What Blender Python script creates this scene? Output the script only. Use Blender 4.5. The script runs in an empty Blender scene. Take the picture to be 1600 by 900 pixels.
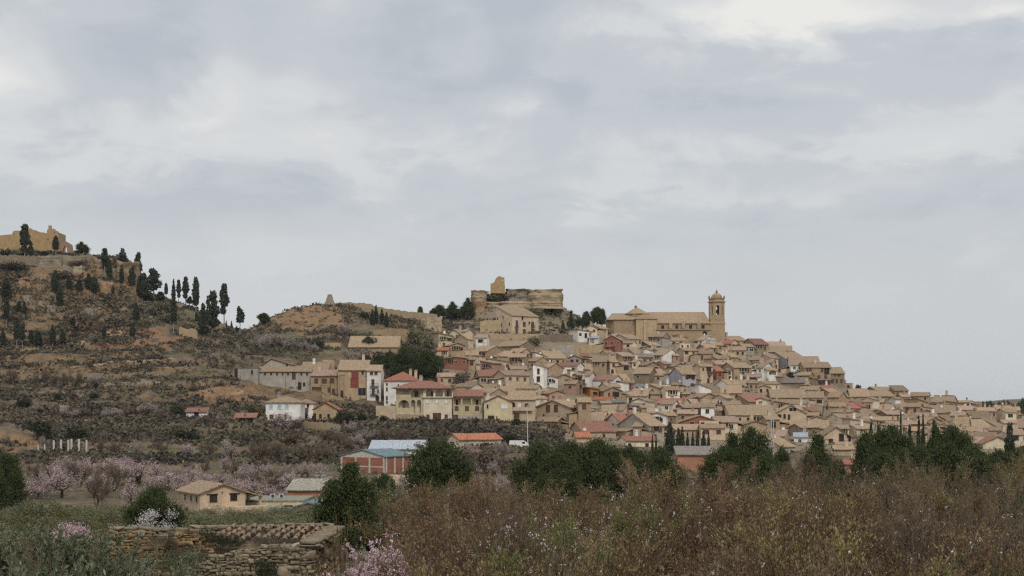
import bpy, math, random
import numpy as np
from mathutils import Vector

SC = bpy.context.scene
COL = SC.collection
F = 50.0 / 36.0 * 1600.0          # focal length in photo pixels
HOR = 640.0                       # photo row of the horizon
R = math.radians

# ------------------------------------------------------------------ camera, sky, sun, exposure
cam_data = bpy.data.cameras.new('camera')
cam_data.lens = 50.0
cam_data.sensor_width = 36.0
cam_data.shift_y = (HOR - 450.0) / 1600.0
cam_data.clip_start = 0.5
cam_data.clip_end = 20000.0
cam = bpy.data.objects.new('camera', cam_data)
cam.rotation_euler = (R(90), 0, 0)
COL.objects.link(cam)
SC.camera = cam

SUN_EL, SUN_AZ = 44.0, 14.0      # azimuth measured from behind the camera, negative = left
world = bpy.data.worlds.new('World')
SC.world = world
world.use_nodes = True


def N(nt, kind, **kw):
    n = nt.nodes.new(kind)
    for k, v in kw.items():
        if k.startswith('i_'):
            n.inputs[k[2:].replace('_', ' ')].default_value = v
        else:
            setattr(n, k, v)
    return n


def math_node(nt, op, a, b=None, c=None, clamp=False):
    n = nt.nodes.new('ShaderNodeMath')
    n.operation = op
    n.use_clamp = clamp
    for i, v in enumerate((a, b, c)):
        if v is None:
            continue
        if isinstance(v, (int, float)):
            n.inputs[i].default_value = v
        else:
            nt.links.new(v, n.inputs[i])
    return n.outputs[0]


def mixc(nt, fac, a, b, blend='MIX'):
    n = nt.nodes.new('ShaderNodeMix')
    n.data_type = 'RGBA'
    n.blend_type = blend
    for idx, v in ((0, fac), (6, a), (7, b)):
        if isinstance(v, (int, float)):
            n.inputs[idx].default_value = v
        elif isinstance(v, (tuple, list)):
            n.inputs[idx].default_value = (v[0], v[1], v[2], 1)
        else:
            nt.links.new(v, n.inputs[idx])
    return n.outputs[2]


def maprange(nt, v, a, b, c=0.0, d=1.0, smooth=True):
    n = nt.nodes.new('ShaderNodeMapRange')
    n.interpolation_type = 'SMOOTHSTEP' if smooth else 'LINEAR'
    nt.links.new(v, n.inputs[0])
    for i, x in enumerate((a, b, c, d)):
        n.inputs[i + 1].default_value = x
    return n.outputs[0]


def build_world():
    nt = world.node_tree
    nt.nodes.clear()
    out = nt.nodes.new('ShaderNodeOutputWorld')
    bg = nt.nodes.new('ShaderNodeBackground')
    bg.inputs['Strength'].default_value = 0.10
    nt.links.new(bg.outputs[0], out.inputs[0])
    sky = nt.nodes.new('ShaderNodeTexSky')
    sky.sky_type = 'NISHITA'
    sky.sun_disc = False
    sky.sun_elevation = R(SUN_EL)
    sky.sun_rotation = R(180 + SUN_AZ)
    sky.air_density = 1.0
    sky.dust_density = 3.0
    tc = nt.nodes.new('ShaderNodeTexCoord')
    sep = nt.nodes.new('ShaderNodeSeparateXYZ')
    nt.links.new(tc.outputs['Generated'], sep.inputs[0])
    x, y, z = sep.outputs
    zc = math_node(nt, 'MAXIMUM', z, 0.0)
    den = math_node(nt, 'ADD', zc, 0.30)
    px = math_node(nt, 'DIVIDE', x, den)
    py = math_node(nt, 'DIVIDE', y, den)
    comb = nt.nodes.new('ShaderNodeCombineXYZ')
    nt.links.new(px, comb.inputs[0])
    nt.links.new(py, comb.inputs[1])

    def noise(scale, detail, rough, off, dist=0.0, sx=1.0, sy=1.0):
        mp = nt.nodes.new('ShaderNodeMapping')
        mp.inputs['Location'].default_value = off
        mp.inputs['Scale'].default_value = (sx, sy, 1)
        nt.links.new(comb.outputs[0], mp.inputs[0])
        n = nt.nodes.new('ShaderNodeTexNoise')
        n.inputs['Scale'].default_value = scale
        n.inputs['Detail'].default_value = detail
        n.inputs['Roughness'].default_value = rough
        n.inputs['Distortion'].default_value = dist
        nt.links.new(mp.outputs[0], n.inputs['Vector'])
        return n.outputs['Fac']

    big = noise(1.5, 4, 0.5, (3.1, 1.7, 0.0), 0.3)
    med = noise(3.6, 9, 0.56, (7.3, 2.2, 0.0), 0.4, 1.0, 0.75)
    fine = noise(9.0, 8, 0.56, (1.3, 8.2, 0.0), 0.4, 0.8, 1.0)
    d = math_node(nt, 'ADD', math_node(nt, 'MULTIPLY', big, 0.42),
                  math_node(nt, 'ADD', math_node(nt, 'MULTIPLY', med, 0.58), math_node(nt, 'MULTIPLY', fine, 0.26)))
    d = math_node(nt, 'SUBTRACT', d, 0.135)

    # openings in the cloud deck where brighter cloud shows: real directions in the sky, ragged by the noise
    def patch(ppx, ppy, sx, sy, amp):
        u = (ppx - 800) / F
        w = (HOR - ppy) / F
        a = math_node(nt, 'DIVIDE', x, y)
        b = math_node(nt, 'DIVIDE', z, y)
        wob = math_node(nt, 'SUBTRACT', med, 0.5)
        wob2 = math_node(nt, 'SUBTRACT', fine, 0.5)
        a = math_node(nt, 'ADD', a, math_node(nt, 'MULTIPLY', wob, 0.16))
        b = math_node(nt, 'ADD', b, math_node(nt, 'MULTIPLY', wob2, 0.07))
        da = math_node(nt, 'MULTIPLY', math_node(nt, 'SUBTRACT', a, u), F / sx)
        db = math_node(nt, 'MULTIPLY', math_node(nt, 'SUBTRACT', b, w), F / sy)
        r2 = math_node(nt, 'ADD', math_node(nt, 'MULTIPLY', da, da), math_node(nt, 'MULTIPLY', db, db))
        g = math_node(nt, 'POWER', 2.718, math_node(nt, 'MULTIPLY', r2, -1.0))
        g = math_node(nt, 'MULTIPLY', g, math_node(nt, 'GREATER_THAN', y, 0.05))
        return math_node(nt, 'MULTIPLY', g, amp)

    for args in ((1250, 15, 240, 42, 0.34), (30, 115, 80, 62, 0.22), (330, 125, 80, 95, 0.20), (480, 125, 60, 30, 0.07),
                 (860, 130, 70, 26, 0.06), (240, 215, 170, 40, 0.09), (1230, 150, 90, 35, 0.05), (1380, 225, 260, 26, 0.11),
                 (350, 420, 420, 40, 0.07), (1000, 300, 420, 22, 0.07), (1580, 20, 60, 25, 0.2), (720, 250, 90, 20, 0.05),
                 (230, 80, 190, 38, -0.12), (330, 320, 330, 42, -0.10), (1000, 170, 330, 45, -0.08), (1560, 90, 110, 45, -0.10),
                 (1250, 400, 420, 70, -0.03)):
        d = math_node(nt, 'ADD', d, patch(*args))
    ramp = nt.nodes.new('ShaderNodeValToRGB')
    cr = ramp.color_ramp
    cr.interpolation = 'EASE'
    cr.elements[0].position = 0.36
    cr.elements[0].color = (0.490, 0.532, 0.578, 1)
    cr.elements[1].position = 0.82
    cr.elements[1].color = (0.86, 0.85, 0.81, 1)
    e = cr.elements.new(0.50)
    e.color = (0.568, 0.602, 0.638, 1)
    e = cr.elements.new(0.62)
    e.color = (0.690, 0.705, 0.715, 1)
    nt.links.new(d, ramp.inputs[0])
    # towards the horizon the deck thins to an even pale veil
    hz = maprange(nt, z, 0.045, 0.19)
    veil = mixc(nt, maprange(nt, x, -0.2, 0.34), (0.640, 0.655, 0.667), (0.605, 0.627, 0.642))
    cl = mixc(nt, hz, veil, ramp.outputs[0])
    # overcast dome: much brighter overhead
    up = maprange(nt, z, 0.25, 1.0, 1.0, SKY_UP)
    sc = math_node(nt, 'MULTIPLY', up, 10.0)
    vm = nt.nodes.new('ShaderNodeVectorMath')
    vm.operation = 'SCALE'
    nt.links.new(cl, vm.inputs[0])
    nt.links.new(sc, vm.inputs['Scale'])
    fin = mixc(nt, 0.94, sky.outputs[0], vm.outputs[0])
    nt.links.new(fin, bg.inputs['Color'])


SKY_UP = 1.6
build_world()
world.cycles.sampling_method = 'MANUAL'
world.cycles.sample_map_resolution = 512

sun_data = bpy.data.lights.new('sun', 'SUN')
sun_data.energy = 1.5
sun_data.angle = R(11)
sun_data.color = (1.0, 0.95, 0.87)
sun = bpy.data.objects.new('sun', sun_data)
COL.objects.link(sun)
_az = R(SUN_AZ)
_dir = Vector((math.sin(_az) * math.cos(R(SUN_EL)), -math.cos(_az) * math.cos(R(SUN_EL)), math.sin(R(SUN_EL))))
sun.rotation_euler = _dir.to_track_quat('Z', 'Y').to_euler()
sun.location = (0, -40, 120)

SC.view_settings.view_transform = 'Standard'
SC.view_settings.look = 'None'
SC.view_settings.gamma = 1.0
SC.view_settings.exposure = 0.0
SC.view_settings.use_curve_mapping = False
SC.cycles.max_bounces = 5
SC.cycles.diffuse_bounces = 3
SC.cycles.transparent_max_bounces = 6
SC.cycles.use_denoising = False
SC.cycles.use_adaptive_sampling = False
SC.cycles.filter_width = 1.3

# ------------------------------------------------------------------ registry of things, labels
THINGS = []                       # (object, description, fixed) - placed labels get their relation at the end


def tag(o, desc, cat, group=None, fixed=False):
    o['category'] = cat
    o['kind'] = 'thing'
    if group:
        o['group'] = group
    THINGS.append((o, desc, fixed))
    return o


def structure(o):
    o['kind'] = 'structure'
    return o


def stuff(o, label=None, cat=None):
    o['kind'] = 'stuff'
    if label:
        o['label'] = label
        o['category'] = cat
    return o


def empty(name, loc=(0, 0, 0), rz=0.0):
    o = bpy.data.objects.new(name, None)
    o.empty_display_size = 0.5
    o.location = loc
    o.rotation_euler = (0, 0, rz)
    COL.objects.link(o)
    return o


def link(name, mesh, parent=None, loc=None, rot=None, scale=None):
    o = bpy.data.objects.new(name, mesh)
    if parent is not None:
        o.parent = parent
    if loc is not None:
        o.location = loc
    if rot is not None:
        o.rotation_euler = rot
    if scale is not None:
        o.scale = scale
    COL.objects.link(o)
    return o


def mesh_np(name, verts, faces, mats=(), midx=None, smooth=False):
    """faces: list of arrays (n,k) or a list of index lists"""
    me = bpy.data.meshes.new(name)
    verts = np.asarray(verts, dtype=np.float32)
    if isinstance(faces, np.ndarray):
        faces = [faces]
    if len(faces) and isinstance(faces[0], np.ndarray):
        tot = np.concatenate([np.full(len(f), f.shape[1], np.int32) for f in faces])
        idx = np.concatenate([f.reshape(-1) for f in faces]).astype(np.int32)
    else:
        tot = np.array([len(f) for f in faces], np.int32)
        idx = np.array([i for f in faces for i in f], np.int32)
    start = np.concatenate([[0], np.cumsum(tot)[:-1]]).astype(np.int32)
    me.vertices.add(len(verts))
    me.vertices.foreach_set('co', verts.reshape(-1))
    me.loops.add(len(idx))
    me.loops.foreach_set('vertex_index', idx)
    me.polygons.add(len(tot))
    me.polygons.foreach_set('loop_start', start)
    me.polygons.foreach_set('loop_total', tot)
    if midx is not None:
        me.polygons.foreach_set('material_index', np.asarray(midx, np.int32))
    if smooth:
        me.polygons.foreach_set('use_smooth', np.ones(len(tot), bool))
    for m in mats:
        me.materials.append(m)
    me.update(calc_edges=True)
    me.validate()
    return me


class MB:
    """collects simple solids, then becomes ONE mesh"""

    def __init__(self):
        self.v, self.f, self.m = [], [], []

    def add(self, verts, faces, mat=0):
        b = len(self.v)
        self.v.extend([tuple(p) for p in verts])
        for f in faces:
            self.f.append([i + b for i in f])
            self.m.append(mat)
        return self

    def box(self, x0, x1, y0, y1, z0, z1, mat=0):
        return self.add([(x0, y0, z0), (x1, y0, z0), (x1, y1, z0), (x0, y1, z0), (x0, y0, z1), (x1, y0, z1), (x1, y1, z1), (x0, y1, z1)],
                        [(0, 3, 2, 1), (4, 5, 6, 7), (0, 1, 5, 4), (1, 2, 6, 5), (2, 3, 7, 6), (3, 0, 4, 7)], mat)

    def prism(self, prof, axis, a, b, mat=0, seg=1, jit=None):
        """extrude a closed profile. axis 'x': prof=(y,z); axis 'y': prof=(x,z); axis 'z': prof=(x,y)"""
        n = len(prof)
        vs = []
        for k in range(seg + 1):
            t = a + (b - a) * k / seg
            for i, (p, q) in enumerate(prof):
                dz = 0.0
                if jit is not None:
                    dz = jit(k, i)
                if axis == 'x':
                    vs.append((t, p, q + dz))
                elif axis == 'y':
                    vs.append((p, t, q + dz))
                else:
                    vs.append((p, q + dz, t))
        fs = []
        for k in range(seg):
            for i in range(n):
                j = (i + 1) % n
                fs.append((k * n + i, k * n + j, (k + 1) * n + j, (k + 1) * n + i))
        fs.append(tuple(range(n))[::-1])
        fs.append(tuple(seg * n + i for i in range(n)))
        return self.add(vs, fs, mat)

    def tube(self, p0, p1, r0, r1=None, n=8, mat=0):
        r1 = r0 if r1 is None else r1
        p0, p1 = Vector(p0), Vector(p1)
        d = (p1 - p0).normalized()
        a = d.orthogonal().normalized()
        b = d.cross(a)
        vs = []
        for p, r in ((p0, r0), (p1, r1)):
            for i in range(n):
                t = 2 * math.pi * i / n
                vs.append(p + (a * math.cos(t) + b * math.sin(t)) * r)
        fs = [(i, (i + 1) % n, n + (i + 1) % n, n + i) for i in range(n)]
        fs += [tuple(range(n))[::-1], tuple(n + i for i in range(n))]
        return self.add(vs, fs, mat)

    def lathe(self, prof, n=16, mat=0, cx=0, cy=0, rot=0.0):
        """prof: list of (radius, z) bottom to top"""
        vs, fs = [], []
        for (r, z) in prof:
            for i in range(n):
                t = 2 * math.pi * i / n + rot
                vs.append((cx + r * math.cos(t), cy + r * math.sin(t), z))
        for k in range(len(prof) - 1):
            for i in range(n):
                j = (i + 1) % n
                fs.append((k * n + i, k * n + j, (k + 1) * n + j, (k + 1) * n + i))
        fs.append(tuple(range(n))[::-1])
        fs.append(tuple((len(prof) - 1) * n + i for i in range(n)))
        return self.add(vs, fs, mat)

    def mesh(self, name, mats, smooth=False):
        if not isinstance(mats, (list, tuple)):
            mats = [mats]
        me = bpy.data.meshes.new(name)
        me.from_pydata(self.v, [], self.f)
        me.polygons.foreach_set('material_index', np.array(self.m, np.int32))
        if smooth:
            me.polygons.foreach_set('use_smooth', np.ones(len(self.f), bool))
        for m in mats:
            me.materials.append(m)
        me.update()
        import bmesh
        bm = bmesh.new()
        bm.from_mesh(me)
        bmesh.ops.recalc_face_normals(bm, faces=bm.faces)
        bm.to_mesh(me)
        bm.free()
        return me

    def build(self, name, mats, parent=None, loc=None, smooth=False):
        return link(name, self.mesh(name, mats, smooth), parent, loc)


def plate(name, outer, holes, thick, mat, parent=None, y=0.0):
    """a wall plate standing in the xz plane, front face at y, with real openings"""
    cu = bpy.data.curves.new(name, 'CURVE')
    cu.dimensions = '2D'
    cu.fill_mode = 'BOTH'
    cu.extrude = thick / 2
    for ring in [outer] + list(holes):
        sp = cu.splines.new('POLY')
        sp.points.add(len(ring) - 1)
        for p, (a, b) in zip(sp.points, ring):
            p.co = (a, b, 0, 1)
        sp.use_cyclic_u = True
    tmp = bpy.data.objects.new(name, cu)
    me = bpy.data.meshes.new_from_object(tmp)
    me.name = name
    bpy.data.objects.remove(tmp)
    bpy.data.curves.remove(cu)
    nv = len(me.vertices)
    co = np.empty(nv * 3, np.float32)
    me.vertices.foreach_get('co', co)
    co = co.reshape(-1, 3)
    new = np.stack([co[:, 0], y + thick / 2 - co[:, 2], co[:, 1]], 1)
    me.vertices.foreach_set('co', new.reshape(-1))
    me.materials.clear()
    me.materials.append(mat)
    me.update()
    return link(name, me, parent)


def arch_ring(x0, x1, z0, z1, n=8, pointed=False):
    """an opening with a round (or pointed) head"""
    w = (x1 - x0) / 2
    cx = (x0 + x1) / 2
    rh = min(w * (1.5 if pointed else 1.0), (z1 - z0) * 0.9)
    pts = [(x0, z0), (x1, z0)]
    for i in range(n + 1):
        t = math.pi * i / n
        c = math.cos(t)
        s = math.sin(t)
        if pointed:
            s = s ** 0.8 * (1 - 0.15 * (1 - abs(c)) * 0)
        pts.append((cx + w * c, z1 - rh + rh * s))
    return pts


def rect_ring(x0, x1, z0, z1):
    return [(x0, z0), (x1, z0), (x1, z1), (x0, z1)]


# ------------------------------------------------------------------ numpy noise
_rs = np.random.RandomState(11)
_PERM = _rs.rand(256, 256)


def vnoise(x, y):
    x = np.asarray(x, float)
    y = np.asarray(y, float)
    xi = np.floor(x).astype(int)
    yi = np.floor(y).astype(int)
    fx, fy = x - xi, y - yi
    fx = fx * fx * fx * (fx * (fx * 6 - 15) + 10)
    fy = fy * fy * fy * (fy * (fy * 6 - 15) + 10)
    a = _PERM[xi & 255, yi & 255]
    b = _PERM[(xi + 1) & 255, yi & 255]
    c = _PERM[xi & 255, (yi + 1) & 255]
    d = _PERM[(xi + 1) & 255, (yi + 1) & 255]
    return (a * (1 - fx) + b * fx) * (1 - fy) + (c * (1 - fx) + d * fx) * fy - 0.5


def fbm(x, y, oct=4, g=0.5):
    s, a, f = 0.0, 1.0, 1.0
    for k in range(oct):
        s = s + a * vnoise(np.asarray(x) * f + 17.3 * k, np.asarray(y) * f + 9.1 * k)
        a *= g
        f *= 2.03
    return s


def sstep(a, b, x):
    t = np.clip((np.asarray(x, float) - a) / (b - a), 0, 1)
    return t * t * (3 - 2 * t)
# ------------------------------------------------------------------ materials
MATS = {}


def newmat(name):
    m = bpy.data.materials.new(name)
    m.use_nodes = True
    nt = m.node_tree
    nt.nodes.clear()
    out = nt.nodes.new('ShaderNodeOutputMaterial')
    b = nt.nodes.new('ShaderNodeBsdfPrincipled')
    nt.links.new(b.outputs[0], out.inputs[0])
    b.inputs['Roughness'].default_value = 0.9
    b.inputs['Specular IOR Level'].default_value = 0.2
    MATS[name] = m
    return m, nt, b


def texnoise(nt, vec, scale, detail=4, rough=0.55, dist=0.0):
    n = nt.nodes.new('ShaderNodeTexNoise')
    n.inputs['Scale'].default_value = scale
    n.inputs['Detail'].default_value = detail
    n.inputs['Roughness'].default_value = rough
    n.inputs['Distortion'].default_value = dist
    if vec is not None:
        nt.links.new(vec, n.inputs['Vector'])
    return n.outputs['Fac']


def posvec(nt):
    return nt.nodes.new('ShaderNodeNewGeometry').outputs['Position']


def objvec(nt):
    return nt.nodes.new('ShaderNodeTexCoord').outputs['Object']


def mapped(nt, vec, sc):
    m = nt.nodes.new('ShaderNodeMapping')
    m.inputs['Scale'].default_value = sc
    nt.links.new(vec, m.inputs[0])
    return m.outputs[0]


def scale_col(c, k):
    return (c[0] * k, c[1] * k, c[2] * k)


def bump(nt, b, h, strength=0.4, dist=0.05):
    n = nt.nodes.new('ShaderNodeBump')
    n.inputs['Strength'].default_value = strength
    n.inputs['Distance'].default_value = dist
    nt.links.new(h, n.inputs['Height'])
    nt.links.new(n.outputs[0], b.inputs['Normal'])


def wall_mat(name, c, stone=0.0, stain=0.5, rough=0.92):
    m, nt, b = newmat(name)
    p = posvec(nt)
    rnd = nt.nodes.new('ShaderNodeObjectInfo').outputs['Random']
    n1 = texnoise(nt, p, 0.55, 4)
    n2 = texnoise(nt, mapped(nt, p, (1.6, 1.6, 0.35)), 1.2, 4, 0.6)
    n3 = texnoise(nt, p, 5.0, 3, 0.6)
    dark = scale_col(c, 0.55)
    grey = ((c[0] + 0.25) / 2 * 0.7, (c[1] + 0.24) / 2 * 0.7, (c[2] + 0.22) / 2 * 0.7)
    col = mixc(nt, maprange(nt, n1, 0.35, 0.7), scale_col(c, 0.86), scale_col(c, 1.10))
    col = mixc(nt, math_node(nt, 'MULTIPLY', maprange(nt, n2, 0.50, 0.75), stain), col, grey)
    if stone > 0:
        v = nt.nodes.new('ShaderNodeTexVoronoi')
        v.inputs['Scale'].default_value = 1.0
        nt.links.new(mapped(nt, p, (2.2, 2.2, 3.6)), v.inputs['Vector'])
        sep = nt.nodes.new('ShaderNodeSeparateColor')
        nt.links.new(v.outputs['Color'], sep.inputs[0])
        col = mixc(nt, math_node(nt, 'MULTIPLY', sep.outputs[0], stone), col, dark)
    col = mixc(nt, math_node(nt, 'MULTIPLY', maprange(nt, n3, 0.3, 0.8), 0.25), col, dark)
    # every house a little different in tone
    k = math_node(nt, 'MULTIPLY_ADD', rnd, 0.34, 0.82)
    vm = nt.nodes.new('ShaderNodeVectorMath')
    vm.operation = 'SCALE'
    nt.links.new(col, vm.inputs[0])
    nt.links.new(k, vm.inputs['Scale'])
    nt.links.new(vm.outputs[0], b.inputs['Base Color'])
    b.inputs['Roughness'].default_value = rough
    bump(nt, b, n3, 0.35, 0.06)
    return m


def roof_mat(name, c, rows=True, blotch=0.7, rough=0.88):
    m, nt, b = newmat(name)
    p = objvec(nt)
    w = posvec(nt)
    rnd = nt.nodes.new('ShaderNodeObjectInfo').outputs['Random']
    n1 = texnoise(nt, w, 0.5, 4, 0.6)
    n2 = texnoise(nt, w, 2.6, 4, 0.65)
    dark = scale_col(c, 0.50)
    lich = (c[0] * 0.72 + 0.03, c[1] * 0.80 + 0.03, c[2] * 0.85 + 0.03)
    col = mixc(nt, maprange(nt, n2, 0.32, 0.66), dark, scale_col(c, 1.30))
    col = mixc(nt, math_node(nt, 'MULTIPLY', maprange(nt, n1, 0.45, 0.72), blotch), col, lich)
    k = math_node(nt, 'MULTIPLY_ADD', rnd, 0.36, 0.80)
    vm = nt.nodes.new('ShaderNodeVectorMath')
    vm.operation = 'SCALE'
    nt.links.new(col, vm.inputs[0])
    nt.links.new(k, vm.inputs['Scale'])
    nt.links.new(vm.outputs[0], b.inputs['Base Color'])
    b.inputs['Roughness'].default_value = rough
    if rows:
        # canal tiles: ridges running down the slope and courses across it
        wv = nt.nodes.new('ShaderNodeTexWave')
        wv.wave_type = 'BANDS'
        wv.bands_direction = 'X'
        wv.inputs['Scale'].default_value = 1.25
        wv.inputs['Distortion'].default_value = 0.6
        wv.inputs['Detail'].default_value = 1.0
        nt.links.new(p, wv.inputs['Vector'])
        h = math_node(nt, 'ADD', wv.outputs['Fac'], math_node(nt, 'MULTIPLY', n2, 0.8))
        bump(nt, b, h, 0.7, 0.10)
    return m


def plain_mat(name, c, rough=0.7, var=0.25, scale=1.5, metal=0.0):
    m, nt, b = newmat(name)
    n = texnoise(nt, posvec(nt), scale, 4, 0.6)
    col = mixc(nt, maprange(nt, n, 0.3, 0.7), scale_col(c, 1 - var), scale_col(c, 1 + var))
    nt.links.new(col, b.inputs['Base Color'])
    b.inputs['Roughness'].default_value = rough
    b.inputs['Metallic'].default_value = metal
    return m


def leaf_mat(name, stops, rough=0.75, trans=0.15, wscale=0.35, wamt=0.35, spec=0.25):
    """foliage: every leaf its own tone, drifting from clump to clump"""
    m, nt, b = newmat(name)
    g = nt.nodes.new('ShaderNodeNewGeometry')
    rnd = g.outputs['Random Per Island']
    n = texnoise(nt, g.outputs['Position'], wscale, 3, 0.6)
    f = math_node(nt, 'ADD', math_node(nt, 'MULTIPLY', rnd, 1 - wamt),
                  math_node(nt, 'MULTIPLY', maprange(nt, n, 0.3, 0.7), wamt))
    ramp = nt.nodes.new('ShaderNodeValToRGB')
    cr = ramp.color_ramp
    cr.elements[0].position, cr.elements[0].color = stops[0][0], stops[0][1] + (1,)
    cr.elements[1].position, cr.elements[1].color = stops[-1][0], stops[-1][1] + (1,)
    for pos, c in stops[1:-1]:
        cr.elements.new(pos).color = c + (1,)
    nt.links.new(f, ramp.inputs[0])
    nt.links.new(ramp.outputs[0], b.inputs['Base Color'])
    b.inputs['Roughness'].default_value = rough
    b.inputs['Specular IOR Level'].default_value = spec
    if trans > 0:
        out = [x for x in nt.nodes if x.type == 'OUTPUT_MATERIAL'][0]
        t = nt.nodes.new('ShaderNodeBsdfTranslucent')
        nt.links.new(ramp.outputs[0], t.inputs[0])
        mx = nt.nodes.new('ShaderNodeMixShader')
        mx.inputs[0].default_value = trans
        nt.links.new(b.outputs[0], mx.inputs[1])
        nt.links.new(t.outputs[0], mx.inputs[2])
        nt.links.new(mx.outputs[0], out.inputs[0])
    return m


WALLS = {
    's': (wall_mat('tan_stone_wall', (0.46, 0.332, 0.212), 0.55), 'tan stone'),
    'b': (wall_mat('beige_render', (0.57, 0.435, 0.300), 0.15, 0.6), 'beige'),
    'c': (wall_mat('cream_render', (0.70, 0.60, 0.44), 0.0, 0.35), 'cream'),
    'y': (wall_mat('yellow_render', (0.61, 0.505, 0.315), 0.0, 0.25), 'cream-yellow'),
    'w': (wall_mat('white_render', (0.79, 0.75, 0.68), 0.0, 0.30), 'whitewashed'),
    'r': (wall_mat('red_brick', (0.33, 0.135, 0.090), 0.2, 0.3), 'red brick'),
    'g': (wall_mat('grey_render', (0.40, 0.355, 0.30), 0.15, 0.5), 'grey'),
    'o': (wall_mat('ochre_render', (0.44, 0.325, 0.19), 0.30), 'ochre'),
    'p': (wall_mat('pinkish_brick', (0.44, 0.27, 0.20), 0.2, 0.3), 'pinkish brick'),
    'l': (wall_mat('lilac_render', (0.43, 0.41, 0.43), 0.0, 0.5), 'pale lilac'),
    'd': (wall_mat('dark_stone_wall', (0.27, 0.205, 0.14), 0.5), 'dark stone'),
    'u': (wall_mat('rust_render', (0.42, 0.19, 0.06), 0.1, 0.3), 'rust orange'),
    'v': (wall_mat('orange_brick', (0.40, 0.20, 0.12), 0.15, 0.3), 'orange brick'),
}
ROOFS = {
    't': (roof_mat('tan_tiles', (0.375, 0.262, 0.162)), 'tan tile'),
    'T': (roof_mat('brown_tiles', (0.31, 0.215, 0.135)), 'brown tile'),
    'k': (roof_mat('pink_tiles', (0.41, 0.275, 0.195)), 'pinkish tile'),
    'r': (roof_mat('red_tiles', (0.36, 0.145, 0.098), True, 0.5), 'red tile'),
    'R': (roof_mat('maroon_tiles', (0.30, 0.145, 0.100), True, 0.5), 'red-brown tile'),
    'o': (roof_mat('orange_tiles', (0.44, 0.165, 0.088), True, 0.4), 'orange tile'),
    'g': (roof_mat('grey_sheet', (0.25, 0.215, 0.18), True, 0.5), 'grey'),
    'w': (roof_mat('pale_sheet', (0.40, 0.43, 0.46), True, 0.4, 0.6), 'pale sheet'),
    'e': (roof_mat('teal_sheet', (0.14, 0.20, 0.205), True, 0.25, 0.55), 'teal sheet'),
    'm': (roof_mat('mossy_sheet', (0.34, 0.31, 0.24), True, 0.6), 'weathered grey'),
}
M_GLASS = plain_mat('dark_glass', (0.022, 0.022, 0.024), 0.35, 0.4)
M_OPENSHADE = plain_mat('opening_shade', (0.035, 0.028, 0.022), 0.9, 0.4)  # interior shade put into the colour of flat panes, no hollow behind
M_BROWNWOOD = plain_mat('brown_wood', (0.11, 0.055, 0.035), 0.7, 0.35)
M_DARKWOOD = plain_mat('dark_wood', (0.055, 0.032, 0.024), 0.75, 0.35)
M_WHITE = plain_mat('white_paint', (0.72, 0.70, 0.66), 0.6, 0.12)
M_BLUESH = plain_mat('blue_shutter', (0.30, 0.46, 0.50), 0.6, 0.15)
M_REDRAIL = plain_mat('red_rail', (0.22, 0.055, 0.045), 0.6, 0.2)
M_STONETRIM = plain_mat('stone_trim', (0.46, 0.37, 0.26), 0.9, 0.2)
M_IRON = plain_mat('dark_iron', (0.05, 0.048, 0.046), 0.6, 0.2)
M_CONCRETE = plain_mat('concrete', (0.50, 0.46, 0.39), 0.9, 0.15)
M_GALV = plain_mat('galvanised', (0.42, 0.43, 0.43), 0.5, 0.12)
M_BARK = plain_mat('bark', (0.060, 0.046, 0.036), 0.95, 0.4, 6.0)
M_PALEBARK = plain_mat('pale_bark', (0.26, 0.23, 0.20), 0.95, 0.3, 3.0)
M_TWIG = plain_mat('twig', (0.125, 0.078, 0.050), 0.9, 0.4, 4.0)
M_GREYTWIG = plain_mat('grey_twig', (0.160, 0.118, 0.082), 0.9, 0.35, 4.0)

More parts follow.
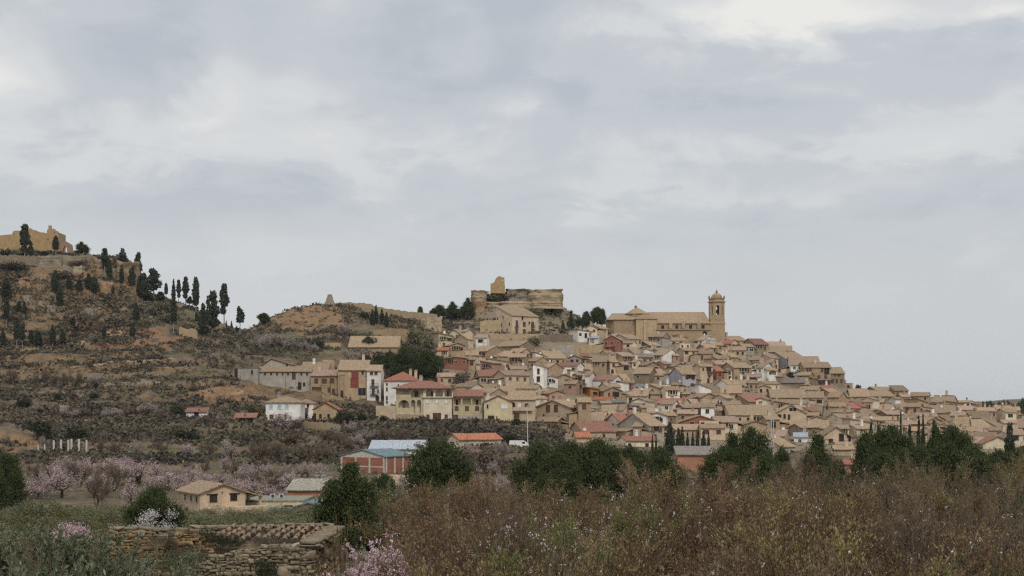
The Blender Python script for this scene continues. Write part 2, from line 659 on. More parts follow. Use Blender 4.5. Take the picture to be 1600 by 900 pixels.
# ------------------------------------------------------------------ terrain: rows of the ground seen along each bearing
NEAR = [(-80, None, -6.0), (0, None, -6.3), (20, None, -6.7), (56, None, -6.9), (100, None, -11.0), (150, None, -14.6), (200, None, -17.0), (232, None, -17.6)]
LEFTLOW = [(255, 797), (272, 777), (290, 752), (304, 742), (312, 739), (320, 722), (335, 714), (352, 705), (362, 688)]
LEFTMID = [(378, 672), (397, 655), (422, 630), (452, 600)]
COLS = {
    -500: LEFTLOW + LEFTMID + [(480, 568), (520, 520), (548, 470), (560, 445), (578, 410), (588, 402), (600, 394), (622, 392), (650, 402), (720, 470), (800, 580)],
    0: LEFTLOW + LEFTMID + [(480, 568), (520, 520), (548, 470), (560, 445), (578, 410), (588, 402), (600, 394), (622, 392), (650, 402), (720, 470), (800, 580)],
    100: LEFTLOW + LEFTMID + [(480, 568), (520, 520), (548, 470), (560, 445), (578, 410), (588, 402), (600, 398), (622, 396), (650, 406), (720, 470), (800, 580)],
    205: LEFTLOW + LEFTMID + [(480, 568), (520, 525), (550, 486), (568, 458), (574, 424), (588, 410), (600, 407), (622, 410), (650, 425), (720, 480), (800, 580)],
    217: LEFTLOW + LEFTMID + [(480, 568), (520, 527), (550, 495), (575, 468), (590, 455), (600, 452), (622, 456), (650, 465), (720, 500), (800, 590)],
    260: LEFTLOW + LEFTMID + [(480, 572), (520, 532), (550, 500), (575, 477), (592, 470), (622, 474), (650, 485), (720, 520), (800, 600)],
    300: LEFTLOW + LEFTMID + [(480, 575), (520, 536), (555, 500), (580, 484), (592, 482), (622, 488), (650, 500), (720, 530), (800, 610)],
    340: LEFTLOW + LEFTMID + [(480, 578), (520, 543), (555, 515), (578, 506), (600, 508), (650, 520), (720, 545), (800, 610)],
    385: LEFTLOW + [(378, 672), (397, 657), (422, 632), (452, 606), (480, 583), (520, 550), (560, 527), (590, 520), (625, 521), (650, 528), (720, 555), (800, 620)],
    420: LEFTLOW + [(378, 675), (397, 664), (420, 655), (440, 632), (462, 612), (500, 566), (550, 538), (585, 522), (615, 498), (640, 500), (660, 520), (720, 560), (800, 620)],
    460: LEFTLOW + [(378, 676), (397, 666), (420, 657), (440, 634), (465, 611), (500, 568), (550, 540), (582, 522), (602, 500), (622, 481), (642, 482), (665, 510), (720, 560), (800, 620)],
    520: [(255, 797), (275, 775), (300, 742), (335, 712), (365, 690), (397, 666), (422, 657), (440, 636), (467, 612), (500, 572), (545, 546), (582, 520), (605, 492), (624, 474), (642, 475), (665, 505), (720, 560), (800, 620)],
    600: [(255, 792), (280, 765), (300, 742), (340, 708), (368, 690), (400, 668), (424, 658), (450, 640), (480, 612), (520, 575), (560, 546), (600, 516), (632, 490), (648, 489), (670, 505), (720, 550), (800, 620)],
    700: [(255, 792), (300, 742), (350, 712), (375, 708), (392, 692), (415, 662), (428, 658), (450, 635), (500, 595), (550, 562), (600, 532), (640, 504), (660, 497), (690, 505), (720, 540), (800, 620)],
    760: [(255, 792), (300, 745), (350, 714), (375, 708), (392, 692), (415, 662), (428, 658), (450, 640), (500, 602), (550, 570), (600, 538), (625, 523), (642, 512), (655, 496), (672, 470), (690, 462), (710, 465), (740, 510), (800, 610)],
    830: [(255, 792), (300, 748), (350, 715), (375, 709), (392, 694), (418, 664), (430, 660), (450, 644), (500, 608), (550, 575), (600, 542), (626, 524), (645, 512), (660, 492), (674, 470), (692, 460), (710, 464), (740, 510), (800, 610)],
    888: [(255, 792), (300, 750), (350, 720), (385, 695), (410, 682), (440, 660), (500, 618), (550, 585), (600, 550), (640, 526), (660, 508), (675, 495), (695, 488), (715, 495), (750, 540), (800, 610)],
    940: [(255, 792), (300, 752), (350, 722), (385, 700), (410, 686), (440, 666), (500, 628), (550, 596), (600, 562), (640, 536), (670, 520), (700, 512), (730, 520), (800, 610)],
    1000: [(255, 792), (300, 752), (350, 724), (385, 704), (410, 690), (440, 670), (500, 635), (550, 604), (600, 570), (640, 545), (662, 530), (700, 524), (730, 535), (800, 610)],
    1130: [(255, 792), (300, 754), (350, 728), (385, 708), (410, 694), (440, 675), (500, 640), (550, 608), (600, 574), (640, 550), (665, 536), (690, 532), (720, 545), (800, 620)],
    1200: [(255, 792), (300, 754), (350, 728), (385, 710), (410, 696), (440, 678), (500, 643), (550, 612), (600, 578), (640, 556), (665, 544), (690, 546), (720, 560), (800, 630)],
    1260: [(255, 792), (300, 754), (350, 728), (385, 710), (410, 697), (440, 680), (500, 648), (550, 620), (600, 592), (630, 576), (650, 566), (670, 566), (700, 578), (800, 640)],
    1325: [(255, 792), (300, 754), (350, 728), (385, 711), (410, 698), (440, 682), (500, 654), (550, 632), (585, 616), (610, 607), (640, 606), (670, 612), (800, 645)],
    1345: [(255, 792), (300, 754), (350, 728), (385, 711), (410, 698), (440, 683), (500, 656), (550, 637), (590, 625), (620, 620), (650, 620), (680, 624), (800, 648)],
    1450: [(255, 792), (300, 754), (350, 730), (385, 713), (410, 701), (450, 686), (500, 667), (550, 650), (590, 638), (630, 631), (660, 632), (700, 637), (800, 652)],
    1600: [(255, 792), (300, 756), (350, 732), (385, 716), (410, 707), (450, 697), (500, 683), (550, 668), (600, 657), (650, 651), (700, 651), (800, 656)],
    2100: [(255, 792), (300, 758), (350, 735), (400, 716), (450, 703), (500, 692), (550, 680), (600, 670), (650, 662), (700, 660), (800, 660)],
}
_D = np.arange(-80, 901, 1.0)
_U = np.array([(p - 800) / F for p in COLS])
_TAB = []
for p_, kn in COLS.items():
    ds = [a for a, _, c in NEAR] + [a for a, _ in kn] + [900]
    zs = [c for _, _, c in NEAR] + [(HOR - b) / F * a for a, b in kn] + [-16]
    _TAB.append(np.interp(_D, ds, zs))
_TAB = np.array(_TAB)
_k = np.exp(-0.5 * (np.arange(-9, 10) / 2.6) ** 2)
_k /= _k.sum()
_TAB = np.array([np.convolve(np.pad(r_, 9, mode='edge'), _k, 'valid') for r_ in _TAB])
# dense bearings so that a lookup is bilinear, slightly smoothed across
_UF = np.linspace(-0.62, 0.62, 497)
_TF = np.array([np.interp(_UF, _U, _TAB[:, j]) for j in range(len(_D))]).T
_k2 = np.exp(-0.5 * (np.arange(-4, 5) / 1.3) ** 2)
_k2 /= _k2.sum()
_TF = np.stack([np.convolve(np.pad(_TF[:, j], 4, mode='edge'), _k2, 'valid') for j in range(len(_D))], 1)


def base_h(x, y):
    x = np.asarray(x, float)
    y = np.asarray(y, float)
    u = np.clip(x / np.maximum(y, 25.0), -0.619, 0.619)
    d = np.clip(y, -79.9, 899.9)
    a = (u + 0.62) / 1.24 * 496
    i = np.clip(np.floor(a).astype(int), 0, 495)
    fa = a - i
    j = np.clip(np.floor(d + 80).astype(int), 0, len(_D) - 2)
    fb = d + 80 - j
    z = (_TF[i, j] * (1 - fa) + _TF[i + 1, j] * fa) * (1 - fb) + (_TF[i, j + 1] * (1 - fa) + _TF[i + 1, j + 1] * fa) * fb
    far = np.clip((y - 850) / 400.0, 0, 1)
    zf = -20 + 30 * sstep(900, 1400, y) * sstep(0.22, 0.36, x / np.maximum(y, 25.0)) + fbm(x / 400, y / 400, 3) * 6
    return z * (1 - far) + zf * far


def H(x, y):
    x = np.asarray(x, float)
    y = np.asarray(y, float)
    z = base_h(x, y)
    u = x / np.maximum(y, 25.0)
    left = sstep(-0.055, -0.13, u)
    # terraces of the left hill: level strips and short banks
    wt = left * sstep(318, 345, y) * (1 - sstep(520, 552, y))
    warp = fbm(x / 34.0, y / 60.0, 4) * 6.5 + fbm(x / 110.0 + 5, y / 90.0, 2) * 5
    st = 4.1
    t = (z + warp) / st
    fl = np.floor(t)
    fr = t - fl
    ft = np.clip((fr - 0.50) / 0.42, 0, 1)
    ft = ft * ft * (3 - 2 * ft)
    zt = (fl + ft) * st - warp
    z = z + (zt - z) * wt * (0.72 + 0.5 * np.clip(fbm(x / 50.0 + 3, y / 40.0, 2) * 2, -0.6, 0.6))
    wild = np.clip(left + sstep(540, 600, y), 0, 1) * sstep(300, 360, y) * (1 - sstep(800, 900, y))
    z = z + wild * (fbm(x / 9.0, y / 9.0, 4) * 0.9 + fbm(x / 2.6, y / 2.6, 2) * 0.35)
    # broken cliff band under the left castle, gullies on the ochre mound
    cl = sstep(-0.262, -0.272, u) * sstep(528, 548, y) * (1 - sstep(582, 592, y))
    z = z + cl * (np.abs(fbm(x / 6.0, y / 9.0, 4)) * 5.0 - 1.2)
    px_ = u * F + 800
    gl = np.exp(-((px_ - 480) / 70.0) ** 2) * sstep(572, 588, y) * (1 - sstep(618, 632, y))
    z = z - gl * np.abs(fbm(x / 5.5, y / 16.0, 4)) * 3.2
    z = z + sstep(2, 60, y) * (fbm(x / 22.0, y / 22.0, 3) * 0.35) * (1 - sstep(240, 300, y))
    return z


_DD = np.arange(60, 780, 0.8)


def hit(px, py, dmin=60, dmax=None):
    """distance at which the bearing through photo point px,py meets the ground (or comes closest to it)"""
    u = (px - 800) / F
    dd = _DD[(_DD >= dmin) & (_DD <= (dmax or 760))]
    gap = H(u * dd, dd) - (HOR - py) / F * dd
    k = np.nonzero(gap >= 0)[0]
    if len(k):
        return float(dd[k[0]])
    return float(dd[np.argmax(gap / dd)])


def wx(px, d):
    return (px - 800) / F * d


def wz(py, d):
    return (HOR - py) / F * d


def ground(x, y):
    return float(H(np.array([x]), np.array([y]))[0])


def make_terrain():
    s_in = np.linspace(-0.62, 0.62, 600)
    side = np.array([0.64, 0.67, 0.72, 0.8, 0.95, 1.2, 1.8, 3.0])
    s = np.concatenate([-side[::-1], s_in, side])
    y = np.concatenate([np.array([-80, -50, -30, -15]), np.arange(-5, 60, 2.5), np.arange(60, 240, 2.5), np.arange(240, 660, 0.9),
                        np.arange(660, 900, 6), np.array([900, 930, 970, 1020, 1090, 1180, 1300, 1450, 1700, 2100, 2800, 4000, 6000, 9000])])
    Y, S = np.meshgrid(y, s, indexing='ij')
    X = S * (np.abs(Y) * 0.62 + 50)
    Z = H(X, Y)
    ny, nx = Y.shape
    v = np.stack([X, Y, Z], -1).reshape(-1, 3)
    i = np.arange(ny * nx).reshape(ny, nx)
    f = np.stack([i[:-1, :-1], i[:-1, 1:], i[1:, 1:], i[1:, :-1]], -1).reshape(-1, 4)
    me = mesh_np('ground', v, f, [ground_mat()], smooth=True)
    # what the ground is made of: bare clay, orange scars, village dust
    U = (X / np.maximum(Y, 25.0)) * F + 800
    V = HOR - Z / np.maximum(Y, 25.0) * F
    def blob(px, py, sx, sy, a=1.0):
        wob = fbm(X / 14, Y / 14, 3)
        return a * np.exp(-(((U - px) / sx) ** 2 + ((V - py) / sy) ** 2)) * np.clip(1 + 1.6 * wob, 0, 2) * (Y > 320) * (Y < 700)
    clay = (blob(478, 496, 60, 22, 1.3) + blob(420, 508, 35, 10, 1.0) + blob(330, 612, 45, 16, 0.9) + blob(380, 618, 30, 18, 0.9) +
            blob(245, 577, 36, 8, 0.9) + blob(150, 588, 60, 5, 0.7) + blob(40, 440, 60, 22, 0.6) + blob(150, 455, 60, 14, 0.6) +
            blob(650, 515, 50, 16, 0.7) + blob(690, 545, 20, 20, 0.5) + blob(60, 690, 50, 12, 0.6) + blob(470, 670, 60, 6, 0.9) +
            blob(610, 640, 60, 12, 0.6) + blob(800, 545, 60, 12, 0.6) + blob(960, 530, 60, 14, 0.6) + blob(520, 610, 30, 20, 0.6))
    orange = (blob(225, 522, 40, 16, 1.1) + blob(205, 540, 60, 7, 0.8) + blob(40, 455, 26, 12, 0.8) + blob(190, 560, 50, 6, 0.6) + blob(270, 532, 30, 8, 0.6) +
              blob(345, 720, 22, 5, 1.0) + blob(60, 570, 50, 5, 0.6) + blob(100, 460, 20, 14, 0.5))
    field = (blob(270, 708, 130, 5, 1.3) + blob(300, 744, 70, 4, 1.0) + blob(160, 600, 140, 3, 0.6) + blob(230, 655, 130, 3, 0.6) + blob(20, 642, 30, 4, 1.0) +
             blob(430, 735, 60, 8, 0.8))
    vil = ((U > 640 + (640 - V) * 0.5) & (Y > 395) & (Y < 700)).astype(float) * 0.9
    for nm, arr in (('clay', clay), ('orange', orange), ('field', field), ('dust', vil)):
        at = me.attributes.new(nm, 'FLOAT', 'POINT')
        at.data.foreach_set('value', np.clip(arr, 0, 1).astype(np.float32).reshape(-1))
    o = link('ground', me)
    return structure(o)


def ground_mat():
    m, nt, b = newmat('ground_cover')
    g = nt.nodes.new('ShaderNodeNewGeometry')
    p = g.outputs['Position']

    def attr(nm):
        a = nt.nodes.new('ShaderNodeAttribute')
        a.attribute_name = nm
        return a.outputs['Fac']
    n1 = texnoise(nt, p, 0.06, 5, 0.6)
    n2 = texnoise(nt, p, 0.33, 5, 0.65)
    n3 = texnoise(nt, p, 1.6, 5, 0.65)
    sep = nt.nodes.new('ShaderNodeSeparateXYZ')
    nt.links.new(g.outputs['Normal'], sep.inputs[0])
    steep = maprange(nt, sep.outputs[2], 0.93, 0.74)
    dry = mixc(nt, maprange(nt, n2, 0.35, 0.65), (0.100, 0.076, 0.050), (0.190, 0.138, 0.088))
    grass = mixc(nt, maprange(nt, n3, 0.3, 0.7), (0.070, 0.068, 0.036), (0.125, 0.112, 0.055))
    clay = mixc(nt, maprange(nt, n3, 0.32, 0.7), (0.160, 0.097, 0.053), (0.320, 0.198, 0.104))
    orng = mixc(nt, maprange(nt, n3, 0.32, 0.7), (0.20, 0.105, 0.055), (0.315, 0.175, 0.092))
    green = mixc(nt, maprange(nt, n2, 0.3, 0.7), (0.090, 0.094, 0.042), (0.165, 0.150, 0.078))
    col = mixc(nt, maprange(nt, n1, 0.46, 0.66), dry, grass)
    wobble = math_node(nt, 'MULTIPLY', math_node(nt, 'SUBTRACT', n2, 0.5), 1.6)
    sc = math_node(nt, 'ADD', math_node(nt, 'MULTIPLY', steep, 0.55), wobble, clamp=True)
    col = mixc(nt, sc, col, clay)
    k = math_node(nt, 'ADD', attr('clay'), math_node(nt, 'MULTIPLY', wobble, 0.5))
    col = mixc(nt, maprange(nt, k, 0.25, 0.65), col, clay)
    k = math_node(nt, 'ADD', attr('orange'), math_node(nt, 'MULTIPLY', wobble, 0.5))
    col = mixc(nt, maprange(nt, k, 0.25, 0.60), col, orng)
    col = mixc(nt, maprange(nt, attr('field'), 0.25, 0.6), col, green)
    col = mixc(nt, math_node(nt, 'MULTIPLY', attr('dust'), 0.8), col, mixc(nt, n2, (0.20, 0.155, 0.10), (0.33, 0.26, 0.18)))
    nt.links.new(col, b.inputs['Base Color'])
    bump(nt, b, math_node(nt, 'ADD', n3, n2), 0.7, 0.5)
    return m


GROUND = make_terrain()


# ------------------------------------------------------------------ rock
def rock_mat(name, c, c2, moss=0.4):
    m, nt, b = newmat(name)
    g = nt.nodes.new('ShaderNodeNewGeometry')
    p = g.outputs['Position']
    bands = texnoise(nt, mapped(nt, p, (0.22, 0.22, 0.9)), 1.0, 5, 0.65)
    n2 = texnoise(nt, p, 0.7, 5, 0.6)
    n3 = texnoise(nt, p, 0.22, 3, 0.5)
    col = mixc(nt, maprange(nt, bands, 0.35, 0.65), c, c2)
    col = mixc(nt, math_node(nt, 'MULTIPLY', maprange(nt, n2, 0.45, 0.75), 0.55), col, scale_col(c, 0.45))
    sep = nt.nodes.new('ShaderNodeSeparateXYZ')
    nt.links.new(g.outputs['Normal'], sep.inputs[0])
    k = math_node(nt, 'MULTIPLY', maprange(nt, sep.outputs[2], 0.35, 0.8), maprange(nt, n3, 0.40, 0.6))
    col = mixc(nt, math_node(nt, 'MULTIPLY', k, moss), col, (0.09, 0.085, 0.05))
    nt.links.new(col, b.inputs['Base Color'])
    bump(nt, b, math_node(nt, 'ADD', n2, bands), 0.8, 0.5)
    return m


M_ROCK = rock_mat('sandstone_rock', (0.43, 0.335, 0.22), (0.35, 0.265, 0.17))
M_GREYROCK = rock_mat('grey_rock', (0.29, 0.24, 0.18), (0.23, 0.19, 0.14), 0.6)
M_ORANGEROCK = rock_mat('orange_rock', (0.37, 0.235, 0.135), (0.31, 0.20, 0.12))


def rock(x0, x1, yt, yb, d=None, thick=None, mat=M_ROCK, seed=0, taper=0.12, top=0.10, name='rock_outcrop', n=64, m=26, sink=3.0, rough=1.0):
    """a stratified outcrop filling photo span x0..x1, rows yt..yb"""
    rg = np.random.RandomState(seed + 100)
    if d is None:
        d = hit((x0 + x1) / 2, yb, 250)
    W = (x1 - x0) / F * d
    Hh = (yb - yt) / F * d
    T = thick or W * 0.6
    cx, cz = wx((x0 + x1) / 2, d), wz(yb, d)
    th = np.linspace(0, 2 * math.pi, n, endpoint=False)
    lv = np.linspace(0, 1, m)
    lay = np.interp(lv, np.linspace(0, 1, 8), rg.uniform(-0.05, 0.05, 8)) + np.where(rg.rand(m) < 0.12, -0.035, 0.0)
    lay[-3:] += 0.04
    V = []
    e = 0.62
    for k, t in enumerate(lv):
        c, s = np.cos(th), np.sin(th)
        rx = np.sign(c) * np.abs(c) ** e
        ry = np.sign(s) * np.abs(s) ** e
        rad = 1 + lay[k] - taper * t + rough * 0.22 * fbm(th * 1.6 + seed * 7, np.full(n, t * 1.6 + seed), 3) * np.ones(n) + rough * 0.10 * fbm(c * 4 + seed, s * 4 + t * 5, 3)
        rad = rad + rough * 0.16 * (np.abs(fbm(c * W / 5 + seed * 1.3 + s * 2, s * T / 5 + t * Hh / 6, 4)) - 0.2) + 0.05 * fbm(c * W / 1.6 + seed, t * Hh / 1.4 + s * W / 2, 2)
        zt = Hh * (1 + top * 2.6 * fbm(c * 1.7 + seed * 3.1, s * 1.7, 4))
        z = -sink + (zt + sink) * t
        V.append(np.stack([cx + rx * rad * W / 2, d + T / 2 + ry * rad * T / 2, cz + z], 1))
    tops = V[-1]
    cen = tops.mean(0)
    for q in (0.72, 0.4, 0.12):
        ring = cen + (tops - cen) * q
        ring[:, 2] = tops[:, 2] * q + cen[2] * (1 - q) + Hh * 0.05 * fbm(ring[:, 0], ring[:, 1], 2)
        V.append(ring)
    V = np.array(V)
    K = V.shape[0]
    i = np.arange(K * n).reshape(K, n)
    f = np.stack([i[:-1], np.roll(i[:-1], -1, 1), np.roll(i[1:], -1, 1), i[1:]], -1).reshape(-1, 4)
    cap = i[-1][None, :]
    me = mesh_np(name, V.reshape(-1, 3), [f, cap], [mat])
    return link(name, me)


M_BROWNROCK = rock_mat('brown_rock', (0.33, 0.245, 0.155), (0.24, 0.175, 0.115), 0.6)
for k, (a, b_, c, e_, mt, dd, tk) in enumerate([
    (135, 168, 402, 428, M_BROWNROCK, 566, 12), (176, 212, 410, 438, M_BROWNROCK, 564, 12), (158, 180, 420, 440, M_GREYROCK, 562, 8), (50, 96, 400, 408, M_GREYROCK, 574, 8), (90, 140, 399, 410, M_GREYROCK, 573, 8),
    (-30, 40, 402, 409, M_GREYROCK, 575, 8), (-60, -10, 410, 425, M_ROCK, 564, 8), (20, 46, 440, 456, M_ORANGEROCK, 552, 8), (56, 76, 428, 440, M_ORANGEROCK, 558, 7), (84, 104, 420, 432, M_ROCK, 561, 7), (108, 132, 416, 436, M_ROCK, 561, 8), (112, 128, 440, 452, M_GREYROCK, 551, 6),
    (203, 213, 438, 455, M_BROWNROCK, 562, 5), (150, 174, 440, 462, M_ORANGEROCK, 548, 8), (31, 50, 462, 480, M_GREYROCK, 540, 7), (54, 70, 470, 482, M_GREYROCK, 532, 6), (66, 88, 478, 492, M_GREYROCK, 524, 6),
    (128, 150, 482, 494, M_GREYROCK, 528, 6), (88, 106, 634, 648, M_GREYROCK, 398, 4), (312, 340, 618, 636, M_ORANGEROCK, 432, 7), (352, 386, 612, 632, M_ORANGEROCK, 436, 7), (222, 300, 574, 584, M_ORANGEROCK, 470, 6),
    (225, 240, 494, 500, M_GREYROCK, 535, 4), (268, 290, 474, 482, M_GREYROCK, 588, 5), (655, 695, 496, 520, M_ROCK, 622, 8), (585, 640, 515, 532, M_ORANGEROCK, 590, 7),
    (100, 116, 522, 532, M_GREYROCK, 500, 4)]):
    structure(rock(a, b_, c, e_, (hit((a + b_) / 2, e_ - 1, 250) if e_ > 412 else dd), tk, mt, seed=k, name='rock_outcrop', sink=7.0, top=0.12, taper=0.15 if b_ - a > 30 and c < 450 else 0.40, rough=1.25 if b_ - a > 30 and c < 450 else 1.6))
# the crag under the castle
for k, (a, b_, c, e_, mt, dd, tk, tp) in enumerate([
    (739, 876, 471, 497, M_ROCK, 664, 24, 0.14), (736, 760, 453.5, 468, M_ROCK, 661, 14, 0.0), (740, 758, 468, 490, M_ORANGEROCK, 660, 10, 0.05), (824, 881, 451, 472, M_ROCK, 662, 18, 0.03),
    (790, 832, 451, 466, M_GREYROCK, 668, 14, 0.1), (858, 892, 480, 500, M_GREYROCK, 666, 14, 0.40), (765, 815, 456, 480, M_GREYROCK, 674, 14, 0.05)]):
    structure(rock(a, b_, c, e_, dd, tk, mt, seed=40 + k, taper=tp, top=0.05, rough=0.7 if k in (1, 3) else 1.3, name='castle_crag', n=80, m=30))
# ------------------------------------------------------------------ houses
REG = {'A': (680, 530, 6.154), 'B': (900, 440, 6.154), 'C': (900, 560, 6.154), 'D': (1100, 500, 6.154), 'E': (1140, 600, 6.154),
       'G': (1340, 580, 6.154), 'K': (350, 440, 4.569), 'L': (350, 600, 4.569), 'M': (660, 410, 5.327), 'V': (560, 560, 5.327),
       'X': (150, 720, 4.0), 'Y': (940, 440, 7.62), 'Z': (0, 555, 4.0), 'P': (0, 0, 1.0), 'Q': (480, 640, 3.461), 'W': (0, 330, 4.0)}
RND = random.Random(5)


def conv(reg, X, Y):
    x0, y0, s = REG[reg]
    return x0 + X / s, y0 + Y / s


_WIN = {}


def window_mesh(w, h, style):
    key = (round(w, 1), round(h, 1), style)
    if key in _WIN:
        return _WIN[key]
    w, h = key[0], key[1]
    mb = MB()
    frame = {'s': M_STONETRIM, 'w': M_WHITE, 'd': M_DARKWOOD, 'b': M_BROWNWOOD, 'u': M_BLUESH, 'r': M_REDRAIL}.get(style[0], M_STONETRIM)
    pane = {'g': M_GLASS, 'v': M_OPENSHADE, 'w': M_WHITE, 'b': M_BROWNWOOD, 'd': M_DARKWOOD, 'u': M_BLUESH, 'r': M_REDRAIL}[style[1]]
    t = min(0.10, w * 0.12)
    x0, x1, z0, z1 = -w / 2, w / 2, 0, h
    mb.box(x0, x1, -0.02, 0.06, z0, z1, 1)                       # the pane, the shutter, or a flat sheet painted as an opening's shade
    mb.box(x0 - t, x0, -0.07, 0.05, z0 - t, z1 + t, 0)
    mb.box(x1, x1 + t, -0.07, 0.05, z0 - t, z1 + t, 0)
    mb.box(x0, x1, -0.07, 0.05, z1, z1 + t, 0)
    mb.box(x0 - t * 1.5, x1 + t * 1.5, -0.13, -0.071, z0 - t * 1.2, z0 - 0.01, 0)
    if style[1] == 'g' and w > 0.7:
        mb.box(-0.03, 0.03, -0.045, -0.021, z0, z1, 0)
    me = mb.mesh('window', [frame, pane])
    _WIN[key] = me
    return me


_CHIM = {}


def chimney_mesh(k):
    if k in _CHIM:
        return _CHIM[k]
    r = random.Random(k)
    mb = MB()
    w = r.uniform(0.28, 0.5)
    h = r.uniform(1.0, 1.9)
    mb.box(-w, w, -w * 0.8, w * 0.8, -0.8, h)
    mb.box(-w - 0.1, w + 0.1, -w * 0.8 - 0.1, w * 0.8 + 0.1, h, h + 0.12)
    mb.box(-w * 0.7, w * 0.7, -w * 0.6, w * 0.6, h + 0.12, h + 0.4)
    mb.box(-w - 0.06, w + 0.06, -w * 0.8, w * 0.8, h + 0.4, h + 0.5)
    me = mb.mesh('chimney', WALLS['bsgpow'[k % 6]][0])
    _CHIM[k] = me
    return me


def dish_mesh():
    if 'd' in _CHIM:
        return _CHIM['d']
    mb = MB()
    mb.tube((0, 0, -0.3), (0, 0, 0.9), 0.035)
    vs, fs = [], []
    n = 14
    for r, y in ((0.0, 0.0), (0.25, -0.03), (0.48, -0.12)):
        for i in range(n):
            t = 2 * math.pi * i / n
            vs.append((r * math.cos(t), y - 0.06, 0.95 + r * math.sin(t)))
    for k in range(2):
        for i in range(n):
            j = (i + 1) % n
            fs.append((k * n + i, k * n + j, (k + 1) * n + j, (k + 1) * n + i))
    mb.add(vs, fs, 1)
    mb.tube((0, -0.06, 0.5), (0, -0.55, 0.9), 0.02, mat=0)
    _CHIM['d'] = mb.mesh('satellite_dish', [M_GALV, M_WHITE])
    return _CHIM['d']


def antenna_mesh():
    if 'a' in _CHIM:
        return _CHIM['a']
    mb = MB()
    mb.tube((0, 0, -0.4), (0, 0, 2.6), 0.03)
    mb.tube((-0.5, 0, 2.3), (0.5, 0, 2.3), 0.02)
    for i in range(5):
        mb.tube((-0.45 + 0.22 * i, -0.3, 2.3), (-0.45 + 0.22 * i, 0.3, 2.3), 0.015)
    _CHIM['a'] = mb.mesh('antenna', M_GALV)
    return _CHIM['a']


PITCH = 0.34
HOUSES = []


def gable_walls(kind, W, Dp, hw, rise, base, wm, af=0.5):
    mb = MB()
    b = -base
    e = 0.03
    if kind == 'f':
        mb.prism([(0, b), (Dp, b), (Dp, hw - e), (Dp / 2, hw + rise - e), (0, hw - e)], 'x', -W / 2, W / 2)
    elif kind == 'g':
        ax = -W / 2 + W * af
        mb.prism([(-W / 2, b), (W / 2, b), (W / 2, hw - e), (ax, hw + rise - e), (-W / 2, hw - e)], 'y', 0, Dp)
    elif kind == 'l':
        mb.prism([(-W / 2, b), (W / 2, b), (W / 2, hw - e), (-W / 2, hw + rise - e)], 'y', 0, Dp)
    elif kind == 'r':
        mb.prism([(-W / 2, b), (W / 2, b), (W / 2, hw + rise - e), (-W / 2, hw - e)], 'y', 0, Dp)
    elif kind == 's':
        mb.prism([(0, b), (Dp, b), (Dp, hw + rise - e), (0, hw - e)], 'x', -W / 2, W / 2)
    else:
        mb.box(-W / 2, W / 2, 0, Dp, b, hw - e)
    return mb.mesh('wall', wm)


